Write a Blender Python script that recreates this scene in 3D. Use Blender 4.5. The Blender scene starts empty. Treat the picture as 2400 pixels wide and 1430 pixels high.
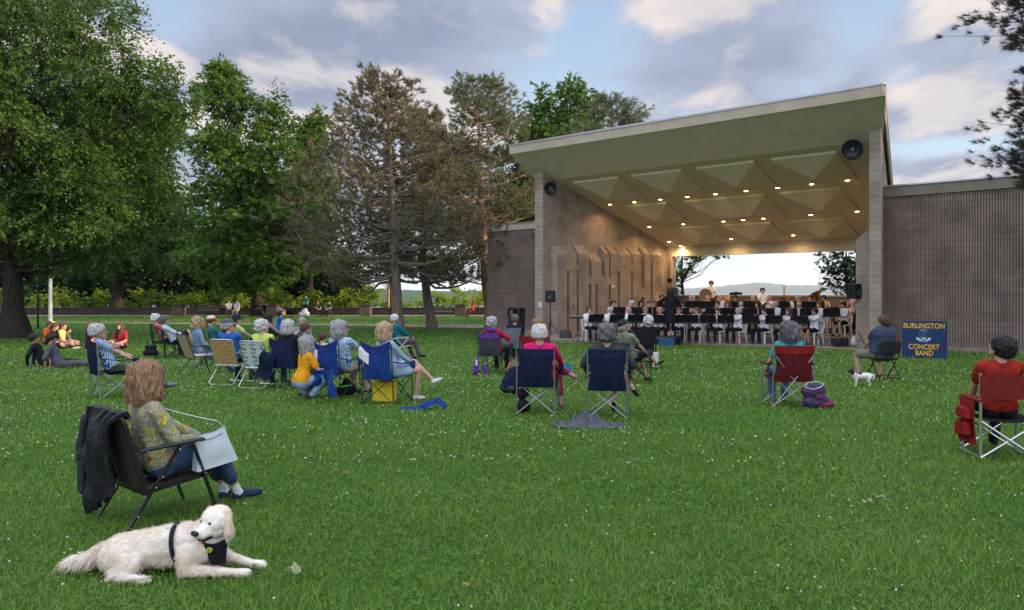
import bpy, math, random
import numpy as np
from mathutils import Vector, Matrix

R = math.radians
SC = bpy.context.scene
COL = SC.collection
F, CX, HY, CH = 1900.0, 1200.0, 683.0, 1.75      # focal length in photo pixels, principal point, eye height

# ------------------------------------------------------------------ camera
cd = bpy.data.cameras.new('camera'); cam = bpy.data.objects.new('camera', cd); COL.objects.link(cam)
cam.location = (0, 0, CH); cam.rotation_euler = (R(90), 0, 0)
cd.sensor_width = 36; cd.lens = F / 2400 * 36; cd.shift_y = (HY - 715) / 2400
cd.clip_start = .1; cd.clip_end = 60000
SC.camera = cam
SC.view_settings.view_transform = 'Standard'; SC.view_settings.look = 'None'
SC.view_settings.exposure = 0.60; SC.view_settings.gamma = 1.0
SC.cycles.max_bounces = 5; SC.cycles.diffuse_bounces = 3; SC.cycles.transmission_bounces = 2
SC.cycles.glossy_bounces = 2; SC.cycles.transparent_max_bounces = 4; SC.cycles.volume_bounces = 0
SC.cycles.use_denoising = True

# ------------------------------------------------------------------ sun and sky
SUN_EL, SUN_AZ = 11.0, 97.0        # azimuth clockwise from the view direction (+Y): low on the right
sd = bpy.data.lights.new('sun', 'SUN'); sun = bpy.data.objects.new('sun', sd); COL.objects.link(sun)
sd.energy = 5.0; sd.angle = R(1.0); sd.color = (1.0, .76, .46)
_d = Vector((math.sin(R(SUN_AZ)) * math.cos(R(SUN_EL)), math.cos(R(SUN_AZ)) * math.cos(R(SUN_EL)), math.sin(R(SUN_EL))))
sun.rotation_euler = _d.to_track_quat('Z', 'Y').to_euler()

def build_world():
    w = bpy.data.worlds.new('World'); SC.world = w; w.use_nodes = True
    nt = w.node_tree; N = nt.nodes; L = nt.links; N.clear()
    def nd(t, **k):
        n = N.new(t)
        for a, b in k.items(): setattr(n, a, b)
        return n
    def math_(op, a, b=None, clamp=False):
        n = nd('ShaderNodeMath', operation=op, use_clamp=clamp)
        for i, s in enumerate((a, b)):
            if s is None: continue
            if isinstance(s, (int, float)): n.inputs[i].default_value = s
            else: L.new(s, n.inputs[i])
        return n.outputs[0]
    def mix(f, a, b):
        n = nd('ShaderNodeMix', data_type='RGBA')
        for i, s in ((0, f), (6, a), (7, b)):
            if isinstance(s, (int, float)): n.inputs[i].default_value = s
            elif isinstance(s, tuple): n.inputs[i].default_value = s + (1,)
            else: L.new(s, n.inputs[i])
        return n.outputs[2]
    def ramp(v, lo, hi):
        n = nd('ShaderNodeMapRange', interpolation_type='SMOOTHSTEP'); L.new(v, n.inputs[0])
        n.inputs[1].default_value = lo; n.inputs[2].default_value = hi
        return n.outputs[0]
    tc = nd('ShaderNodeTexCoord'); sep = nd('ShaderNodeSeparateXYZ'); L.new(tc.outputs['Generated'], sep.inputs[0])
    X, Y, Z = sep.outputs
    sky = nd('ShaderNodeTexSky', sky_type='NISHITA', sun_disc=False, sun_elevation=R(SUN_EL), sun_rotation=R(SUN_AZ), dust_density=1.0, air_density=1.0, ozone_density=2.0)
    skyc = nd('ShaderNodeVectorMath', operation='SCALE'); L.new(sky.outputs[0], skyc.inputs[0]); skyc.inputs['Scale'].default_value = .085
    zz = math_('ADD', math_('MAXIMUM', Z, 0.0), .13)
    cx = math_('DIVIDE', X, zz); cy = math_('DIVIDE', Y, zz)
    cmb = nd('ShaderNodeCombineXYZ'); L.new(cx, cmb.inputs[0]); L.new(cy, cmb.inputs[1])
    def noise(scale, detail, off, rough=.55, dist=0.0):
        mp = nd('ShaderNodeMapping'); L.new(cmb.outputs[0], mp.inputs[0]); mp.inputs['Location'].default_value = off; mp.inputs['Scale'].default_value = (1.0, .55, 1)
        n = nd('ShaderNodeTexNoise'); L.new(mp.outputs[0], n.inputs['Vector'])
        n.inputs['Scale'].default_value = scale; n.inputs['Detail'].default_value = detail; n.inputs['Roughness'].default_value = rough
        n.inputs['Distortion'].default_value = dist
        return n.outputs[0]
    n1 = noise(1.6, 10, (1.7, 4.1, 0), .55, .15)
    n2 = noise(1.6, 10, (1.60, 4.28, 0), .55, .15)      # the same field stepped towards the light: its difference shades the clouds
    n3 = noise(.42, 3, (7.3, 1.9, 0))
    # cloud masses where the evening sky has them: (px, py, half width, half height, weight)
    blobs = [(1030, 60, 300, 85, .11), (600, 140, 300, 90, .13), (1780, 120, 380, 85, .12), (1330, 250, 180, 60, -.14), (2200, 260, 130, 60, .15), (900, 250, 200, 50, .10), (360, 95, 110, 70, -.12), (1340, 110, 90, 70, -.14),
             (800, 240, 60, 40, -.05), (2260, 340, 150, 22, -.14), (2240, 395, 110, 26, .12), (1460, 40, 110, 50, -.08), (1640, 20, 240, 26, .08), (2120, 200, 60, 40, -.10), (760, 300, 90, 40, -.08)]
    tot = None
    for px, py, hw, hh, wt in blobs:
        d = Vector(((px - CX) / F, 1, (HY - py) / F)).normalized()
        s1 = nd('ShaderNodeVectorMath', operation='SUBTRACT'); L.new(tc.outputs['Generated'], s1.inputs[0]); s1.inputs[1].default_value = d
        s2 = nd('ShaderNodeVectorMath', operation='MULTIPLY'); L.new(s1.outputs[0], s2.inputs[0]); s2.inputs[1].default_value = (F / hw, F / hw * .6, F / hh)
        s3 = nd('ShaderNodeVectorMath', operation='LENGTH'); L.new(s2.outputs[0], s3.inputs[0])
        r = ramp(s3.outputs['Value'], 1.6, .1)
        t = math_('MULTIPLY', r, wt); tot = t if tot is None else math_('ADD', tot, t)
    dens = math_('ADD', math_('ADD', n1, math_('MULTIPLY', math_('SUBTRACT', n3, .5), .20)), tot)
    cover = ramp(dens, .34, .53)
    thick = ramp(dens, .42, .66)
    lit = ramp(math_('SUBTRACT', n1, n2), -.03, .10)
    top = mix(lit, (.29, .33, .44), (.70, .60, .54))
    cloud = mix(math_('MULTIPLY', thick, .80), top, mix(lit, (.155, .19, .275), (.42, .40, .43)))
    blue = mix(ramp(Z, .02, .45), (.50, .64, .76), (.24, .37, .58))
    clear = mix(.2, blue, skyc.outputs[0])
    col = mix(math_('MULTIPLY', cover, .95), clear, cloud)
    # bright pale band low over the lake, brightest towards the sun
    hz = ramp(Z, .10, .0)
    col = mix(math_('MULTIPLY', hz, .90), col, (.88, .93, .95))
    # unseen sky overhead and behind the viewer is brightened to fill the scene
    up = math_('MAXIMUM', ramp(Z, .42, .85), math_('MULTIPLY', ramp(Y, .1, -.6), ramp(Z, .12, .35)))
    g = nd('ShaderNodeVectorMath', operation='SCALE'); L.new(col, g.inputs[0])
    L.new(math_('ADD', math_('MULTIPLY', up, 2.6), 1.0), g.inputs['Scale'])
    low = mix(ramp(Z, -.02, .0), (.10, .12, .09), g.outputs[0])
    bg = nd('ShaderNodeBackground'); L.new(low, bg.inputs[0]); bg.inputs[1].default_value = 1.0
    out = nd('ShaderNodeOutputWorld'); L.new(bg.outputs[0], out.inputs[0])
    w.cycles.sampling_method = 'MANUAL'; w.cycles.sample_map_resolution = 512
build_world()

# ------------------------------------------------------------------ placing
def smooth(a, b, t):
    t = min(1.0, max(0.0, (t - a) / (b - a))); return t * t * (3 - 2 * t)
def gz(y, x=0.0):                       # height of the lawn
    return -.15 * smooth(10, 24, y) - .12 * smooth(24, 34, y)
def at(px, py, up=0.0):                 # photo pixel of a point standing `up` above the lawn -> world point on the lawn
    Y = 20.0
    for _ in range(30): Y = (CH - gz(Y) - up) * F / max(py - HY, 1.0)
    return Vector(((px - CX) / F * Y, Y, gz(Y)))
def wp(px, py, Y):                      # photo pixel at depth Y
    return Vector(((px - CX) / F * Y, Y, CH + (HY - py) / F * Y))

# ------------------------------------------------------------------ materials
MATS = {}
def newmat(name):
    m = bpy.data.materials.new(name); m.use_nodes = True; nt = m.node_tree
    b = nt.nodes['Principled BSDF']; return m, nt, b
def nnode(nt, t, ins=None, **k):
    n = nt.nodes.new(t)
    for a, b in k.items(): setattr(n, a, b)
    for a, v in (ins or {}).items():
        if hasattr(v, 'is_output'): nt.links.new(v, n.inputs[a])
        else: n.inputs[a].default_value = v
    return n
def M(name, col=None, rough=.65, var=.18, vs=9.0, bump=0.0, bs=70.0, metal=0.0, spec=.3, trans=0.0, stretch=(1, 1, 1), emit=None):
    """plain procedural surface: tinted noise colour and optional noise bump, in object coordinates"""
    if name in MATS: return MATS[name]
    m, nt, b = newmat(name)
    tc = nnode(nt, 'ShaderNodeTexCoord'); mp = nnode(nt, 'ShaderNodeMapping', {0: tc.outputs['Object'], 'Scale': stretch})
    nz = nnode(nt, 'ShaderNodeTexNoise', {'Vector': mp.outputs[0], 'Scale': vs, 'Detail': 5.0})
    cr = nnode(nt, 'ShaderNodeMapRange', {0: nz.outputs[0], 1: .25, 2: .75, 3: 1 - var, 4: 1 + var})
    mx = nnode(nt, 'ShaderNodeVectorMath', {0: col, 'Scale': cr.outputs[0]}, operation='SCALE')
    nt.links.new(mx.outputs[0], b.inputs['Base Color'])
    b.inputs['Roughness'].default_value = rough; b.inputs['Metallic'].default_value = metal
    b.inputs['Specular IOR Level'].default_value = spec
    if emit:
        b.inputs['Emission Color'].default_value = emit[:3] + (1,); b.inputs['Emission Strength'].default_value = emit[3]
    if bump:
        n2 = nnode(nt, 'ShaderNodeTexNoise', {'Vector': mp.outputs[0], 'Scale': bs, 'Detail': 4.0})
        bp = nnode(nt, 'ShaderNodeBump', {'Height': n2.outputs[0], 'Strength': bump, 'Distance': .02})
        nt.links.new(bp.outputs[0], b.inputs['Normal'])
    MATS[name] = m; return m

# ------------------------------------------------------------------ tagging and linking
def tag(o, label=None, cat=None, group=None, kind=None):
    if label: o['label'] = label
    if cat: o['category'] = cat
    if group: o['group'] = group
    if kind: o['kind'] = kind
    return o
def thing(name, label, cat, loc=(0, 0, 0), rz=0.0, group=None):
    o = bpy.data.objects.new(name, None); COL.objects.link(o)
    o.location = loc; o.rotation_euler = (0, 0, rz); o.empty_display_size = .1
    return tag(o, label, cat, group)
def link_mesh(name, me, parent=None):
    o = bpy.data.objects.new(name, me); COL.objects.link(o)
    if parent is not None: o.parent = parent
    return o
def np_mesh(name, V, Fc, mats, smooth_=False, midx=None, attrs=None, uv=None):
    """fast mesh from arrays; Fc is (n,3) or (n,4)"""
    me = bpy.data.meshes.new(name)
    V = np.asarray(V, dtype=np.float32); Fc = np.asarray(Fc, dtype=np.int32)
    k = Fc.shape[1]; n = len(Fc)
    me.vertices.add(len(V)); me.vertices.foreach_set('co', V.ravel())
    me.loops.add(n * k); me.loops.foreach_set('vertex_index', Fc.ravel())
    me.polygons.add(n); me.polygons.foreach_set('loop_start', np.arange(0, n * k, k, dtype=np.int32))
    if smooth_: me.polygons.foreach_set('use_smooth', np.ones(n, dtype=bool))
    if midx is not None: me.polygons.foreach_set('material_index', np.asarray(midx, dtype=np.int32))
    for m in (mats if isinstance(mats, (list, tuple)) else [mats]): me.materials.append(m)
    me.update(calc_edges=True)
    for an, av in (attrs or {}).items():
        a = me.attributes.new(an, 'FLOAT', 'FACE'); a.data.foreach_set('value', np.asarray(av, dtype=np.float32))
    return me
def copy_tree(o, parent=None):
    c = o.copy(); COL.objects.link(c)
    if parent is not None: c.parent = parent
    for ch in [x for x in o.children]: copy_tree(ch, c)
    return c

def frame_of(d):
    d = Vector(d).normalized(); a = Vector((0, 0, 1)) if abs(d.z) < .95 else Vector((1, 0, 0))
    x = a.cross(d).normalized(); return x, d.cross(x)

class MB:
    """mesh builder: boxes, tubes, lathes, prisms, ellipsoids collected into one mesh"""
    def __init__(s): s.v = []; s.f = []; s.m = []
    def add(s, vs, fs, mi=0):
        b = len(s.v); s.v += [tuple(p) for p in vs]; s.f += [tuple(i + b for i in f) for f in fs]; s.m += [mi] * len(fs); return s
    def box(s, c, size, rot=None, mi=0, taper=1.0, bev=0.0):
        x, y, z = (k / 2 for k in size); c = Vector(c)
        def ring(zz, t, ins=0):
            X, Y = x * t, y * t
            if bev <= 0: return [(-X, -Y, zz), (X, -Y, zz), (X, Y, zz), (-X, Y, zz)]
            q = bev; X -= ins; Y -= ins
            return [(-X + q, -Y, zz), (X - q, -Y, zz), (X, -Y + q, zz), (X, Y - q, zz), (X - q, Y, zz), (-X + q, Y, zz), (-X, Y - q, zz), (-X, -Y + q, zz)]
        if bev > 0: rs = [ring(-z, 1, bev), ring(-z + bev, 1), ring(z - bev, taper), ring(z, taper, bev)]
        else: rs = [ring(-z, 1), ring(z, taper)]
        n = len(rs[0]); vs = [Vector(p) for r in rs for p in r]
        if rot is not None:
            if not isinstance(rot, Matrix): rot = Matrix.Rotation(rot, 3, 'Z')
            vs = [rot @ p for p in vs]
        fs = [tuple(range(n - 1, -1, -1)), tuple(range((len(rs) - 1) * n, len(rs) * n))]
        for k in range(len(rs) - 1):
            for i in range(n): j = (i + 1) % n; fs.append((k * n + i, k * n + j, (k + 1) * n + j, (k + 1) * n + i))
        return s.add([p + c for p in vs], fs, mi)
    def bar(s, a, b, w, h, mi=0, up=(0, 0, 1)):     # rectangular bar from a to b
        a, b = Vector(a), Vector(b); d = (b - a); l = d.length; d.normalize()
        x = Vector(up).cross(d)
        if x.length < 1e-3: x = Vector((1, 0, 0)).cross(d)
        x.normalize(); y = d.cross(x)
        return s.box((a + b) / 2, (w, h, l), Matrix((x, y, d)).transposed(), mi)
    def tube(s, pts, r, seg=8, mi=0, cap=True, flat=1.0, closed=False):
        pts = [Vector(p) for p in pts]; n = len(pts)
        rs = r if isinstance(r, (list, tuple)) else [r] * n
        vs = []; x = None
        for i, p in enumerate(pts):
            if closed: d = (pts[(i + 1) % n] - pts[i - 1])
            else: d = pts[min(i + 1, n - 1)] - pts[max(i - 1, 0)]
            d.normalize()
            if x is None: x, y = frame_of(d)
            else:
                x = (x - d * x.dot(d)); x = x.normalized() if x.length > 1e-6 else frame_of(d)[0]; y = d.cross(x)
            for k in range(seg):
                a = 2 * math.pi * k / seg
                vs.append(p + (x * math.cos(a) + y * math.sin(a) * flat) * rs[i])
        fs = []
        for i in range(n if closed else n - 1):
            j2 = (i + 1) % n
            for k in range(seg):
                q = (k + 1) % seg; fs.append((i * seg + k, i * seg + q, j2 * seg + q, j2 * seg + k))
        if cap and not closed: fs += [tuple(range(seg - 1, -1, -1)), tuple(range((n - 1) * seg, n * seg))]
        return s.add(vs, fs, mi)
    def lathe(s, prof, c=(0, 0, 0), axis=(0, 0, 1), seg=16, mi=0, sc=(1, 1)):
        c = Vector(c); d = Vector(axis).normalized(); x, y = frame_of(d); vs = []
        for r, h in prof:
            for k in range(seg):
                a = 2 * math.pi * k / seg; vs.append(c + d * h + x * math.cos(a) * r * sc[0] + y * math.sin(a) * r * sc[1])
        n = len(prof); fs = [(i * seg + k, i * seg + (k + 1) % seg, (i + 1) * seg + (k + 1) % seg, (i + 1) * seg + k) for i in range(n - 1) for k in range(seg)]
        if prof[0][0] > 1e-5: fs.append(tuple(range(seg - 1, -1, -1)))
        if prof[-1][0] > 1e-5: fs.append(tuple(range((n - 1) * seg, n * seg)))
        return s.add(vs, fs, mi)
    def ell(s, c, r, rot=None, seg=14, rings=8, mi=0):
        c = Vector(c); r = (r, r, r) if isinstance(r, (int, float)) else r; vs = []
        for i in range(rings + 1):
            t = math.pi * i / rings
            for k in range(seg):
                a = 2 * math.pi * k / seg; p = Vector((math.sin(t) * math.cos(a) * r[0], math.sin(t) * math.sin(a) * r[1], -math.cos(t) * r[2]))
                if rot is not None: p = rot @ p
                vs.append(p + c)
        fs = [(i * seg + k, i * seg + (k + 1) % seg, (i + 1) * seg + (k + 1) % seg, (i + 1) * seg + k) for i in range(rings) for k in range(seg)]
        return s.add(vs, fs, mi)
    def prism(s, poly, d, mi=0):                     # polygon (list of 3D points) extruded by vector d
        n = len(poly); p = [Vector(q) for q in poly]; d = Vector(d)
        return s.add(p + [q + d for q in p], [tuple(range(n - 1, -1, -1)), tuple(range(n, 2 * n))] + [(i, (i + 1) % n, n + (i + 1) % n, n + i) for i in range(n)], mi)
    def sheet(s, grid, mi=0, thick=0.0):             # grid[i][j] points -> cloth panel, given thickness along its normals
        n, m = len(grid), len(grid[0]); P = [[Vector(p) for p in row] for row in grid]
        if thick <= 0:
            return s.add([p for row in P for p in row], [(i * m + j, i * m + j + 1, (i + 1) * m + j + 1, (i + 1) * m + j) for i in range(n - 1) for j in range(m - 1)], mi)
        Q = []
        for i in range(n):
            for j in range(m):
                a = P[min(i + 1, n - 1)][j] - P[max(i - 1, 0)][j]; b = P[i][min(j + 1, m - 1)] - P[i][max(j - 1, 0)]
                c = a.cross(b); c = c.normalized() if c.length > 1e-9 else Vector((0, 0, 1)); Q.append(P[i][j] + c * thick)
        k = n * m; fs = []
        for i in range(n - 1):
            for j in range(m - 1):
                a, b, c, d = i * m + j, i * m + j + 1, (i + 1) * m + j + 1, (i + 1) * m + j
                fs += [(a, b, c, d), (k + d, k + c, k + b, k + a)]
        edge = [(0, j) for j in range(m)] + [(i, m - 1) for i in range(1, n)] + [(n - 1, j) for j in range(m - 2, -1, -1)] + [(i, 0) for i in range(n - 2, 0, -1)]
        for e, (i, j) in enumerate(edge):
            i2, j2 = edge[(e + 1) % len(edge)]; a, b = i * m + j, i2 * m + j2; fs.append((b, a, k + a, k + b))
        return s.add([p for row in P for p in row] + Q, fs, mi)
    def mesh(s, name, mats, smooth_=False, uv=False):
        me = bpy.data.meshes.new(name); me.from_pydata([tuple(p) for p in s.v], [], s.f)
        for m in (mats if isinstance(mats, (list, tuple)) else [mats]): me.materials.append(m)
        me.polygons.foreach_set('material_index', s.m)
        if smooth_:
            me.polygons.foreach_set('use_smooth', [True] * len(s.f))
            try: me.set_sharp_from_angle(angle=R(38))
            except Exception: pass
        if uv:
            ul = me.uv_layers.new(name='uv')
            for p in me.polygons:
                n = p.normal; ax = max(range(3), key=lambda i: abs(n[i]))
                for li in p.loop_indices:
                    co = me.vertices[me.loops[li].vertex_index].co
                    ul.data[li].uv = ((co.y, co.z), (co.x, co.z), (co.x, co.y))[ax]
        return me
    def build(s, name, mats, parent=None, smooth_=False, uv=False):
        return link_mesh(name, s.mesh(name, mats, smooth_, uv), parent)
def tag1(o, label, cat, group=None): return tag(o, label, cat, group)
BLACKM = M('black_metal', (.012, .012, .013), .42, .2, 20, spec=.4)
BLACKP = M('black_plastic', (.014, .014, .016), .5, .2, 20, .1, 200)
# ================================================================== THE SETTING: lawn, paths, lake, hills
VB = Vector((.6794, .7337)); UB = Vector((.7337, -.6794)); OB = Vector((1.091, 36.38)); CB = 27.43
BZ = -.21                                                  # lawn level at the bandshell
def bp(a, w, z=0.0): return Vector((OB.x + a * UB.x + w * VB.x, OB.y + a * UB.y + w * VB.y, z))

def lawn_material():
    m, nt, b = newmat('lawn'); g = nnode(nt, 'ShaderNodeNewGeometry')
    n1 = nnode(nt, 'ShaderNodeTexNoise', {'Vector': g.outputs['Position'], 'Scale': .35, 'Detail': 6.0})
    n2 = nnode(nt, 'ShaderNodeTexNoise', {'Vector': g.outputs['Position'], 'Scale': 38.0, 'Detail': 4.0})
    c1 = nnode(nt, 'ShaderNodeMix', {0: n1.outputs[0], 6: (.030, .085, .012, 1), 7: (.055, .13, .022, 1)}, data_type='RGBA')
    mr = nnode(nt, 'ShaderNodeMapRange', {0: n2.outputs[0], 1: .3, 2: .7, 3: .55, 4: 1.35})
    mx = nnode(nt, 'ShaderNodeVectorMath', {0: c1.outputs[2], 'Scale': mr.outputs[0]}, operation='SCALE')
    nt.links.new(mx.outputs[0], b.inputs['Base Color']); b.inputs['Roughness'].default_value = .9; b.inputs['Specular IOR Level'].default_value = .1
    bpn = nnode(nt, 'ShaderNodeBump', {'Height': n2.outputs[0], 'Strength': .9, 'Distance': .03}); nt.links.new(bpn.outputs[0], b.inputs['Normal'])
    return m
LAWN = lawn_material()
def ground_z(x, y):
    z = gz(y)
    d = max(0.0, (x * VB.x + y * VB.y) - (CB + 22), y - 73 - .02 * abs(x))
    if d > 0: z -= 26 * smooth(0, 34, d)
    return z
def build_ground():
    xs = sorted(set([-400, -300, -220, -160] + list(range(-120, 121, 4)) + [160, 220, 300, 400])); ys = [-60, -30, -10] + [0.0 + 2 * i for i in range(60)] + [125, 140]
    V = [(x, y, ground_z(x, y)) for y in ys for x in xs]; n = len(xs)
    Fc = [(j * n + i, j * n + i + 1, (j + 1) * n + i + 1, (j + 1) * n + i) for j in range(len(ys) - 1) for i in range(n - 1)]
    tag(link_mesh('lawn', np_mesh('lawn', V, Fc, LAWN, True)), kind='structure')
    # lake far below the bluff
    m, nt, b = newmat('lake'); b.inputs['Base Color'].default_value = (.10, .15, .18, 1); b.inputs['Roughness'].default_value = .22
    g = nnode(nt, 'ShaderNodeNewGeometry'); nz = nnode(nt, 'ShaderNodeTexNoise', {'Vector': g.outputs['Position'], 'Scale': .05, 'Detail': 8.0})
    nt.links.new(nnode(nt, 'ShaderNodeBump', {'Height': nz.outputs[0], 'Strength': .25, 'Distance': 2.0}).outputs[0], b.inputs['Normal'])
    me = np_mesh('lake_water', [(-30000, -2000, -25), (30000, -2000, -25), (30000, 30000, -25), (-30000, 30000, -25)], [(0, 1, 2, 3)], m)
    tag(link_mesh('lake_water', me), kind='structure')
def hills(name, Y, prof, col, depth, seed, rough_):
    """a ridge: prof = [(px, py of the crest)] at distance Y"""
    rnd = random.Random(seed); m = M(name, col, .95, .35, .02 if Y < 4000 else .004, spec=.05)
    px = np.linspace(prof[0][0], prof[-1][0], 160); py = np.interp(px, [p[0] for p in prof], [p[1] for p in prof])
    rows = []
    ph = [rnd.uniform(0, 6) for _ in range(6)]
    for k in range(7):
        t = k / 6; yy = Y - depth + depth * t; row = []
        for i in range(160):
            crest = CH + (HY - py[i]) / F * Y + rough_ * sum(math.sin(px[i] * .11 * (q + 1) + ph[q]) / (q + 1) for q in range(6))
            row.append(((px[i] - CX) / F * yy, yy, -25.5 + (crest + 25.5) * smooth(0, 1, t) * (1 + .04 * math.sin(px[i] * .2 + k * 2))))
        rows.append(row)
    rows.append([(x * 1.02, y + depth, -26) for x, y, z in rows[-1]])
    mb = MB(); mb.sheet(rows); tag(mb.build(name, m, None, True), kind='structure')
build_ground()
hills('wooded_hills', 2300, [(-500, 676), (200, 672), (620, 674), (830, 678), (900, 676), (980, 681), (1060, 683), (1130, 680), (1230, 686), (1300, 695), (1330, 702)], (.035, .075, .03), 700, 3, .9)
hills('mountains', 11000, [(1250, 684), (1480, 681), (1600, 677), (1690, 671), (1755, 664), (1790, 662), (1830, 667), (1880, 669), (1950, 668), (2100, 673), (2300, 678), (2500, 684)], (.05, .08, .06), 2500, 8, 2.2)

# paths and worn lines: thin sheets over the lawn
def strip(name, pts, mat, lift=.012, kind='structure'):     # pts = [(px, py_near, py_far)] photo pixels of both edges
    near = [at(p[0], p[1]) for p in pts]; far = [at(p[0], p[2]) for p in pts]
    g = []
    for a, b in zip(near, far): g.append([(a.x + (b.x - a.x) * t / 4, a.y + (b.y - a.y) * t / 4, gz(a.y + (b.y - a.y) * t / 4) + lift) for t in range(5)])
    mb = MB(); mb.sheet([list(r) for r in zip(*g)]); me = mb.mesh(name, mat)
    return tag(link_mesh(name, me), kind=kind)
PATHM = M('path_paving', (.27, .23, .19), .9, .25, 1.5, .3, 60)
DIRT = M('bare_soil', (.085, .06, .04), .95, .35, 2.5, .5, 40)
strip('path', [(-300, 744, 738), (0, 742, 738.5), (250, 741, 738), (450, 740.5, 737.5), (620, 740.5, 737.6), (900, 741, 737.8), (1100, 741, 737), (1170, 742, 737)], PATHM)
strip('footpath', [(120, 755.5, 754.3), (330, 758.5, 756.6), (480, 760.5, 758.2), (640, 762, 759), (860, 764, 760), (1000, 767.5, 762), (1145, 771, 762)], PATHM, .014)
strip('soil_strip', [(130, 753.5, 752.2), (330, 756, 753.6), (640, 758.5, 755.6), (860, 759.6, 757), (1050, 761, 757.6), (1100, 762, 758)], DIRT, .014)
strip('worn_line', [(-60, 845, 843.6), (0, 843, 841.6), (62, 840, 839)], DIRT, .014)
strip('worn_track', [(800, 799, 798.2), (870, 793, 792.2), (960, 787.5, 787), (1010, 785, 784.6)], DIRT, .014)

# ================================================================== THE BANDSHELL
def block_material(name, base, mortar, bw, bh, msize, noise_amt=.25, bump=.35, vrib=False):
    m, nt, b = newmat(name); uv = nnode(nt, 'ShaderNodeUVMap', uv_map='uv')
    br = nnode(nt, 'ShaderNodeTexBrick', {'Vector': uv.outputs[0], 'Color1': base + (1,), 'Color2': tuple(c * .86 for c in base) + (1,), 'Mortar': mortar + (1,), 'Scale': 1.0, 'Mortar Size': msize, 'Mortar Smooth': .3, 'Brick Width': bw, 'Row Height': bh})
    n1 = nnode(nt, 'ShaderNodeTexNoise', {'Vector': uv.outputs[0], 'Scale': 1.3, 'Detail': 6.0}); n2 = nnode(nt, 'ShaderNodeTexNoise', {'Vector': uv.outputs[0], 'Scale': 55.0, 'Detail': 5.0, 'Roughness': .7})
    f1 = nnode(nt, 'ShaderNodeMapRange', {0: n1.outputs[0], 1: .3, 2: .7, 3: 1 - noise_amt, 4: 1 + noise_amt}); f2 = nnode(nt, 'ShaderNodeMapRange', {0: n2.outputs[0], 1: .3, 2: .7, 3: .72, 4: 1.25})
    k = nnode(nt, 'ShaderNodeMath', {0: f1.outputs[0], 1: f2.outputs[0]}, operation='MULTIPLY')
    mx = nnode(nt, 'ShaderNodeVectorMath', {0: br.outputs[0], 'Scale': k.outputs[0]}, operation='SCALE'); nt.links.new(mx.outputs[0], b.inputs['Base Color'])
    h = nnode(nt, 'ShaderNodeMath', {0: n2.outputs[0], 1: br.outputs['Fac']}, operation='SUBTRACT')
    nt.links.new(nnode(nt, 'ShaderNodeBump', {'Height': h.outputs[0], 'Strength': bump, 'Distance': .012}).outputs[0], b.inputs['Normal'])
    b.inputs['Roughness'].default_value = .9; b.inputs['Specular IOR Level'].default_value = .15
    return m
BLOCK = block_material('tan_block', (.33, .255, .20), (.40, .33, .27), .42, .215, .007)
BLOCKP = block_material('pale_block', (.33, .265, .215), (.42, .36, .30), .9, .215, .012)
RIBBED = block_material('ribbed_block', (.255, .195, .16), (.16, .115, .09), .8, .21, .01, .3, .6)
GREENP = M('green_paint', (.70, .575, .47), .75, .08, 2.0, .12, 90)
CEILP = M('ceiling_paint', (.62, .53, .36), .8, .07, 2.0, .12, 90)
FASCIA = M('fascia_board', (.44, .37, .28), .75, .14, 2.2, .15, 60)
FLASH = M('metal_flashing', (.50, .51, .53), .35, .12, 3.0, metal=.8)
CONC = M('stage_concrete', (.20, .17, .145), .9, .22, 2.5, .3, 60)
def zc(w): return 6.78 - .352 * (w - .6)
def lw(w): return .456 + w * .1343                       # inner face of the left wall at depth w
def rw(w): return 14.49 - w * .2735                      # inner face of the right wall
shell = thing('bandshell', 'tan block bandshell with sloping green underside roof and lit ceiling', 'bandshell', (OB.x, OB.y, 0), -R(42.8))
def wallprism(name, pts, z0f, ztop, mat, parent=shell, holes=None):     # pts ring in plan (a,w); top height per point
    mb = MB(); n = len(pts)
    mb.add([(a, w, z0f) for a, w in pts] + [(a, w, ztop(a, w)) for a, w in pts], [tuple(range(n - 1, -1, -1)), tuple(range(n, 2 * n))] + [(i, (i + 1) % n, n + (i + 1) % n, n + i) for i in range(n)])
    return mb.build(name, mat, parent, False, True)
def rooftop(a, w): return 7.07 if w < .05 else zc(max(w, .6)) + .1 if w > .5 else 6.85
# side walls, following the underside of the roof
def side(name, inner, outer_off, sgn):
    ws = [0.0, .6, 3, 6, 8.41]
    mb = MB()
    I = [(inner(w), w) for w in ws]; Ou = [(inner(w) + outer_off, w) for w in ws]
    zt = [7.06] + [7.905 - .38 * (w + 1.18) for w in ws[1:]]; n = len(ws)
    V = [(a, w, BZ - .1) for a, w in I] + [(a, w, z) for (a, w), z in zip(I, zt)] + [(a, w, BZ - .1) for a, w in Ou] + [(a, w, z) for (a, w), z in zip(Ou, zt)]
    fs = []
    for i in range(n - 1):
        fs += [(i, n + i, n + i + 1, i + 1), (2 * n + i, 2 * n + i + 1, 3 * n + i + 1, 3 * n + i), (n + i, 3 * n + i, 3 * n + i + 1, n + i + 1)]
    fs += [(0, 2 * n, 3 * n, n), (n - 1, 2 * n - 1, 4 * n - 1, 3 * n - 1)]
    if sgn < 0: fs = [f[::-1] for f in fs]
    mb.add(V, fs); return mb.build(name, BLOCK, shell, False, True)
side('side_wall', lw, -.44, 1); side('side_wall', rw, .34, -1)
# pale end faces of the two walls: pilasters standing a little proud
mb = MB(); mb.box((.215, -.03, (7.02 + BZ) / 2), (.47, .07, 7.02 - BZ)); mb.build('pilaster', BLOCKP, shell, False, True)
mb = MB(); mb.box((14.665, -.03, (7.02 + BZ) / 2), (.37, .07, 7.02 - BZ)); mb.build('pilaster', BLOCKP, shell, False, True)
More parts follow.
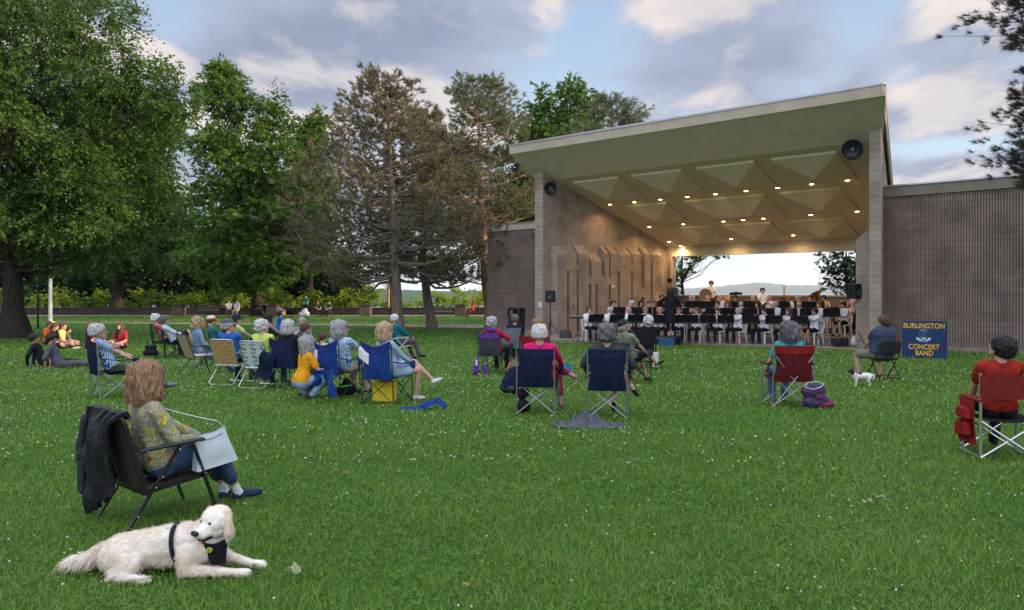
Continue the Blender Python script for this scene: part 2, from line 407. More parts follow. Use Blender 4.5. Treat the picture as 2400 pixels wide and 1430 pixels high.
# roof: fascia, green inclined soffit, ceiling, top
A0, A1 = -.50, 15.31
mb = MB(); mb.box(((A0 + A1) / 2, -1.205, 7.985), (A1 - A0, .05, .37)); mb.build('fascia', FASCIA, shell)
mb = MB(); mb.box(((A0 + A1) / 2, -1.215, 8.20), (A1 - A0 + .06, .10, .055)); mb.box(((A0 + A1) / 2, -1.245, 8.165), (A1 - A0 + .06, .012, .03)); mb.build('roof_flashing', FLASH, shell)
mb = MB(); mb.add([(A0, -1.18, 7.80), (A0, .60, 6.78), (A0, .60, 6.86), (A0, -1.18, 8.17), (A1, -1.18, 7.80), (14.72, .60, 6.78), (14.72, .60, 6.86), (A1, -1.18, 8.17)], [(0, 1, 2, 3), (7, 6, 5, 4), (0, 4, 5, 1), (1, 5, 6, 2), (2, 6, 7, 3), (3, 7, 4, 0)]); mb.build('green_soffit', GREENP, shell)
mb = MB(); mb.sheet([[(lw(w) - .06, w, zc(w)), (rw(w) + .06, w, zc(w))] for w in (.603, 8.41)]); mb.build('ceiling', CEILP, shell)
zr = lambda w: 8.17 - .38 * (w + 1.18)
mb = MB(); 
T = [(A0, -1.18), (A0, .6), (lw(8.7) - .6, 8.7)]; T2 = [(A1, -1.18), (14.78, .6), (rw(8.7) + .40, 8.7)]
top = [(a, w, zr(w)) for a, w in T] + [(a, w, zr(w)) for a, w in T2]; bot = [(a, w, zr(w) - .26) for a, w in T] + [(a, w, zr(w) - .26) for a, w in T2]
mb.add(top + bot, [(0, 1, 4, 3), (1, 2, 5, 4), (6, 9, 10, 7), (7, 10, 11, 8), (2, 8, 11, 5), (0, 6, 7, 1), (1, 7, 8, 2), (3, 4, 10, 9), (4, 5, 11, 10)])
mb.build('roof_deck', M('roof_membrane', (.12, .11, .10), .8), shell)
mb = MB(); mb.bar((A1 + .015, -1.18, 7.98), (14.97, -.05, 7.55), .05, .40); mb.bar((14.97, -.05, 7.55), (rw(8.7) + .43, 8.7, 4.24), .05, .34); mb.build('barge_board', FASCIA, shell)
mb = MB(); mb.bar((A1 + .04, -1.2, 8.19), (15.0, -.03, 7.75), .04, .05); mb.bar((15.0, -.03, 7.75), (rw(8.7) + .46, 8.7, 4.43), .04, .05); mb.build('roof_flashing', FLASH, shell)
# back beam
mb = MB(); mb.box(((lw(8.5) + rw(8.5)) / 2, 8.60, 3.86), (rw(8.5) - lw(8.5) + 1.0, .38, .66)); mb.build('back_beam', CEILP, shell)
mb = MB(); mb.box((lw(8.3) - .05, 8.55, 1.7), (.62, .5, 4.0)); mb.build('back_post', BLOCK, shell, False, True)
mb = MB(); mb.box((rw(8.3) + .1, 8.55, 1.7), (.5, .5, 4.0)); mb.build('back_post', BLOCK, shell, False, True)
# hanging pyramids of the ceiling
def pyramid(a0, a1, w0, w1, ridge=0.0):
    mb = MB(); P = [(a0, w0), (a1, w0), (a1, w1), (a0, w1)]; rim = .085; am, wm = (a0 + a1) / 2, (w0 + w1) / 2
    V = [(a, w, zc(w) + .01) for a, w in P] + [(a, w, zc(w) - rim) for a, w in P]
    if ridge: V += [(am - ridge, wm, zc(wm) - .44), (am + ridge, wm, zc(wm) - .44)]; f = [(4, 5, 9, 8), (5, 6, 9), (6, 7, 8, 9), (7, 4, 8)]
    else: V += [(am, wm, zc(wm) - .44)]; f = [(4, 5, 8), (5, 6, 8), (6, 7, 8), (7, 4, 8)]
    mb.add(V, [(0, 1, 5, 4), (1, 2, 6, 5), (2, 3, 7, 6), (3, 0, 4, 7)] + f)
    mb.build('ceiling_pyramid', CEILP, shell)
for k in range(4): pyramid(1.35 + 3.09 * k, 3.76 + 3.09 * k, .95, 2.98)
pyramid(2.33, 4.47, 3.6, 5.55); pyramid(5.36, 9.11, 3.6, 5.55, .75); pyramid(9.75, 12.15, 3.6, 5.55)
for a in (2.85, 5.8, 8.93): pyramid(a, a + 2.35, 6.2, 8.05)
# relief on the left wall: tall slabs with bevelled tops, slits and bridges
WD = Vector((.1343, 1)).normalized(); WN = Vector((WD.y, -WD.x))
def wl(px, py, off):                 # photo pixel -> (distance along the left wall, height) on the plane standing `off` proud of it
    x0 = bp(.456 + WN.x * off, WN.y * off); d = Vector((UB.x * WD.x + VB.x * WD.y, UB.y * WD.x + VB.y * WD.y)); q = (px - CX) / F
    t = (q * x0.y - x0.x) / (d.x - q * d.y); Y = x0.y + d.y * t; return t, CH + (HY - py) / F * Y
def relief():
    off = .42; mb = MB()
    def col(l, r, ytop, ybot=None, o=off, bevel=True):
        t0 = wl(l, ytop, o)[0]; t1 = wl(r, ytop, o)[0]; zt = wl((l + r) / 2, ytop, o)[1]; zb = BZ if ybot is None else wl((l + r) / 2, ybot, o)[1]
        def P(t, q, z): return (.456 + WD.x * t + WN.x * q, WD.y * t + WN.y * q, z)
        h = .44 if bevel else .02
        prof = [(-.02, zb), (o, zb), (o, zt), (-.02, zt + h)]
        mb.prism([P(t0, q, z) for q, z in prof], Vector(P(t1, 0, 0)) - Vector(P(t0, 0, 0)))
    T = 597
    col(1305, 1329, T); col(1335, 1352, T); col(1357, 1380.6, T - 2); col(1387, 1396, 612); col(1402, 1410.5, 612); col(1410.5, 1418, 655, None, off - .004); col(1418, 1427, 595)
    col(1432.3, 1448, 595); col(1453.5, 1479.6, 598); col(1483.4, 1503, 597); col(1511, 1525, 596); col(1530.4, 1550, 598)
    e = off - .005
    for l, r, yt, yb, bv in ((1329, 1335, T, 634, True), (1352, 1357, 621, 634, False), (1380.6, 1387, 655, 667, True), (1396, 1402, 612, 667, True), (1427, 1432.3, 655, 667, True),
                             (1448, 1453.5, 618, 636, True), (1479.6, 1483.4, 622, 636, True), (1503, 1511, 680, 697, True)): col(l, r, yt, yb, e, bv)
    mb.build('wall_relief', BLOCK, shell, False, True)
    mb = MB()
    for w0, w1, zt in ((.75, 1.75, 3.5), (2.1, 2.9, 3.5), (3.3, 4.1, 3.4), (4.6, 5.6, 3.4), (6.0, 7.4, 3.3)):
        mb.prism([(rw(w0) + .02, w0, zt + .44), (rw(w0) - .52, w0, zt), (rw(w0) - .52, w0, BZ), (rw(w0) + .02, w0, BZ)], (rw(w1) - rw(w0), w1 - w0, 0))
    mb.build('wall_relief', BLOCK, shell, False, True)
relief()
# stage floor: low front slab reaching out over the lawn, raised platform behind
mb = MB(); mb.prism([(a, w, BZ - .05) for a, w in ((0.0, .2), (.1, -3.35), (1.6, -3.5), (3.34, -2.9), (8.74, -1.1), (13.9, -.32), (15.3, -.42), (15.3, 1.25), (14.5, .8))], (0, 0, .11))
mb.build('front_slab', CONC, shell)
mb = MB(); mb.prism([(3.1, -1.2, BZ), (8.5, .35, BZ), (12.6, 1.5, BZ), (14.0, 1.75, BZ), (rw(11.0), 11.0, BZ), (lw(11.0) + .01, 11.0, BZ), (2.2, 5.0, BZ)], (0, 0, .28)); mb.build('stage_platform', CONC, shell)
# little wall plates: light switch and sign
mb = MB(); mb.box((.30, -.07, 1.15), (.17, .02, .24)); mb.build('switch_plate', M('pale_plate', (.62, .62, .60), .5), shell)
mb = MB(); t, z = wl(1437, 671, .42); mb.box((.456 + WD.x * t + WN.x * .43, WD.y * t + WN.y * .43, z), (.02, .24, .13), -math.atan2(WD.x, WD.y)); mb.build('wall_sign', M('pale_plate'), shell)
# downlights in the ceiling
LIT = M('lamp_glow', (1, .8, .5), .5, 0.0, emit=(1.0, .70, .32, 16.0))
LAMPS = [(1.69, 3.26), (3.05, 3.25), (4.44, 3.22), (5.8, 3.2), (7.15, 3.18), (8.54, 3.14), (9.89, 3.12), (11.27, 3.08), (12.63, 3.04), (2.15, 5.85), (4.05, 5.8), (6.12, 5.78), (7.09, 5.76), (8.04, 5.74), (10.15, 5.69), (12.04, 5.66), (2.13, 7.67), (5.51, 7.68), (8.55, 7.61), (2.45, 8.22)]
first = None
ld = bpy.data.lights.new('downlight_lamp', 'SPOT'); ld.energy = 50; ld.color = (1.0, .66, .32); ld.spot_size = R(150); ld.spot_blend = .8; ld.shadow_soft_size = .06
for i, (a, w) in enumerate(LAMPS):
    if first is None:
        mb = MB(); mb.lathe([(.115, .03), (.125, -.03), (.10, -.035), (.085, .0)], seg=14); hm = mb.mesh('rim', M('lamp_rim', (.45, .40, .30), .5))
        mb = MB(); mb.ell((0, 0, -.012), (.085, .085, .045), seg=12, rings=6); gm = mb.mesh('lamp', LIT, True); first = 1
    h = link_mesh('downlight', hm, shell); h.location = (a, w, zc(w) - .03)
    g = link_mesh('lamp', gm, h)
    lo = bpy.data.objects.new('downlight_light', ld); COL.objects.link(lo); lo.parent = shell; lo.location = (a, w, zc(w) - .14)
# horn loudspeakers
def horn(px, py, w, rad, label, aim):
    c = None
    q = (px - CX) / F; Y = (CB + w) / (q * VB.x + VB.y); p = Vector((q * Y, Y, CH + (HY - py) / F * Y))
    t = thing('horn_loudspeaker', label, 'loudspeaker', p, 0, 'horn loudspeakers under the roof')
    d = (Vector(aim) - p).normalized(); mb = MB()
    mb.lathe([(rad * .18, -.30), (rad * .2, -.12), (rad * .5, -.04), (rad * .86, .02), (rad, .10), (rad * .97, .115), (rad * .84, .04), (rad * .45, -.02), (rad * .2, -.05)], axis=d, seg=28)
    mb.build('horn_bell', M('horn_paint', (.02, .022, .03), .35, .2, 8), t, True)
    mb = MB(); mb.ell(d * -.03, (rad * .16,) * 3, seg=12, rings=8); mb.lathe([(rad * .2, -.06), (rad * .16, .03), (0.001, .05)], axis=d, seg=14); mb.build('horn_throat', M('horn_grey', (.16, .16, .17), .4), t, True)
    mb = MB(); mb.tube([d * -.25, d * -.25 + Vector((0, .05, .18)), d * -.2 + Vector((.05, .12, .42))], .022); mb.tube([(rad * .7, .1, .0), (rad * .7, .15, rad + .05), (rad * .3, .15, rad + .12)], .015); mb.build('mounting_bracket', BLACKM, t)
horn(1290.5, 441, .25, .285, 'black horn loudspeaker hung high beside the left pilaster of the bandshell', (0, 10, 2))
horn(1998.6, 351, .25, .345, 'larger looking black horn loudspeaker near the right pilaster of the bandshell', (0, 10, 2))

# ribbed wing walls
def ribwall(name, label, a0, a1, w, ztop, capb, pitch, group=None, ret=3.0):
    t = thing(name, label, 'wall', bp(a0, w, 0), -R(42.8)); n = int((a1 - a0) / pitch); mb = MB(); L = a1 - a0
    prof = []; rnd = random.Random(int(a0 * 10))
    for i in range(n):
        x = i * pitch; d = .04
        prof += [(x, 0), (x + pitch * .30, 0), (x + pitch * .38, -d), (x + pitch * .92, -d)]
    prof += [(L, 0)]
    zs = [BZ - .1, BZ + .22, capb]
    V = [(x, y if k else -.05, z) for k, z in enumerate([BZ - .1]) for x, y in prof]
    rows = [[(x, -.055, z) for x, y in prof] for z in (BZ - .1, BZ + .19)] + [[(x, y, z) for x, y in prof] for z in (BZ + .20, capb)]
    mb.sheet(rows); 
    mb.prism([(0, .002, BZ - .1), (L, .002, BZ - .1), (L, .36, BZ - .1), (0, .36, BZ - .1)], (0, 0, capb - BZ + .1))
    mb.build('ribbed_face', RIBBED, t, False, True)
    mb = MB(); mb.box((L / 2, .12, (ztop + capb) / 2), (L + .02, .42, ztop - capb)); mb.build('fascia', M('wing_fascia', (.21, .185, .14), .8, .15, 2.0, .2, 50) if a0 > 5 else FASCIA, t)
    mb = MB(); mb.box((L / 2, .12, ztop + .025), (L + .06, .50, .05)); mb.build('roof_flashing', FLASH, t)
    return t
ribwall('wing_wall', 'long dark ribbed block wall with a dull green fascia behind the blue band sign', 14.45, 36, 1.30, 5.27, 4.93, .080)
ribwall('wing_wall', 'shorter brown textured block wall left of the bandshell behind the black bin', -4.13, -.01, 1.10, 4.98, 4.68, .05)
# parapet at the back of the stage
def stone_wall(name, label, p0, p1, z0, z1, th, mat, cap=None):
    p0, p1 = Vector(p0), Vector(p1); d = p1 - p0; L = d.length; t = thing(name, label, 'wall', (p0.x, p0.y, 0), math.atan2(d.y, d.x))
    mb = MB(); mb.box((L / 2, 0, (z0 + z1) / 2), (L, th, z1 - z0)); mb.build('wall_face', mat, t, False, True)
    if cap: mb = MB(); mb.box((L / 2, 0, z1 + .035), (L, th + .1, .07)); mb.build('wall_cap', cap, t)
    return t
DSTONE = block_material('dark_stone', (.055, .042, .034), (.03, .025, .02), .5, .18, .02, .4, .8)
pa, pb = bp(-1.0, 10.6), bp(19, 10.6)
stone_wall('stage_parapet', 'low brown block parapet with a grey cap behind the back row of the band', (pa.x, pa.y), (pb.x, pb.y), BZ - .5, 1.50, .25, block_material('brown_block', (.16, .10, .075), (.1, .07, .05), .4, .2, .01), M('cap_stone', (.28, .25, .22), .8))
stone_wall('bluff_wall', 'long low dark stone wall along the edge of the bluff behind the lawn', (-95, 69.5), (-1.5, 69.0), -.5, .30, .5, DSTONE, M('dark_cap', (.05, .042, .035), .9))

# evening haze over the lake
def haze():
    m = bpy.data.materials.new('haze'); m.use_nodes = True; nt = m.node_tree; nt.nodes.clear(); o = nt.nodes.new('ShaderNodeOutputMaterial'); v = nt.nodes.new('ShaderNodeVolumePrincipled')
    v.inputs['Color'].default_value = (.80, .88, .95, 1); v.inputs['Density'].default_value = .00007; v.inputs['Anisotropy'].default_value = .2; nt.links.new(v.outputs[0], o.inputs['Volume'])
    mb = MB(); mb.box((0, 6000, 187), (30000, 14000, 427)); tag(mb.build('haze', m), 'thin evening haze', 'haze', kind='stuff')
haze()
# ================================================================== TREES
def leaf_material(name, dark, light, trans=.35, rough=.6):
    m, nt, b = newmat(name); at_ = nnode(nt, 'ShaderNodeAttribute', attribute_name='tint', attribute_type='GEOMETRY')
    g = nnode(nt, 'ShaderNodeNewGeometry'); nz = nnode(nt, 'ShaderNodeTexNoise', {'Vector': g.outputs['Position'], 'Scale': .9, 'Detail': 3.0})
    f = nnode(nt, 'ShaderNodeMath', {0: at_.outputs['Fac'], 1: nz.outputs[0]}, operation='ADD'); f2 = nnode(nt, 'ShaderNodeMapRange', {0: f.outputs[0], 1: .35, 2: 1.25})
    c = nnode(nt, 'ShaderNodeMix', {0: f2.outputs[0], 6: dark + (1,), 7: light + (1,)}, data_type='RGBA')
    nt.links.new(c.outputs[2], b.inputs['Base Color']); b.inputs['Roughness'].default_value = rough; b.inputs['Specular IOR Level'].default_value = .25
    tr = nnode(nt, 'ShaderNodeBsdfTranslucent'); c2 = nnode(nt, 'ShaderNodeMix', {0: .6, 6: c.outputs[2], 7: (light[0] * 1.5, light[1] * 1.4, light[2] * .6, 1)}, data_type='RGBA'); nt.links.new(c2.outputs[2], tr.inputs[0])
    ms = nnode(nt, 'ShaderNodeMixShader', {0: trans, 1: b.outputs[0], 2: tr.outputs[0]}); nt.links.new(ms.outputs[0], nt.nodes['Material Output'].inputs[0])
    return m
def bark_material(name, col, sc=9.0):
    m, nt, b = newmat(name); tc = nnode(nt, 'ShaderNodeTexCoord'); mp = nnode(nt, 'ShaderNodeMapping', {0: tc.outputs['Object'], 'Scale': (1, 1, .22)})
    vz = nnode(nt, 'ShaderNodeTexVoronoi', {'Vector': mp.outputs[0], 'Scale': sc}); nz = nnode(nt, 'ShaderNodeTexNoise', {'Vector': mp.outputs[0], 'Scale': sc * 2.5, 'Detail': 6.0})
    k = nnode(nt, 'ShaderNodeMath', {0: vz.outputs[0], 1: nz.outputs[0]}, operation='ADD'); mr = nnode(nt, 'ShaderNodeMapRange', {0: k.outputs[0], 1: .4, 2: 1.3, 3: .55, 4: 1.4})
    mx = nnode(nt, 'ShaderNodeVectorMath', {0: col, 'Scale': mr.outputs[0]}, operation='SCALE'); nt.links.new(mx.outputs[0], b.inputs['Base Color'])
    nt.links.new(nnode(nt, 'ShaderNodeBump', {'Height': k.outputs[0], 'Strength': .9, 'Distance': .05}).outputs[0], b.inputs['Normal']); b.inputs['Roughness'].default_value = .95; b.inputs['Specular IOR Level'].default_value = .1
    return m
OAKL = leaf_material('oak_leaves', (.012, .034, .008), (.092, .172, .030), .28); MAPL = leaf_material('maple_leaves', (.010, .036, .008), (.13, .24, .028), .28)
DKL = leaf_material('dark_leaves', (.008, .022, .007), (.032, .068, .016), .15); BRTL = leaf_material('sunlit_leaves', (.085, .17, .02), (.35, .45, .05), .5)  # sunlight is put into the bright leaf colour, shade into the dark one
PINL = leaf_material('pine_needles', (.075, .068, .040), (.185, .160, .095), .2); PING = leaf_material('green_needles', (.060, .082, .040), (.16, .19, .09), .2); PIND = leaf_material('dark_needles', (.022, .026, .018), (.065, .055, .038), .1)
BARKD = bark_material('dark_bark', (.034, .027, .022)); BARKP = bark_material('pine_bark', (.15, .12, .10), 7.0); BARKO = bark_material('sunlit_bark', (.30, .19, .12), 7.0)  # the orange bark has low sunlight painted into its colour

def leaves_mesh(name, C, size, rng, mat, up=.35, droop=.0, aspect=.55, D=None, T=None):
    """leaf blades (folded quads) at centres C (n,3), lying along D"""
    n = len(C); d = rng.normal(size=(n, 3)); d[:, 2] = d[:, 2] * .6 - droop
    if D is not None: d = d * .55 + D
    d /= np.linalg.norm(d, axis=1)[:, None]
    nr = rng.normal(size=(n, 3)); nr[:, 2] += up * 3; s = np.cross(d, nr); s /= np.linalg.norm(s, axis=1)[:, None] + 1e-9
    sz = (size * rng.uniform(.65, 1.35, n))[:, None]; h = s * sz * aspect * .5; l = d * sz * .5; nn = np.cross(s, d) * sz * .12
    V = np.stack([C - l, C - h - nn, C + l, C + h - nn], 1).reshape(-1, 3); Fc = np.arange(n * 4).reshape(n, 4)
    return np_mesh(name, V, Fc, mat, False, None, {'tint': np.clip(rng.normal(.4, .22, n) if T is None else T + rng.normal(0, .1, n), 0, 1)})

def broadleaf(name, label, base, height, lobes, mats, nclump, nleaf, lsize, seed, trunk_r=.35, clump_r=(.7, 1.3), fork=.3, lean=(0, 0), group=None, droop=.0, limbs=60, shell=.55, category='tree', fill=36):
    """lobes: ellipsoids (dx,dy,z,rx,ry,rz) of the crown round the trunk"""
    rng = np.random.default_rng(seed); lm, bm = mats
    t = thing(name, label, category, base, 0, group)
    wts = np.array([l[3] * l[4] * l[5] for l in lobes]) ** .7; wts /= wts.sum(); C = []; rr = []
    for _ in range(nclump):
        l = lobes[rng.choice(len(lobes), p=wts)]; d = rng.normal(size=3); d /= np.linalg.norm(d)
        q = (rng.uniform(shell, 1.04) if rng.random() < .85 else rng.uniform(.1, .6))
        cr = rng.uniform(*clump_r); k = max(.25, 1 - cr * .55 / max(l[3], .1))
        C.append((l[0] + d[0] * l[3] * q * k, l[1] + d[1] * l[4] * q * k, l[2] + d[2] * l[5] * q * k)); rr.append(cr)
    C = np.array(C); rr = np.array(rr)
    # leaves: layered clumps, flattened, denser on the upper face
    P = []; DD = []; TT = []
    for c, r in zip(C, rr):
        ns = max(4, int(nleaf * (r / clump_r[1]) ** 1.6 / 13)); d = rng.normal(size=(ns, 3)); d[:, 2] += .25; d /= np.linalg.norm(d, axis=1)[:, None]     # sprays: twigs with leaves along them
        b0 = c + d * (rng.uniform(.25, .8, ns)[:, None]) * np.array([r, r, r * .6]); o = d * np.array([1, 1, .45]); o /= np.linalg.norm(o, axis=1)[:, None]; L = r * rng.uniform(.30, .55, ns)
        s = np.tile(np.linspace(.05, 1, 13), (ns, 1)) + rng.normal(0, .05, (ns, 13)); p = b0[:, None] + o[:, None] * (s * L[:, None])[..., None]; p[..., 2] -= (droop + .12) * s ** 2 * L[:, None] * 1.3
        p += rng.normal(scale=.055, size=p.shape) * min(1.3, r); P.append(p.reshape(-1, 3)); dd = np.repeat(o[:, None], 13, 1); dd[..., 2] -= (droop + .25) * 1.2 * s; DD.append(dd.reshape(-1, 3)); TT.append(np.repeat(rng.normal(.42, .24, ns), 13))
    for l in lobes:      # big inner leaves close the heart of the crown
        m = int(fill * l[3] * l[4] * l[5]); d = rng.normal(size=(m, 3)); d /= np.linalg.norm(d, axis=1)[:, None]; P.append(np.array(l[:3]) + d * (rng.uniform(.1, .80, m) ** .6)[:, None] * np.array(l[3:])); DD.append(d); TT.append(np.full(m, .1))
    P = np.concatenate(P); DD = np.concatenate(DD); TT = np.concatenate(TT)
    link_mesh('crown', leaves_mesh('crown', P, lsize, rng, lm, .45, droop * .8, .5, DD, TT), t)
    # trunk with root flare, then limbs to the clumps
    mb = MB(); zf = height * fork; top = max(l[2] + l[5] * .35 for l in lobes if l[3] > 1.2); pts = []; rs = []
    for k in range(12):
        s = k / 11; z = top * s; w = .12 * math.sin(s * 7 + seed) * (1 if s > .1 else 0)
        pts.append((lean[0] * s + w * .6, lean[1] * s + w * .4, z - .05)); rs.append(trunk_r * ((1 + .9 * math.exp(-z / .35)) * (1 - .25 * min(1, z / max(zf, .1))) if z < zf else .75 * (1 - (z - zf) / (top - zf + .1)) + .06))
    mb.tube(pts, rs, 14)
    idx = rng.choice(len(C), min(limbs, len(C)), replace=False)
    for i in idx:
        c = Vector(C[i]); s = min(.95, max(fork * .9, (c.z * .62) / top)); b = Vector((lean[0] * s, lean[1] * s, top * s)); dd = c - b
        if dd.length < .5: continue
        m1 = b + dd * .4 + Vector((0, 0, -.04 * dd.length)) + Vector(rng.normal(scale=.06 * dd.length, size=3)); m2 = b + dd * .75 + Vector(rng.normal(scale=.04 * dd.length, size=3))
        r0 = max(.03, trunk_r * .28 * (1 - s * .6)); mb.tube([b, m1, m2, c], [r0, r0 * .6, r0 * .35, .012], 5, cap=False)
        for _ in range(2):
            e = c + Vector(rng.normal(scale=rr[i] * .6, size=3)); mb.tube([m2, (m2 + e) / 2 + Vector(rng.normal(scale=.1, size=3)), e], [r0 * .3, r0 * .18, .006], 4, cap=False)
    mb.build('trunk', bm, t, True)
    return t

def pine(name, label, base, height, lean, mats, seed, crown_lo, radius, nbranch, tufts, tuft_len, needles, trunk_r=.25, prof=None, group=None, curve=None, wid=.012, side=None, zlim=None, low_limbs=0, clusters=0.0, upsweep=.25):
    rng = np.random.default_rng(seed); lm, bm = mats; t = thing(name, label, 'tree', base, 0, group)
    def tr(z):
        s = z / height; b = curve(s) if curve else (0, 0)
        return Vector((lean[0] * s + b[0], lean[1] * s + b[1], z))
    mb = MB(); K = 18; mb.tube([tr(height * k / K) - Vector((0, 0, .05 if k == 0 else 0)) for k in range(K + 1)], [trunk_r * (1 + .35 * math.exp(-(height * k / K) / .3)) * (1 - .93 * k / K) + .012 for k in range(K + 1)], 12)
    A = []; D = []
    for i in range(nbranch):
        s = (i + rng.random()) / nbranch; z = height * (crown_lo + (1 - crown_lo) * s); b = tr(z)
        rad = radius * (prof(s) if prof else (1 - s) ** .7) * rng.uniform(.65, 1.1); az = rng.uniform(0, 2 * math.pi) if side is None else side + rng.normal(scale=.9)
        if side is None and math.sin(az) < -.45 and rng.random() < .75: az = (0 if rng.random() < .5 else math.pi) + rng.normal(scale=.35)
        el = upsweep * (.1 + s * 2.2) + rng.normal(scale=.12); L = max(rad, .25)
        d = Vector((math.cos(az), math.sin(az), 0)); p = [b]
        for k in range(1, 6):
            q = k / 5; p.append(b + d * (L * q * math.cos(el * .8)) + Vector((0, 0, L * (math.sin(el) * q - .10 * math.sin(q * 3.1) + .12 * q * q))) + Vector(rng.normal(scale=.035 * L, size=3)))
        r0 = .018 + .017 * L * (1 - s * .5); mb.tube(p, [r0 * (1 - .8 * k / 5) for k in range(6)], 5, cap=False)
        nt_ = max(3, int(tufts * L / radius))
        for _ in range(nt_):
            q = rng.uniform(.32, 1.0) ** .7; k = min(4, int(q * 5)); f = q * 5 - k; o = p[k].lerp(p[k + 1], f)
            sp = L * (.13 + .17 * (1 - abs(q - .6))); e = o + Vector((rng.normal() * sp, rng.normal() * sp, abs(rng.normal()) * sp * .45 + .02)) ; dr = (e - o); 
            if dr.length < 1e-3: continue
            if rng.random() < .5: mb.tube([o, (o + e) / 2 + Vector((0, 0, -.02)), e], [.012, .008, .004], 3, cap=False)
            m_ = 1 + int(clusters * rng.random() * 3)
            for _ in range(m_):
                A.append(np.array(e) + rng.normal(scale=tuft_len * .45, size=3) * (m_ > 1)); D.append(np.array((dr + d * L * .15 + Vector((0, 0, .25 * L * .5))).normalized()))
    A = np.array(A); D = np.array(D)
    if zlim is not None: k_ = A[:, 2] < zlim; A, D = A[k_], D[k_]
    n = len(A); N = n * needles; Ar = np.repeat(A, needles, 0); Dr = np.repeat(D, needles, 0); d = rng.normal(size=(N, 3)) * .62 + Dr; d /= np.linalg.norm(d, axis=1)[:, None]
    st = Ar + Dr * (rng.uniform(-.5, .35, N) * tuft_len * .8)[:, None]; ln = (tuft_len * rng.uniform(.7, 1.2, N))[:, None]; s_ = np.cross(d, rng.normal(size=(N, 3))); s_ /= np.linalg.norm(s_, axis=1)[:, None] + 1e-9
    V = np.stack([st - s_ * wid, st + s_ * wid, st + d * ln], 1).reshape(-1, 3); tint = np.repeat(np.clip(rng.normal(.4, .3, n), 0, 1), needles)
    link_mesh('crown', np_mesh('crown', V, np.arange(N * 3).reshape(N, 3), lm, False, None, {'tint': tint}), t)
    mb.build('trunk', bm, t, True); return t

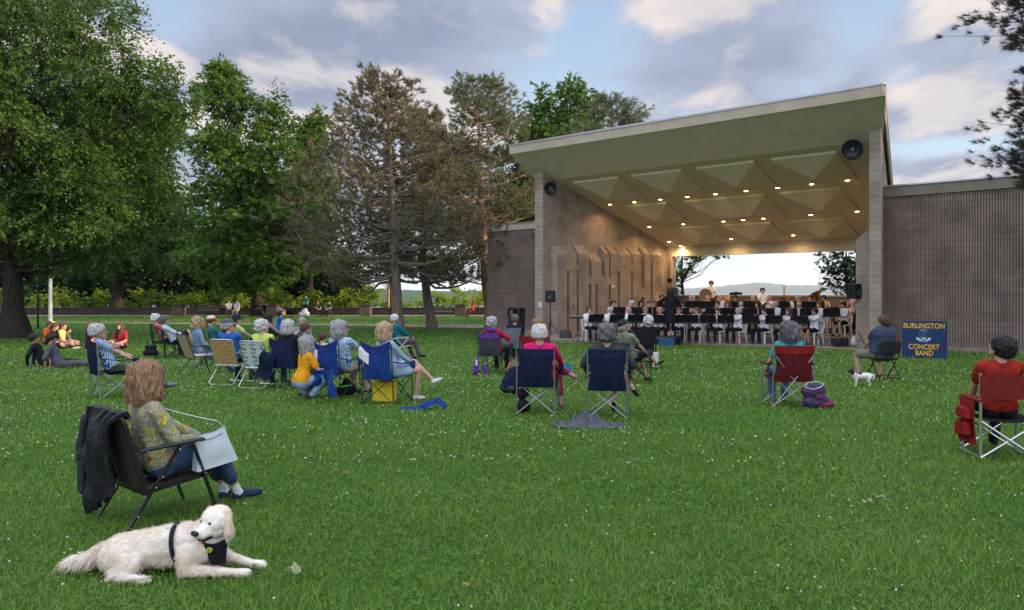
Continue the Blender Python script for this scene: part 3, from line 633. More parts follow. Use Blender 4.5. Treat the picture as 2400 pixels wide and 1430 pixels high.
def near_trees():
    b = at(30, 792)
    broadleaf('oak_tree', 'huge oak with a thick black trunk and drooping leaves at the left edge', b, 18, [(-.5, .8, 9.0, 7.6, 5.5, 4.6), (-3.5, .5, 13, 6, 5, 5.0), (1.2, 1, 13.2, 5.4, 4.6, 4.6), (3.6, .6, 6.0, 4.2, 4, 3.6), (1.5, 0, 5.0, 4.6, 3.6, 2.4), (-4, -.5, 6, 4, 4, 3.6), (5.2, .8, 10.2, 2.6, 3, 2.6)], (OAKL, BARKD), 340, 800, .165, 11, .46, (.8, 1.4), .2, (.2, 0), droop=.3, limbs=90)
    b = at(272, 737)
    broadleaf('oak_tree', 'tall oak with a grey straight trunk between the huge edge oak and the maple', b, 22, [(0, 0, 12, 5.8, 5.0, 6.5), (1.5, 0, 15.5, 4.8, 4.5, 4.8), (3.0, -.5, 8, 4.6, 4, 5.0), (-2.5, 0, 7.0, 4.6, 4, 4.4), (1.5, -.8, 5.6, 6.2, 3.6, 2.6), (3.8, 0, 16.8, 2.0, 2, 2.6)], (OAKL, BARKD), 320, 520, .25, 12, .45, (.9, 1.7), .25, (.3, 0), droop=.25, limbs=70)
    b = at(608, 741)
    broadleaf('maple_tree', 'tall dark green maple with a pointed crown behind the crouching man in blue', b, 21, [(-.6, 0, 7.4, 6.0, 5.0, 5.0), (-1.5, 0, 12.5, 4.6, 4.3, 4.2), (-2.7, 0, 17.6, 2.6, 2.3, 3.8), (1.2, 0, 16.0, 2.1, 1.8, 4.0), (-3.0, 0, 20.0, 1.0, .9, 2.2), (2.6, 0, 7.5, 4, 3.4, 5), (-.3, -1, 4.2, 6.6, 4.4, 2.6)], (MAPL, BARKD), 360, 400, .27, 13, .42, (.8, 1.5), .16, (-2.5, 0), limbs=90)
    b = wp(725, 743, 76); b.z = gz(76)
    broadleaf('maple_tree', 'smaller rounded maple behind and right of the tall pointed maple', b, 19, [(0, 0, 9, 4.2, 4, 7), (.2, 0, 15, 2.8, 2.6, 4.4), (1.0, 0, 18.0, 1.5, 1.4, 2.0)], (MAPL, BARKD), 150, 260, .30, 14, .35, (.9, 1.5), .2)
    b = at(912, 736)
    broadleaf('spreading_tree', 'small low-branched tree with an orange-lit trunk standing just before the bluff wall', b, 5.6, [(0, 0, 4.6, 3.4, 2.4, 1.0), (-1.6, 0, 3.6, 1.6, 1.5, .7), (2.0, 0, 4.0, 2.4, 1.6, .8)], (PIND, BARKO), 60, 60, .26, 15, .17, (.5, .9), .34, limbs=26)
    b = at(934, 780)
    pine('pine_tree', 'pine with a straight grey trunk and thinning brown crown, left of the three pines', b, 12.4, (-.62, .1), (PINL, BARKP), 21, .20, 5.2, 115, 31, .24, 18, .27, lambda s: 1.0 * (1 - s) ** .62 * (1 if s > .12 else .7 + s * 2.5) + .06, clusters=1.3, wid=.018)
    b = at(1014, 772)
    pine('pine_tree', 'pine with a crooked trunk and reddish brown needles, middle of the three pines', b, 11.4, (-.1, .1), (PINL, BARKP), 22, .22, 4.0, 95, 34, .24, 18, .26, lambda s: .9 * (1 - s) ** .6 + .1, wid=.018, curve=lambda s: (-.42 * math.sin(min(s, .3) / .3 * 1.57) + .1 * s, 0), clusters=1.1)
    b = wp(1152, 765, 44); b.z = gz(44)
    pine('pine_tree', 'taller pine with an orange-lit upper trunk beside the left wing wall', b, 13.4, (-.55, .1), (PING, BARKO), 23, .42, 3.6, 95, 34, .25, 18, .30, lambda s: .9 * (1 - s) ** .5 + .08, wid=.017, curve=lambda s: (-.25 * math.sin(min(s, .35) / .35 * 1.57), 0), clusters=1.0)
    b = wp(1330, 760, 62); b.z = gz(62)
    broadleaf('maple_tree', 'bushy green maple rising behind the bandshell roof', b, 20, [(0, 0, 12, 4.0, 4, 5), (-1.4, 0, 15.5, 2.2, 2, 2.6), (1.3, 0, 15.0, 2.4, 2, 2.6), (.4, 0, 17.2, 1.3, 1.3, 1.9), (-2.7, 0, 13.5, 1.4, 1.4, 3.2)], (MAPL, BARKD), 150, 230, .27, 16, .35, (.7, 1.3), .2)
    b = wp(1215, 760, 58); b.z = gz(58)
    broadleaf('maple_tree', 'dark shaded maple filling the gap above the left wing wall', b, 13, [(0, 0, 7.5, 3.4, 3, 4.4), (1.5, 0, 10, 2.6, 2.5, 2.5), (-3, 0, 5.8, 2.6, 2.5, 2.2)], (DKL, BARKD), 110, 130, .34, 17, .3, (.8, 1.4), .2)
    b = wp(1425, 760, 54); b.z = gz(54)
    pine('pine_tree', 'bluish green pine top showing above the bandshell roof beside the bushy maple', b, 14.8, (.3, 0), (PING, BARKP), 24, .45, 3.4, 90, 40, .26, 18, .25, lambda s: (1 - s) ** .6 + .12, clusters=1.0)
    b = wp(1985, 760, 52); b.z = -.4
    broadleaf('maple_tree', 'dark green tree seen through the right side of the stage opening', b, 7.4, [(0, 0, 4.2, 2.4, 2.2, 3.0), (1.6, 0, 3.6, 1.8, 1.8, 2.6)], (DKL, BARKD), 90, 150, .20, 18, .2, (.5, .9), .15)
    b = wp(1600, 760, 55); b.z = -.4
    broadleaf('maple_tree', 'thin pale green tree seen through the left side of the stage opening', b, 6.5, [(-.5, 0, 4.4, 2.0, 1.6, 1.8), (1.6, 0, 4.9, 1.8, 1.2, .9), (-.6, 0, 2.7, .9, .9, 1.2)], (MAPL, BARKD), 70, 45, .20, 19, .14, (.35, .7), .3, limbs=50)
    b = Vector((13.6, 17.5, gz(17.5)))
    pine('pine_tree', 'dark pine whose lower branches reach into the frame at the upper right', b, 13.0, (0, 0), (PIND, BARKD), 25, .30, 2.7, 170, 42, .16, 40, .24, lambda s: .80 + .2 * math.sin(s * 17) * (1 - s) if s < .5 else (1 - s) * 1.6 + .1, wid=.0046, side=math.pi + .35, clusters=1.6, upsweep=.12)
near_trees()
def added_shade_trees():
    # trees added out of view, right of the frame, to shade the lawn
    for i, (x, y, h) in enumerate([(34, -6, 13), (37, 2, 14), (34, 9, 13), (41, 16, 15), (31, 27, 14), (40, 33, 15), (41, 40, 14), (46, 48, 13)]):
        broadleaf('shade_tree', 'added unseen shade tree right of the bandshell, number %d from the front' % (i + 1), Vector((x, y, -.2)), h, [(0, 0, h * .56, 4.2, 4.2, h * .44), (0, 0, h * .3, 3.6, 3.6, h * .28)], (DKL, BARKD), 120, 60, .6, 300 + i, .3, (1.2, 1.9), .15, limbs=10, group='added unseen trees shading the lawn')
added_shade_trees()

def far_greens():
    rnd = random.Random(5)
    # sunlit tree tops and bushes rising from the bluff just beyond the wall, each its own
    G = 'sunlit bushes beyond the bluff wall'
    spots = [(-20, 662), (45, 655), (100, 672), (160, 668), (205, 690), (250, 668), (325, 675), (375, 668), (430, 680), (475, 672), (520, 668), (560, 676), (640, 660), (690, 690), (740, 672), (790, 690), (825, 668), (860, 660), (900, 698), (955, 700), (1000, 690), (1035, 676), (1085, 665), (1120, 668)]
    place = ['left of the huge oak trunk', 'just right of the huge oak trunk', 'behind the slim dark post', 'behind the white lamp post', 'right of the white lamp post', 'touching the left side of the grey oak trunk', 'touching the right side of the grey oak trunk', 'above the white-haired man in the green chair', 'behind the first park bench', 'right of the first park bench', 'behind the seated couple on the wall', 'left of the maple trunk', 'right of the maple trunk', 'above the crouching man in blue', 'behind the standing person in teal', 'behind the dark picnic group', 'above the picnic group, tallest there', 'left of the lit litter bin', 'behind the low-branched tree, lowest there', 'between the first two pines', 'just left of the crooked pine', 'just right of the crooked pine', 'behind the second park bench', 'beside the last pine and the wing wall']
    for i, (px, py) in enumerate(spots):
        Y = rnd.uniform(73, 79); c = wp(px, 760, Y); h = CH + (HY - py) / F * Y; z0 = -1.6; r = rnd.uniform(1.5, 2.2)
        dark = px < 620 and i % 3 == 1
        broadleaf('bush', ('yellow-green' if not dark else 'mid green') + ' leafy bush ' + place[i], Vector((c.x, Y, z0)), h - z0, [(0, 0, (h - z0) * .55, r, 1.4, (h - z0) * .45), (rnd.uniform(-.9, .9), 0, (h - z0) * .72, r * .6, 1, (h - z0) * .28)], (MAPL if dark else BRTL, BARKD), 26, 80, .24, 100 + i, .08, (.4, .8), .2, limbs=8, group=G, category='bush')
    G = 'dark trees on the bluff'
    for i, (px, top, r, pl) in enumerate([(-60, 400, 7, 'at the far left edge'), (110, 440, 7, 'behind the huge oak'), (260, 470, 6.5, 'behind the grey oak trunk'), (400, 450, 6.5, 'between the oak and the maple'), (540, 490, 6, 'behind the maple'), (680, 520, 5.5, 'right of the maple trunk'), (790, 560, 4.0, 'left of the three pines')]):
        Y = 84 + i % 3 * 2; c = wp(px, 760, Y); h = CH + (HY - top) / F * Y; z0 = -4
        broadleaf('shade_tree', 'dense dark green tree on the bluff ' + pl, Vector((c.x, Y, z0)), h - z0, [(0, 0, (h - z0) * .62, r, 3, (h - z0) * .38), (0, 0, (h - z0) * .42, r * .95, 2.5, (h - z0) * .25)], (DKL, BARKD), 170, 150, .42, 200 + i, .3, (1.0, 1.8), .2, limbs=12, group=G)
far_greens()
# ================================================================== PEOPLE: one continuous skinned body each, grown from posed limb volumes
TMPSC = bpy.data.scenes.new('work')
def remesh(V, Fq, vox, smooth_it=3):
    """fuse overlapping closed volumes into one surface"""
    me = bpy.data.meshes.new('w'); me.from_pydata([tuple(v) for v in V], [], [tuple(f) for f in Fq])
    o = bpy.data.objects.new('w', me); TMPSC.collection.objects.link(o)
    r = o.modifiers.new('r', 'REMESH'); r.mode = 'VOXEL'; r.voxel_size = vox; r.adaptivity = 0
    if smooth_it: s = o.modifiers.new('s', 'SMOOTH'); s.factor = .5; s.iterations = smooth_it
    with bpy.context.temp_override(scene=TMPSC, view_layer=TMPSC.view_layers[0]): dg = bpy.context.evaluated_depsgraph_get()
    dg.update(); e = o.evaluated_get(dg); m2 = e.to_mesh()
    n = len(m2.vertices); co = np.empty(n * 3, np.float32); m2.vertices.foreach_get('co', co); fs = np.empty(len(m2.polygons) * 4, np.int32)
    ls = np.empty(len(m2.loops), np.int32); m2.loops.foreach_get('vertex_index', ls); fs = ls.reshape(-1, 4) if len(ls) == 4 * len(m2.polygons) else None
    if fs is None: fs = np.array([(list(p.vertices) + [p.vertices[-1]])[:4] for p in m2.polygons])
    e.to_mesh_clear(); TMPSC.collection.objects.unlink(o); bpy.data.objects.remove(o); bpy.data.meshes.remove(me)
    return co.reshape(-1, 3), fs

def caps_geo(prims, seg=10):
    """closed capsule meshes for a list of (p0, r0, p1, r1, mat)"""
    V = []; Fq = []
    for p0, r0, p1, r1, _ in prims:
        p0 = Vector(p0); p1 = Vector(p1); d = p1 - p0
        if d.length < 1e-4: d = Vector((0, 0, 1e-3)); p1 = p0 + d
        d.normalize(); x, y = frame_of(d); b = len(V); rings = []
        for t in (-90, -60, -30, 0): rings.append((p0 + d * (r0 * math.sin(R(t))), r0 * max(.03, math.cos(R(t)))))
        for t in (0, 30, 60, 90): rings.append((p1 + d * (r1 * math.sin(R(t))), r1 * max(.03, math.cos(R(t)))))
        for c, r in rings:
            for k in range(seg): a = 2 * math.pi * k / seg; V.append(c + (x * math.cos(a) + y * math.sin(a)) * r)
        for i in range(7):
            for k in range(seg): q = (k + 1) % seg; Fq.append((b + i * seg + k, b + i * seg + q, b + (i + 1) * seg + q, b + (i + 1) * seg + k))
        Fq += [tuple(b + k for k in range(seg - 1, -1, -1)), tuple(b + 7 * seg + k for k in range(seg))]
    return V, Fq
def region(P, prims):
    best = np.full(len(P), 1e9); idx = np.zeros(len(P), np.int32)
    for p0, r0, p1, r1, m in prims:
        a = np.array(p0, float); d = np.array(p1, float) - a; l2 = max(d @ d, 1e-9); t = np.clip(((P - a) @ d) / l2, 0, 1)
        dist = np.linalg.norm(P - a - t[:, None] * d, axis=1) - (r0 + (r1 - r0) * t); k = dist < best; best[k] = dist[k]; idx[k] = m
    return idx
def fuse(prims, vox, sm=3, seg=10):
    V, Fq = caps_geo(prims, seg); co, fs = remesh(V, Fq, vox, sm); return co, fs, region(co[fs].mean(1), prims)
SKIN, SHIRT, PANTS, SHOE, SOCK, EYE, LIP = range(7)

def mirror(pr): return pr + [((-a[0], a[1], a[2]), r, (-b[0], b[1], b[2]), q, m) for a, r, b, q, m in pr if abs(a[0]) > 1e-6 or abs(b[0]) > 1e-6]
HEADP = mirror([((0, -.030, .040), .083, (0, .012, .046), .079, 0), ((.018, -.02, .04), .078, (.012, .01, .04), .075, 0), ((0, .02, .0), .066, (0, .035, -.045), .050, 0), ((.026, .028, -.02), .042, (.014, .058, -.078), .026, 0), ((0, .066, -.088), .024, (0, .06, -.085), .024, 0),
                 ((.045, .0, -.035), .030, (.022, .045, -.075), .024, 0), ((0, .093, .026), .011, (0, .112, -.010), .0135, 0), ((.010, .102, -.014), .009, (.008, .100, -.012), .009, 0), ((.018, .088, .036), .011, (.042, .076, .036), .010, 0),
                 ((.035, .066, -.005), .024, (.03, .06, -.02), .024, 0), ((.074, -.004, .012), .011, (.079, -.014, -.022), .010, 0), ((.083, -.018, .02), .008, (.080, -.008, -.028), .008, 0), ((0, .094, -.046), .009, (.016, .088, -.048), .006, 6), ((0, .092, -.056), .010, (.014, .087, -.055), .006, 6)])
_head = {}
def head_geo(vox):
    if vox not in _head:
        co, fs, mi = fuse(HEADP, vox, 1)
        V, Fq = caps_geo([((s * .030, .0815, .018), .0115, (s * .0305, .0815, .018), .0115, 5) for s in (-1, 1)], 8)
        Fq = [f for f in Fq if len(f) == 4]; V = np.array([tuple(v) for v in V]); co = np.concatenate([co, V]); fs = np.concatenate([fs, np.array(Fq) + len(co) - len(V)]); mi = np.concatenate([mi, np.full(len(Fq), 5)]); _head[vox] = (co, fs, mi)
    return _head[vox]
def hand_prims(kind):
    """right hand: wrist at 0, fingers towards +Y, palm towards -Z, thumb on -X"""
    pr = [((0, -.01, 0), .024, (0, .02, 0), .024, 0)] + [((x, .015, 0), .0155, (x * 1.25, .078, 0), .0125, 0) for x in (-.024, -.008, .008, .022)]
    c1, c2, c3 = {'relax': (18, 28, 20), 'grip': (55, 75, 40), 'flat': (3, 6, 5), 'play': (35, 45, 25)}[kind]
    for x, ln, sp in ((-.030, .95, -.10), (-.010, 1.07, -.03), (.010, 1.0, .03), (.028, .80, .12)):
        p = Vector((x, .080, 0)); a = 0; r = .0092 if x < .02 else .008
        for seg_, c in ((.040, c1), (.026, c2), (.021, c3)):
            a += R(c + (x > .02) * 4); q = p + Vector((sp * seg_ * ln, math.cos(a) * seg_ * ln, -math.sin(a) * seg_ * ln)); pr.append((tuple(p), r, tuple(q), r * .93, 0)); p = q; r *= .93
    o = -.035 if kind in ('grip', 'play') else -.012; pr += [((-.018, .012, -.004), .0145, (-.042, .045, o * .5), .0115, 0), ((-.042, .045, o * .5), .0108, (-.052 if kind != 'grip' else -.035, .082, o), .0088, 0)]
    return pr
_hand = {}
def hand_geo(kind, hi):
    if (kind, hi) not in _hand:
        pr = hand_prims(kind)
        if hi: co, fs, mi = fuse(pr, .0042, 2)
        else:
            V, Fq = caps_geo(pr, 5); co = np.array([tuple(v) for v in V]); fs = np.array([f for f in Fq if len(f) == 4]); mi = np.zeros(len(fs), int)
        _hand[(kind, hi)] = (co, fs, mi)
    return _hand[(kind, hi)]
def ik(a, t, l1, l2, pole):
    a, t = Vector(a), Vector(t); d = t - a; L = min(d.length, (l1 + l2) * .995); d.normalize(); t = a + d * L
    x = (l1 * l1 - l2 * l2 + L * L) / (2 * L); h = math.sqrt(max(l1 * l1 - x * x, 0)); p = Vector(pole); p = (p - d * p.dot(d))
    if p.length < 1e-4: p = Vector((0, 0, 1)) - d * d.z
    return a + d * x + p.normalized() * h, t
def cloth(name, col=None, var=.12, kind=None, rough=.85):
    """fabric; kind 'stripe'/'floral'/'denim'/'plaid' for patterns"""
    if name in MATS: return MATS[name]
    if kind is None: 
        m = M(name, col, rough, var, 14, .35, 28, spec=.15)
        return m
    m, nt, b = newmat(name); tc = nnode(nt, 'ShaderNodeTexCoord'); o = tc.outputs['Object']; b.inputs['Roughness'].default_value = .85; b.inputs['Specular IOR Level'].default_value = .15
    nz = nnode(nt, 'ShaderNodeTexNoise', {'Vector': o, 'Scale': 25.0, 'Detail': 4.0}); nt.links.new(nnode(nt, 'ShaderNodeBump', {'Height': nz.outputs[0], 'Strength': .4, 'Distance': .02}).outputs[0], b.inputs['Normal'])
    if kind == 'stripe':
        mp = nnode(nt, 'ShaderNodeMapping', {0: o, 'Rotation': (0, .15, .5)}); w = nnode(nt, 'ShaderNodeTexWave', {0: mp.outputs[0], 'Scale': 15.0, 'Distortion': .6}, bands_direction='X'); cr = nnode(nt, 'ShaderNodeValToRGB', {0: w.outputs[1]}); e = cr.color_ramp.elements
        cr.color_ramp.interpolation = 'CONSTANT'; e[0].color = col + (1,); e[1].position = .72; e[1].color = (.62, .66, .70, 1); q = cr.color_ramp.elements.new(.35); q.color = tuple(c * 2.2 for c in col) + (1,); out = cr.outputs[0]
    elif kind == 'floral':
        v = nnode(nt, 'ShaderNodeTexNoise', {'Vector': o, 'Scale': 13.0, 'Detail': 3.0, 'Roughness': .55, 'Distortion': .7}); cr = nnode(nt, 'ShaderNodeValToRGB', {0: v.outputs[0]}); e = cr.color_ramp.elements; e[0].position = .30; e[0].color = (.10, .13, .06, 1); e[1].position = .72; e[1].color = (.42, .10, .07, 1)
        for p, c in ((.36, (.36, .36, .22)), (.41, (.08, .15, .19)), (.45, (.46, .42, .10)), (.49, (.13, .10, .24)), (.53, (.50, .45, .22)), (.57, (.10, .17, .05)), (.61, (.60, .46, .05)), (.66, (.22, .09, .18))): q = cr.color_ramp.elements.new(p); q.color = c + (1,)
        out = cr.outputs[0]
    else:
        n2 = nnode(nt, 'ShaderNodeTexNoise', {'Vector': o, 'Scale': 6.0, 'Detail': 8.0, 'Roughness': .7}); cr = nnode(nt, 'ShaderNodeMix', {0: n2.outputs[0], 6: tuple(c * .55 for c in col) + (1,), 7: tuple(c * 1.5 for c in col) + (1,)}, data_type='RGBA'); out = cr.outputs[2]
    nt.links.new(out, b.inputs['Base Color']); MATS[name] = m; return m
def hairmat(name, col):
    if name in MATS: return MATS[name]
    m, nt, b = newmat(name); tc = nnode(nt, 'ShaderNodeTexCoord'); mp = nnode(nt, 'ShaderNodeMapping', {0: tc.outputs['Object'], 'Scale': (1, 1, .12)}); nz = nnode(nt, 'ShaderNodeTexNoise', {'Vector': mp.outputs[0], 'Scale': 90.0, 'Detail': 4.0, 'Roughness': .7})
    cr = nnode(nt, 'ShaderNodeMapRange', {0: nz.outputs[0], 1: .32, 2: .68, 3: .40, 4: 1.75}); mx = nnode(nt, 'ShaderNodeVectorMath', {0: col, 'Scale': cr.outputs[0]}, operation='SCALE'); nt.links.new(mx.outputs[0], b.inputs['Base Color'])
    nt.links.new(nnode(nt, 'ShaderNodeBump', {'Height': nz.outputs[0], 'Strength': .8, 'Distance': .01}).outputs[0], b.inputs['Normal']); b.inputs['Roughness'].default_value = .55; b.inputs['Specular IOR Level'].default_value = .3; MATS[name] = m; return m
SK = dict(fair=M('skin_fair', (.50, .29, .21), .5, .06, 12), tan=M('skin_tan', (.38, .20, .13), .5, .06, 12), dark=M('skin_dark', (.16, .08, .05), .5, .06, 12))
EYEM = M('eye_dark', (.03, .025, .02), .2, 0); LIPM = M('lips', (.42, .20, .155), .5, .05)
HC = dict(white=(.50, .48, .46), grey=(.27, .26, .26), silver=(.38, .37, .36), dgrey=(.10, .095, .095), brown=(.075, .040, .024), dark=(.016, .012, .010), blond=(.36, .25, .14), lbrown=(.24, .14, .075), auburn=(.14, .05, .025), black=(.010, .009, .009), honey=(.25, .145, .078))
def hair_geo(style, hi=1.0, seed=0):
    """hull volumes plus strand ribbons, in head space"""
    rng = np.random.default_rng(seed + 7); pr = []; L = {}
    if style in ('short', 'crew', 'messy'):
        r = -.003 if style == 'crew' else .0; pr = mirror([((0, -.035, .050), .089 + r, (0, .012, .060), .080 + r, 0), ((.02, -.03, .05), .084 + r, (.018, .01, .053), .076 + r, 0), ((.02, -.055, .01), .062 + r, (.015, -.055, -.02), .05, 0)])
        ln, vol = .05, .006 + r
    elif style == 'bald':
        pr = mirror([((.066, .0, .015), .020, (.050, -.065, .01), .030, 0), ((.050, -.065, .0), .030, (.0, -.088, -.005), .030, 0)]); ln, vol = 0, 0
    elif style in ('bob', 'curlybob'):
        r = .002; pr = mirror([((0, -.035, .050), .092 + r, (0, .015, .062), .083 + r, 0), ((.03, -.03, .045), .082 + r, (.02, .012, .055), .076 + r, 0), ((.062, .0, .02), .030 + r, (.062, -.01, -.045), .026, 0), ((.03, -.065, .0), .045 + r, (.03, -.060, -.055), .036, 0), ((0, -.07, 0), .05, (0, -.068, -.055), .038, 0)]); ln, vol = .125, .020
    elif style in ('long', 'pony', 'bun'):
        r = .006; pr = mirror([((0, -.035, .050), .092 + r, (0, .012, .062), .082 + r, 0), ((.025, -.03, .045), .082 + r, (.02, .012, .055), .074 + r, 0)])
        if style == 'long': pr += mirror([((.055, -.015, .0), .036, (.062, -.04, -.16), .028, 0), ((.025, -.06, .0), .05, (.035, -.085, -.24), .026, 0), ((0, -.07, 0), .05, (0, -.09, -.26), .028, 0)]); ln, vol = .34, .018
        elif style == 'pony': pr += [((0, -.10, .05), .022, (0, -.135, .0), .030, 0), ((0, -.135, .0), .030, (0, -.12, -.14), .015, 0)]; ln, vol = .04, .004
        else: pr += [((0, -.115, .07), .034, (0, -.12, .06), .034, 0)]; ln, vol = .04, .004
    elif style == 'curly':
        pr = mirror([((0, -.035, .055), .098, (0, .010, .068), .086, 0), ((.035, -.03, .03), .075, (.04, .0, .03), .06, 0)])
        for _ in range(60):
            d = rng.normal(size=3); d /= np.linalg.norm(d)
            if d[1] > .45 and d[2] < .5: continue
            if d[2] < -.75: continue
            c = np.array([0, -.022, .045]) + d * np.array([.090, .100, .098]); pr.append((tuple(c), .024, tuple(c + rng.normal(scale=.008, size=3)), .022, 0))
        ln, vol = .05, .02
    if style in ('short', 'crew', 'messy', 'bob', 'curlybob', 'long', 'curly'):      # overlapping locks of uneven length over the hull
        zend = dict(short=-.035, crew=-.03, messy=-.045, bob=-.115, curlybob=-.105, long=-.27, curly=-.05)[style]; wav = dict(messy=.012, curlybob=.016, curly=.016, bob=.010, long=.008).get(style, .005); th0 = 2.25 if zend > -.06 else 2.1
        for _ in range(46 if style != 'crew' else 20):
            th_ = rng.uniform(-th0, th0); k0 = rng.uniform(.2, .9); ex = rng.uniform(-.004, .010) + (.004 if zend < -.06 else -.004) - (.006 if style == 'crew' else 0); sx, cy = math.sin(th_), -math.cos(th_)
            ze = zend * rng.uniform(.78, 1.08) if abs(th_) < 1.5 or zend < -.06 else .012; w_ = lambda: rng.normal(0, wav)
            def P_(r_, z_): return (sx * (r_ * .90 + ex) + w_(), -.025 + cy * (r_ + ex + (.004 if cy < 0 else -.006)) + w_(), z_ + w_() * .5)
            q = [P_(.045 + .03 * k0, .130), P_(.088, .095), P_(.101, .045), P_(.100, min(0, ze * .4) + (.015 if ze > 0 else 0))]
            if zend < -.06: q += [P_(.098 if style != 'long' else .090, ze * .72), P_((.104 if rng.random() < .5 else .085) if style != 'long' else .088, ze)]
            elif ze < 0: q.append(P_(.078, ze))
            rr_ = [.014, .019, .019, .017, .014, .007][:len(q)]
            pr += [(q[i], rr_[i], q[i + 1], rr_[i + 1], 0) for i in range(len(q) - 1)]
    V, Fs, mi = fuse(pr, .009 if hi < 2 else .006, 1)
    if style != 'bald':      # locks: ridges running down the hair, plus a ragged surface
        d = V - np.array([0, -.03, .04]); th_ = np.arctan2(d[:, 0], -d[:, 1]); rh = np.linalg.norm(d[:, :2], axis=1)[:, None] + 1e-6; ph = rng.uniform(0, 6, 4)
        lock = np.abs(np.sin(th_ * 6.5 + ph[0] + 1.6 * np.sin(V[:, 2] * 24 + ph[1]))) * .7 + .5 * np.abs(np.sin(th_ * 14 + ph[2] - V[:, 2] * 40)) + .5 * np.sin(V[:, 2] * 60 + th_ * 4 + ph[3]) * (1 if 'curl' in style or style == 'messy' else .3)
        V = V + np.concatenate([d[:, :2] / rh, .5 * np.sign(d[:, 2:])], 1) * ((lock - .6) * .0095)[:, None]
    V = V + rng.normal(scale=.0012, size=V.shape)
    if ln > 0:
        n = int(420 * hi); K = 8; w = .0052 / math.sqrt(hi) + .0012; th = rng.uniform(-math.pi, math.pi, n)      # angle round the head, 0 = face
        face = np.abs(th) < (.95 if style != 'long' else .85); th = np.where(face, th + np.sign(th + 1e-9) * rng.uniform(.6, 1.5, n), th)
        lift = rng.uniform(-.004, .014, n) + vol; long_ = ln * rng.uniform(.75, 1.08, n); st = rng.uniform(.03, .5, n); tot = st + 0
        pts = []
        arc = (.10 + vol) * (math.pi / 2); cur = rng.normal(scale=.004 if style != 'curly' and style != 'curlybob' else .013, size=(n, 3)); phs = rng.uniform(0, 6, n)
        for k in range(K):
            s = k / (K - 1); q = st + s * (1.0 if ln < .1 else 1.35); a = np.clip(q, 0, 1) * (math.pi / 2) * (1.0 if ln > .1 else .98); rx = .080 + lift; ry = np.where(np.cos(th) > 0, .085, .100) + lift; rz = .092 + lift
            x = np.sin(a) * rx * np.sin(th); y = -.025 + np.sin(a) * ry * np.cos(th); z = .048 + np.cos(a) * rz
            dn = np.clip(q - 1, 0, 9) / np.maximum(.36 + (.35 - np.clip(st, 0, .35)) * 0, .1); z = z - np.clip(dn, 0, 1.6) * long_ * .8
            if style == 'bob': fl_ = 1 - .16 * np.clip(dn - .2, 0, .6) + .22 * np.clip(dn - .85, 0, .5); x = x * fl_; y = y * fl_
            wv = np.sin(s * 8 + phs) * (.006 if ln > .1 else .003) * (3 if 'curly' in style else 1)
            pts.append(np.stack([x + cur[:, 0] * s + wv, y + cur[:, 1] * s + wv * .6, z + cur[:, 2] * s], 1))
        P = np.stack(pts, 1); tg = np.stack([np.cos(th), -np.sin(th), 0 * th], 1)[:, None, :] * (w * .5) * (1 - .55 * np.linspace(0, 1, K) ** 2)[None, :, None]
        VV = np.stack([P - tg, P + tg], 2).reshape(-1, 3); b = (np.arange(n) * K * 2)[:, None] + (np.arange(K - 1) * 2)[None, :]; b = b.ravel(); q4 = np.stack([b, b + 1, b + 3, b + 2], 1)
        Fs = np.concatenate([Fs, q4 + len(V)]); V = np.concatenate([V, VV])
    return V, Fs
_hairc = {}
def cap_obj(parent, mat_c, mat_b, Mh, back=0.0):
    mb = MB(); prof = [(.098, .052), (.102, .075), (.100, .10), (.088, .13), (.062, .15), (.030, .160), (.001, .162)]
    mb.lathe(prof, (0, -.018, -.012), seg=20, sc=(1.08, .93)); mb.ell((0, -.018, .148), (.008, .008, .006), seg=8, rings=4)
    g = []
    for i in range(7):
        a = -1.05 + 2.1 * i / 6; g.append([(math.sin(a) * (.090 + .004 * j) * (1 - .05 * j), .035 + math.cos(a) * (.030 + .030 * j), .045 - .004 * j * j * .6 - .012 * abs(math.sin(a)) * j * .5) for j in range(4)])
    mb.sheet(g, 1, .004)
    mb.v = [tuple(Mh @ Vector(p)) for p in mb.v]; return mb.build('cap', [mat_c, mat_b], parent, True)

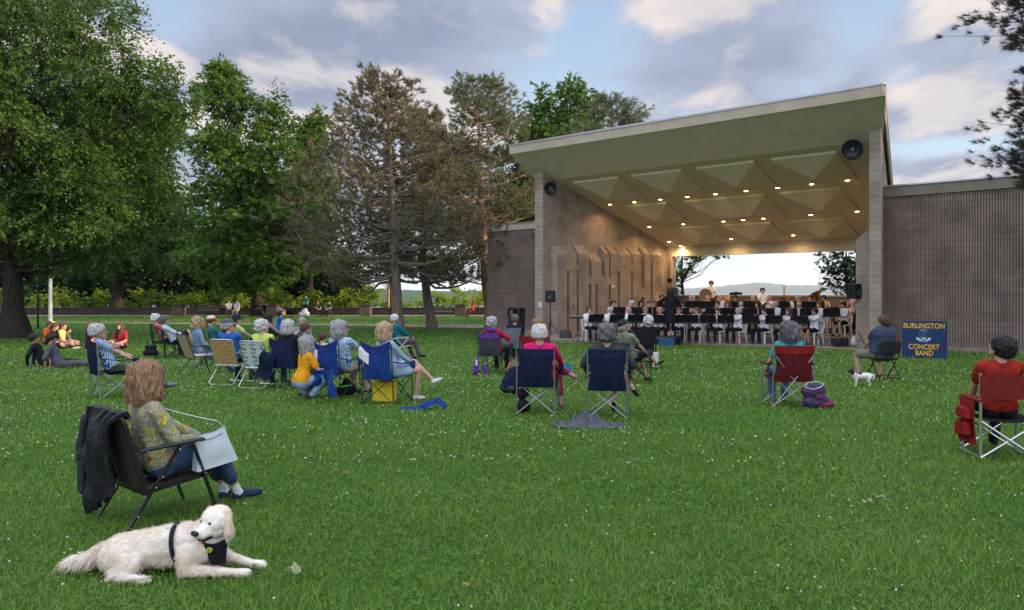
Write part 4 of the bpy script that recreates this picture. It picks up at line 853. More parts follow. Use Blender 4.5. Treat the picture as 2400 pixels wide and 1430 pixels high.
def figure(label, loc, face, seat=.42, lean=12, hunch=0.0, head=(0, 0), hands=None, feet=None, knees=(.12, .12), legs='long', sleeve='short', shirt=None, pants=None, shoe=None, skin='fair', hair=('short', 'grey'), cap=None, S=1.0, fat=1.0, vox=.019,
           hk=('relax', 'relax'), palm=None, elbow=None, hi=False, sock=None, group=None, twist=0, knee_pole=None, hs=1.0, roll=0, glasses=False, hairhi=1.0, female=False, name='person', z=None, hidden_feet=False):
    """face: heading in degrees, 0 = away from the camera, 90 = to the right"""
    P3 = Vector(loc); P3.z = P3.z if z is None else z; root = thing(name, label, 'person', P3, -R(face), group)
    hipc = Vector((0, 0, seat + .095 * S)); a = R(lean); sp = Vector((0, -math.sin(a), math.cos(a))); Z = Vector((0, 0, 1))
    mid = hipc + sp * .26 * S; up = Vector((0, -math.sin(a - hunch), math.cos(a - hunch))).normalized(); c7 = mid + up * .25 * S; ct, st = math.cos(R(twist)), math.sin(R(twist)); rx = Vector((ct, -st, 0)); fat_ = fat
    if roll: c7 += rx * math.sin(R(roll)) * .2
    hd = R(head[1]); hz = c7 + up * .045 * S + Vector((0, .035 * S, .085 * S)); yaw = R(head[0] + twist)
    Mh = Matrix.Translation(hz) @ Matrix.Rotation(-yaw, 4, 'Z') @ Matrix.Rotation(hd, 4, 'X') @ Matrix.Diagonal((S * hs, S * hs, S * hs, 1))
    pr = []; sw = (.165 if female else .185) * S; shz = mid + up * .185 * S; W = .10 * fat_ * S
    for s in (-1, 1):
        hx = Vector((s * .075 * S * (1.1 if female else 1), 0, 0)); pr.append((hipc + hx * 1.1 + Vector((0, .005, -.0)), W * 1.12, hipc + hx + sp * .10 * S, W * 1.02, PANTS)); pr.append((hipc + hx * 1.02 + sp * (.035 if seat < .7 else .02) * S, W * 1.17, hipc + hx + sp * .12 * S, W * 1.06, SHIRT)); pr.append((hipc + hx * .9 + sp * .10 * S, W * 1.04, mid + rx * s * .065 * S, W * (.92 if female else 1.0), SHIRT))
        pr.append((mid + rx * s * .065 * S, W * .95, shz + rx * s * .085 * S + up * -.03, W * 1.02, SHIRT)); pr.append((shz + rx * s * .07 * S, W * .82, shz + rx * s * (sw - .03) + up * .018, .060 * S * (fat_ ** .5), SHIRT)); pr.append((c7 - up * .03, .055 * S, shz + rx * s * (sw - .05) + up * .03, .052 * S, SHIRT))
        if female: pr.append((mid + up * .12 * S + rx * s * .06 * S + Vector((0, .065 * S, 0)), .052 * S, mid + up * .11 * S + rx * s * .055 * S + Vector((0, .07 * S, 0)), .05 * S, SHIRT))
        if fat_ > 1.1: pr.append((hipc + Vector((s * .04, .07 * fat_, .10)), .11 * fat_, mid + Vector((s * .04, .05 * fat_, 0)), .10 * fat_, SHIRT))
    pr.append((c7 + up * .005, .054 * S, tuple(hz + Vector((0, -.02, -.07)) * S), .050 * S, SKIN))
    hands = hands or ((-.09, .34, seat + .20), (.09, .34, seat + .20)); feet = feet or ((-.13, .46, .06), (.13, .46, .06)); HG = []
    fr = fat_ ** .5
    for i, s in enumerate((-1, 1)):
        sh = shz + rx * s * sw + up * .01; pole = (elbow[i] if elbow else (s * .6, -.6, -.7)); e, h = ik(sh, hands[i], .285 * S, .255 * S, pole)
        r0 = .050 * S * fr; ext = .014 * S
        if sleeve == 'long': pr += [(sh, r0 + ext, e, .044 * S * fr + ext * .6, SHIRT), (e, .042 * S * fr + ext * .6, e.lerp(h, .93), .031 * S + ext * .5, SHIRT), (e.lerp(h, .9), .027 * S, h, .024 * S, SKIN)]
        elif sleeve == 'none': pr += [(sh, r0 * .9, e, .038 * S * fr, SKIN), (e, .038 * S * fr, h, .024 * S, SKIN)]
        else:
            k = .62 if sleeve == 'short' else 1.0; m_ = sh.lerp(e, k); pr += [(sh, r0 + ext * .8, m_, r0 + ext, SHIRT), (sh.lerp(e, k * .8), .044 * S * fr, e, .037 * S * fr, SKIN), (e, .037 * S * fr, e.lerp(h, .35), .038 * S * fr, SKIN), (e.lerp(h, .35), .038 * S * fr, h, .024 * S, SKIN)]
        d = (h - e).normalized(); pn = Vector(palm[i]) if palm else Vector((-s * .5, .1, -1)); z_ = -(pn - d * pn.dot(d)).normalized(); x_ = d.cross(z_); flip = 1 if i == 1 else -1
        Mx = Matrix(((x_.x, d.x, z_.x, h.x), (x_.y, d.y, z_.y, h.y), (x_.z, d.z, z_.z, h.z), (0, 0, 0, 1))) @ Matrix.Diagonal((flip * S, S, S, 1)); HG.append((hk[i], Mx, flip))
        hj = hipc + Vector((s * .09 * S, .01, -.005)); ft = Vector(feet[i]); ank = ft + Vector((0, 0, .045 * S)); pole = knee_pole[i] if knee_pole else (s * knees[i], .6, 1); kn, ank = ik(hj, ank, .44 * S, .43 * S, pole); ft = ank - Vector((0, 0, .045 * S))
        t0 = .088 * S * fr; e2 = .012
        if legs in ('long', 'capri'):
            k = .95 if legs == 'long' else .62; pr += [(hj, t0, kn, .060 * S * fr + e2 * .3, PANTS), (kn, .060 * S * fr + e2 * .3, kn.lerp(ank, k), (.047 if legs == 'long' else .050) * S + e2, PANTS), (kn.lerp(ank, k * .9), .036 * S, ank, .032 * S, SKIN)]
        elif legs == 'shorts': pr += [(hj, t0 + .01, hj.lerp(kn, .88), .074 * S * fr, PANTS), (hj.lerp(kn, .7), .06 * S * fr, kn, .054 * S * fr, SKIN), (kn, .052 * S * fr, kn.lerp(ank, .35), .052 * S * fr, SKIN), (kn.lerp(ank, .35), .052 * S * fr, ank, .032 * S, SKIN)]
        else: pr += [(hj, t0 + .015, hj.lerp(kn, .5), .09 * S, PANTS), (hj.lerp(kn, .3), .07 * S, kn, .05 * S, SKIN), (kn, .048 * S, kn.lerp(ank, .35), .048 * S, SKIN), (kn.lerp(ank, .35), .048 * S, ank, .030 * S, SKIN)]
        if sock: pr.append((ank + (kn - ank).normalized() * .07, .037 * S, ank, .036 * S, SOCK))
        sh_ = (ank - kn).normalized(); fd = Vector((s * .12, 1, 0)).normalized(); fd = (fd - sh_ * fd.dot(sh_) * .55); fd.z = max(fd.z, -.5) if ft.z > .2 else max(fd.z * .25, -.25); fd.normalize(); hl = ank + sh_ * .03 * S - fd * .035 * S
        pr += [(hl, .036 * S, hl + fd * .10 * S, .037 * S, SHOE), (hl + fd * .09 * S + sh_ * .003, .038 * S, hl + fd * .195 * S + sh_ * .010 * S, .030 * S, SHOE)]
    pr = [(tuple(p), r, tuple(q), r2, m) for p, r, q, r2, m in pr]
    co, fs, mi = fuse(pr, vox, 3); parts = [(co, fs, mi)]
    hv, hf, hm = head_geo(.0065 if hi else .011); parts.append((np.array([tuple(Mh @ Vector(p)) for p in hv.tolist()]), hf, hm))
    for kind, Mx, flip in HG:
        v, f, m_ = hand_geo(kind, hi); v2 = np.array([tuple(Mx @ Vector(p)) for p in v.tolist()]); parts.append((v2, f[:, ::-1] if flip < 0 else f, m_))
    # cloth folds: displace clothed vertices along their normals
    v0, f0, m0 = parts[0]; vn = np.zeros_like(v0); fn = np.cross(v0[f0[:, 2]] - v0[f0[:, 0]], v0[f0[:, 3]] - v0[f0[:, 1]]); [np.add.at(vn, f0[:, k], fn) for k in range(4)]; vn /= np.linalg.norm(vn, axis=1)[:, None] + 1e-9
    cl = np.zeros(len(v0)); [np.maximum.at(cl, f0[:, k], ((m0 == 1) | (m0 == 2)).astype(float)) for k in range(4)]; q0 = (loc[0] * 3.7) % 6; xx, yy, zz = v0.T
    w1 = np.sin(zz * 46 + 2.2 * np.sin(xx * 17 + q0) + 1.7 * np.sin(yy * 21 + q0 * 2)); w2 = np.sin(xx * 38 + yy * 27 + 2 * np.sin(zz * 19 + q0)); w = (1 - np.abs(w1)) ** 1.5 * .6 + w2 * .35; parts[0] = (v0 + vn * (cl * w * .0075)[:, None], f0, m0)
    V = []; Fq = []; MI = []; o = 0
    for v, f, m_ in parts: V.append(v); Fq.append(np.asarray(f) + o); MI.append(m_); o += len(v)
    skm = SK[skin]; dflt = cloth('navy_cloth', (.02, .025, .05)); mats = [skm, shirt or dflt, pants or dflt, shoe or M('dark_shoe', (.03, .03, .035), .6), sock or M('white_sock', (.6, .6, .6), .8), EYEM, LIPM]
    body = link_mesh('body', np_mesh('body', np.concatenate(V), np.concatenate(Fq), mats, True, np.concatenate(MI)), root)
    if hair:
        st_, hc = hair; key = (st_, hairhi, int(abs(loc[0] * 7)) % 3 if hairhi == 1 else 9)
        if key not in _hairc: _hairc[key] = hair_geo(st_, hairhi, key[2])
        v, f = _hairc[key]
        if cap: k_ = (v[:, 2] < .075); keep = k_[f].all(1); f = f[keep]
        v2 = np.array([tuple(Mh @ Vector(p)) for p in v.tolist()]); link_mesh('hair', np_mesh('hair', v2, f, hairmat('hair_' + hc, HC[hc]), True), root)
    if cap: cap_obj(root, cap[0], cap[1], Mh)
    if glasses:
        mb = MB()
        for s in (-1, 1): mb.tube([(s * .030 + .021 * math.cos(q), .098 + .0 * q, .018 + .017 * math.sin(q)) for q in [k * math.pi / 5 for k in range(10)]], .0022, 4, closed=True); mb.tube([(s * .052, .096, .022), (s * .078, .06, .024), (s * .086, -.01, .018)], .0022, 4)
        mb.tube([(-.009, .099, .020), (.009, .099, .020)], .0022, 4); mb.v = [tuple(Mh @ Vector(p)) for p in mb.v]; mb.build('glasses', BLACKP, root)
    root['_hz'] = 0; del root['_hz']
    return root
# ================================================================== CHAIRS (origin on the grass under the sitter, +Y forward)
STEEL = M('grey_steel', (.30, .31, .32), .35, .1, 20, metal=.7); ALU = M('aluminium', (.62, .62, .62), .3, .08, 20, metal=.85)
def quad_chair(label, loc, face, fabric, tube=BLACKM, w=.54, back=.90, seat=.42, ears=.0, low=None, arms=True, trim=None, group='folding camp chairs on the lawn', cup=True, xback=False):
    t = thing('camp_chair', label, 'camp chair', loc, -R(face), group); h = w / 2; yr, yf = -.22, .30; br = -.30
    for s in (-1, 1):
        mb = MB(); mb.tube([(s * (h + .01), yr - .03, 0), (s * h, br, back)], .0095, 7); mb.ell((s * (h + .01), yr - .03, .012), (.02, .02, .014), seg=8, rings=4); mb.build('leg', tube, t, True)
        mb = MB(); mb.tube([(s * (h + .03), yf + .02, 0), (s * (h + .03), yf - .03, .64)], .0095, 7); mb.ell((s * (h + .03), yf + .02, .012), (.02, .02, .014), seg=8, rings=4); mb.build('leg', tube, t, True)
    sz = seat + .02
    for pts in ([((-h, yr - .04, .02), (h, br * .8, sz))], [((h, yr - .02, .02), (-h, br * .8 + .02, sz))], [((-h - .02, yf, .02), (h + .02, yf - .03, sz))], [((h + .02, yf + .02, .02), (-h - .02, yf - .01, sz))],
                [((-h - .03, yf, .03), (-h, yr + .01, sz)), ((-h - .01, yr, .03), (-h - .02, yf, sz))], [((h + .03, yf, .03), (h, yr + .01, sz)), ((h + .01, yr, .03), (h + .02, yf, sz))]):
        mb = MB()
        for a, b in pts: mb.tube([a, b], .008, 6)
        mb.build('cross_brace', tube, t, True)
    if xback:
        mb = MB()
        mb.tube([(-h, yr - .065, .02), (h * .95, br - .02, back - .14)], .009, 6); mb.tube([(h, yr - .065, .02), (-h * .95, br - .03, back - .14)], .009, 6); mb.build('cross_brace', tube, t, True)
    # sagging fabric seat and back
    g = [[(x * h, yr + .02 + (yf - yr - .02) * v, seat + .02 - .06 * (1 - x * x) * (1 - (v - .3) ** 2) + .015 * math.sin(v * 9 + x * 3)) for v in [k / 6 for k in range(7)]] for x in [-1 + 2 * k / 10 for k in range(11)]]
    mb = MB(); mb.sheet(g, 0, .006); mb.build('seat', fabric, t, True)
    zl = low if low is not None else seat - .03
    g = []
    for i in range(21):
        x = -1 + 2 * i / 20; col_ = []
        for j in range(15):
            v = j / 14; tp = back + .01 + ears * (abs(x) ** 1.5) - ears * .55; z = zl + (tp - zl) * v; nar = 1 - .12 * math.sin(v * 3.14) * (1 if v < .8 else .6)
            y = yr - .02 + (br - yr) * v - .065 * (1 - x * x) * math.sin(min(1, v + .15) * 2.6) - .02 * (1 - v) + .009 * math.sin(x * 11 + v * 7) * (1 - v * .5) + .007 * math.sin(abs(x) * 14 - v * 12); col_.append((x * h * nar, y, z))
        g.append(col_)
    mb = MB(); mb.sheet(g, 0, -.006); mb.build('backrest', fabric, t, True)
    if trim: mb = MB(); mb.sheet([[(p[0] * 1.01, p[1] - .010, p[2] + .003) for p in c[11:]] for c in g], 0, -.005); mb.build('top_band', trim, t, True)
    if arms:
        for s in (-1, 1):
            g = [[(s * (h + .02) + u * .035, br + .06 + (yf + .03 - br - .06) * v, .66 - .035 * math.sin(v * 3.1) + (.02 * (1 - v))) for u in (-1, 0, 1)] for v in [k / 8 for k in range(9)]]
            mb = MB(); mb.sheet(g, 0, .012); mb.build('armrest', fabric, t, True)
            if cup and s > 0:
                mb = MB(); mb.lathe([(.038, -.12), (.044, -.06), (.045, .0), (.040, .0), (.036, -.10)], (s * (h + .05), yf - .02, .655), seg=12); mb.build('cup_holder', fabric, t, True)
    return t
def web_chair(label, loc, face, m1, m2, tube=ALU, w=.50, back=.88, strips=True, group='webbed lawn chairs'):
    t = thing('lawn_chair', label, 'lawn chair', loc, -R(face), group); h = w / 2; sz = .40; top = Vector((0, -.40, back)); bot = Vector((0, -.18, sz - .06)); r = .011
    P = lambda x, v: (x * h, bot.y + (top.y - bot.y) * v, bot.z + (top.z - bot.z) * v)
    mb = MB(); mb.tube([P(-1, 0), P(-1, .9), P(-.93, .975), P(-.8, 1), P(.8, 1), P(.93, .975), P(1, .9), P(1, 0)], r, 8); mb.build('back_frame', tube, t, True)
    Q = lambda x, v: (x * h, -.20 + .50 * v, sz - .03 + .05 * v)
    mb = MB(); mb.tube([Q(-1, 0), Q(-1, .93), Q(-.85, 1), Q(.85, 1), Q(1, .93), Q(1, 0), Q(-1, 0)], r, 8); mb.build('seat_frame', tube, t, True)
    for ya, yb, zt in ((.34, -.16, .62), (-.38, .20, .62)):                              # rear U leg reaches up to the arm, front likewise
        mb = MB(); mb.tube([(-h - .02, yb, zt), (-h - .02, ya, .04), (-h + .02, ya + .0, .012), (h - .02, ya, .012), (h + .02, ya, .04), (h + .02, yb, zt)], r, 8); mb.build('leg', tube, t, True)
    for s in (-1, 1): mb = MB(); mb.tube([(s * (h + .02), -.30, .62), (s * (h + .02), .22, .635)], .014, 8, flat=.8); mb.bar((s * (h + .02), -.18, .645), (s * (h + .02), .22, .655), .045, .018); mb.build('armrest', [tube], t, True)
    mb = MB()
    def weave(PP, nx, ny, wx, wy):
        for i in range(nx):
            x = -1 + 2 * (i + .5) / nx
            mb.sheet([[(lambda p: (p[0], p[1] - .004 * (1 if (i + j) % 2 else -1), p[2] + .004))(PP(x + sx * wx, (j + .0) / (ny * 1.0))) for sx in (-1, 1)] for j in range(ny + 1)], 0 if i % 2 == 0 or not strips else 1, .002)
        for j in range(ny):
            v = (j + .5) / ny
            mb.sheet([[(lambda p: (p[0], p[1] + .004 * (1 if (i + j) % 2 else -1), p[2] + .004))(PP(-1.02 + 2.04 * i / nx, v + sy * wy)) for sy in (-1, 1)] for i in range(nx + 1)], 1 if strips else 0, .002)
    weave(P, 5, 7, .155, .052); weave(Q, 5, 5, .155, .07); mb.build('webbing', [m1, m2], t)
    return t
def sling_chair(label, loc, face, fabric, tube=BLACKM, cushion=None, handle=True, back=.90, w=.50):
    t = thing('sling_chair', label, 'folding chair', loc, -R(face), 'folding camp chairs on the lawn'); h = w / 2; sz = .41
    B = lambda x, v: (x * h, -.20 - .20 * v, sz - .04 + (back - sz + .04) * v)
    mb = MB()
    for s in (-1, 1): mb.tube([B(s, -.02), B(s, 1.0)], .012, 8)
    mb.tube([B(-1, 0), B(1, 0)], .011, 8)
    if handle: mb.tube([B(-.62, .97), B(-.6, 1.12), B(-.4, 1.17), B(.4, 1.17), B(.6, 1.12), B(.62, .97)], .012, 8)
    mb.tube([B(-1, 1), B(1, 1)], .011, 8); mb.build('back_frame', tube, t, True)
    mb = MB(); mb.sheet([[(x * h * .97, -.20 - .20 * v - .02 * (1 - x * x) + .001, sz - .03 + (back - sz + .02) * v) for v in [k / 6 for k in range(7)]] for x in [-1 + k / 4 for k in range(9)]], 0, -.008); mb.build('backrest', fabric, t, True)
    mb = MB(); mb.sheet([[(x * h * .97, -.18 + .46 * v, sz - .02 * (1 - x * x) + .02 * v) for v in [k / 6 for k in range(7)]] for x in [-1 + k / 4 for k in range(9)]], 0, .008); mb.tube([(-h, .28, sz + .02), (h, .28, sz + .02)], .012, 8); mb.build('seat', fabric, t, True)
    if cushion: mb = MB(); mb.box((0, .02, sz + .035), (w * .86, .40, .05), bev=.018); mb.build('cushion', cushion, t, True)
    for s in (-1, 1):
        mb = MB(); mb.tube([(s * (h + .01), -.36, 0), (s * (h + .01), .06, .46), (s * (h + .01), .12, .63)], .012, 8); mb.build('leg', tube, t, True)
        mb = MB(); mb.tube([(s * (h + .02), .38, 0), (s * (h + .02), .22, .40), (s * (h + .02), .10, .62)], .012, 8); mb.build('leg', tube, t, True)
        mb = MB(); mb.tube([(s * (h + .015), -.30, .64), (s * (h + .02), .26, .66)], .016, 8, flat=.7); mb.build('armrest', tube, t, True)
    return t
# ================================================================== PROPS AND ANIMALS
def rot3(x=0, y=0, z=0): return Matrix.Rotation(R(z), 3, 'Z') @ Matrix.Rotation(R(y), 3, 'Y') @ Matrix.Rotation(R(x), 3, 'X')
def soft(name, prims, mat, parent, vox=.012, noise_=.0, seed=1, sm=2):
    co, fs, _ = fuse([(a, r, b, q, 0) for a, r, b, q in prims], vox, sm)
    if noise_:
        rng = np.random.default_rng(seed); ph = rng.uniform(0, 6, 6); n = co - co.mean(0); n /= np.linalg.norm(n, axis=1)[:, None] + 1e-6
        f = np.sin(co[:, 0] * 31 + 5 * np.sin(co[:, 2] * 13 + ph[0]) + ph[1]) * .5 + np.sin(co[:, 2] * 23 + 4 * np.sin(co[:, 1] * 19 + ph[2]) + ph[3]) * .5 + .4 * np.sin(co[:, 1] * 47 + co[:, 0] * 37 + ph[4]); co = co + n * (f * noise_)[:, None]
    return link_mesh(name, np_mesh(name, co, fs, mat, True), parent)
def drape(name, label, cat, loc, face, grid, mat, thick=.012, amp=.02, group=None, parts=None):
    t = thing(name, label, cat, loc, -R(face), group); mb = MB(); g = [[Vector(p) + Vector((0, -amp * (math.sin(i * 1.9 + j * .7) + .6 * math.sin(j * 1.3 - i * .8)), 0)) for j, p in enumerate(r)] for i, r in enumerate(grid)]; mb.sheet(g, 0, thick); mb.build('cloth', mat, t, True); return t

def crumple(name, pts, width, height, mat, parent, seed=1, n=34, m=15, amp=1.0):
    """crumpled cloth lying along a path of ground points: uneven ridges, edges tucked under"""
    rng = np.random.default_rng(seed); ph = rng.uniform(0, 6, 8); P = [Vector(p) for p in pts]; g = []
    for i in range(n):
        s = i / (n - 1) * (len(P) - 1); k = min(len(P) - 2, int(s)); c = P[k].lerp(P[k + 1], s - k); d = (P[k + 1] - P[k]).normalized(); sd = Vector((-d.y, d.x, 0)).normalized(); e = math.sin(math.pi * min(1, (i + .8) / n)) ** .4; row = []
        for j in range(m):
            v = -1 + 2 * j / (m - 1); wv = width * e * (1 + .18 * math.sin(i * .5 + ph[0])) * .5; f = math.sin(i * .55 + v * 3 + ph[1]) * .5 + abs(math.sin(i * .31 - v * 5 + ph[2])) * .8 + math.sin(v * 9 + i * .23 + ph[3]) * .35 + rng.normal(0, .08)
            dome = (1 - abs(v) ** 2.4); z = c.z + height * dome * (.55 + .45 * f * amp) * e; row.append(c + sd * (v * wv + .012 * math.sin(i * .9 + ph[4])) + d * (.02 * math.sin(v * 6 + i * .4 + ph[5])) + Vector((0, 0, max(.004, z) - c.z)))
        g.append(row)
    mb = MB(); mb.sheet(g, 0, -.006); return mb.build(name, mat, parent, True)
NAVY = cloth('navy_canvas', (.006, .012, .034)); BLUEC = cloth('blue_canvas', (.010, .042, .18)); DBLUE = cloth('deep_blue_canvas', (.010, .016, .055)); REDC = cloth('red_canvas', (.19, .012, .010)); REDD = cloth('dark_red_canvas', (.085, .008, .010)); PURP = cloth('purple_canvas', (.10, .04, .24)); DGREY = cloth('dark_grey_canvas', (.045, .045, .055)); GREYC = cloth('grey_canvas', (.13, .135, .14)); GREENC = cloth('green_canvas', (.006, .045, .024)); TAN = cloth('tan_sling', (.30, .235, .15)); BLK = cloth('black_cloth', (.012, .012, .016)); WHITEC = cloth('white_cloth', (.60, .61, .62)); YEL = cloth('yellow_bag', (.60, .46, .03)); DENIM = cloth('denim', (.07, .12, .22), kind='denim'); LDENIM = cloth('light_denim', (.22, .31, .42), kind='denim'); CREAM = M('cream_webbing', (.55, .50, .40), .7, .15); GRNW = M('green_webbing', (.02, .22, .07), .6, .15); WHTW = M('white_webbing', (.55, .58, .58), .6, .1); TANW = M('tan_webbing', (.42, .27, .10), .7, .2, 60); PATW = cloth('floral_canvas', (.2, .2, .2), kind='floral2') if False else M('floral_canvas', (.30, .25, .20), .8, .75, 38)

def fg_chair(loc, face):
    t = thing('folding_chair', 'low black folding chair with flat armrests under the woman in the floral sweater', 'folding chair', loc, -R(face)); h = .265; sz = .33; m = M('black_enamel', (.010, .010, .012), .32, .2, 20, spec=.5); sc = M('screw_steel', (.5, .5, .5), .3, 0, metal=.9)
    weave, nt, b = newmat('dark_woven'); uv = nnode(nt, 'ShaderNodeTexCoord'); ck = nnode(nt, 'ShaderNodeTexBrick', {'Vector': uv.outputs['Object'], 'Scale': 1.0, 'Color1': (.028, .021, .013, 1), 'Color2': (.045, .034, .02, 1), 'Mortar': (.004, .004, .004, 1), 'Brick Width': .02, 'Row Height': .010, 'Mortar Size': .0022}); mp = nnode(nt, 'ShaderNodeMapping', {0: uv.outputs['Object'], 'Rotation': (R(90), 0, 0)}); nt.links.new(mp.outputs[0], ck.inputs['Vector']); nt.links.new(ck.outputs[0], b.inputs['Base Color']); b.inputs['Roughness'].default_value = .7
    B = lambda x, v: (x * h, -.19 - .17 * v, .27 + .57 * v)
    mb = MB()
    for s in (-1, 1): mb.bar(B(s, -.05), B(s, .93), .024, .030)
    mb.tube([B(-1, .90), B(-.96, .97), B(-.85, 1), B(.85, 1), B(.96, .97), B(1, .90)], .016, 8); mb.bar(B(-1, .02), B(1, .02), .02, .02); mb.build('back_frame', m, t)
    mb = MB(); mb.sheet([[(x * h * .96, -.19 - .17 * v - .035 * (1 - x * x), .28 + .56 * v) for v in [k / 8 for k in range(9)]] for x in [-1 + k / 5 for k in range(11)]], 0, -.006); mb.build('backrest', weave, t, True)
    mb = MB(); mb.sheet([[(x * h * .96, -.18 + .50 * v, sz - .05 + .05 * v - .02 * (1 - x * x)) for v in [k / 6 for k in range(7)]] for x in [-1 + k / 5 for k in range(11)]], 0, .008); mb.build('seat', weave, t, True)
    mb = MB()
    for s in (-1, 1): mb.bar((s * h, -.22, sz - .075), (s * h, .33, sz + .0), .022, .032)
    mb.bar((-h, .33, sz), (h, .33, sz), .02, .03); mb.bar((-h, -.21, sz - .07), (h, -.21, sz - .07), .02, .03); mb.build('seat_frame', m, t)
    for s in (-1, 1):
        x = s * (h + .018)
        mb = MB(); mb.bar((x, -.33, .0), (x, .06, .57), .016, .034, up=(1, 0, 0)); mb.build('leg', m, t)
        mb = MB(); mb.bar((x + s * .014, .36, 0), (x + s * .014, .16, .575), .016, .034, up=(1, 0, 0)); mb.build('leg', m, t)
        mb = MB(); mb.box((x + s * .008, .0, .59), (.055, .50, .022), rot3(x=3.5), bev=.007); mb.build('armrest', m, t)
        mb = MB()
        for y, z in ((-.26, .10), (-.13, .29), (-.08, .36), (.05, .55), (.17, .56), (.22, .40), (-.19, .565), (.255, .335)): mb.lathe([(.0001, -.004), (.008, -.004), (.008, .004), (.0001, .006)], (x + s * .026, y, z), (s, 0, 0), 8)
        mb.build('screw', sc, t)
    return t

def fur(V, Fq, mask, n, rng, length, dirf, w=.0028, lift=.35):
    """ribbon tufts over surface faces"""
    idx = np.nonzero(mask)[0]; A = V[Fq[idx]]; c = A.mean(1); nr = np.cross(A[:, 2] - A[:, 0], A[:, 3] - A[:, 1]); ar = np.linalg.norm(nr, axis=1); nr /= ar[:, None] + 1e-12; k = rng.choice(len(idx), n, p=ar / ar.sum()); c = c[k] + rng.normal(scale=.003, size=(n, 3)); nn = nr[k]
    d = dirf(c) + rng.normal(scale=.28, size=(n, 3)); d -= nn * (d * nn).sum(1)[:, None]; d /= np.linalg.norm(d, axis=1)[:, None] + 1e-9; L = (length(c) * rng.uniform(.6, 1.2, n))[:, None]; s = np.cross(d, nn) * w
    p0 = c - nn * .002; p1 = c + d * L * .5 + nn * L * lift * .5; p2 = c + d * L + nn * L * lift * .35; p2[:, 2] -= L[:, 0] * .15
    P = np.stack([p0 - s, p0 + s, p1 + s * .8, p1 - s * .8, p2], 1).reshape(-1, 3); b = np.arange(n)[:, None] * 5; return P, np.concatenate([b + np.array([0, 1, 2, 3]), b + np.array([3, 2, 4, 4])])
def furmat(name, c1, c2):
    m, nt, b = newmat(name); tc = nnode(nt, 'ShaderNodeTexCoord'); nz = nnode(nt, 'ShaderNodeTexNoise', {'Vector': tc.outputs['Object'], 'Scale': 7.0, 'Detail': 8.0, 'Roughness': .65, 'Distortion': .6}); mr = nnode(nt, 'ShaderNodeMapRange', {0: nz.outputs[0], 1: .38, 2: .64}); mx = nnode(nt, 'ShaderNodeMix', {0: mr.outputs[0], 6: c1 + (1,), 7: c2 + (1,)}, data_type='RGBA'); nt.links.new(mx.outputs[2], b.inputs['Base Color']); b.inputs['Roughness'].default_value = .7; b.inputs['Specular IOR Level'].default_value = .15; return m
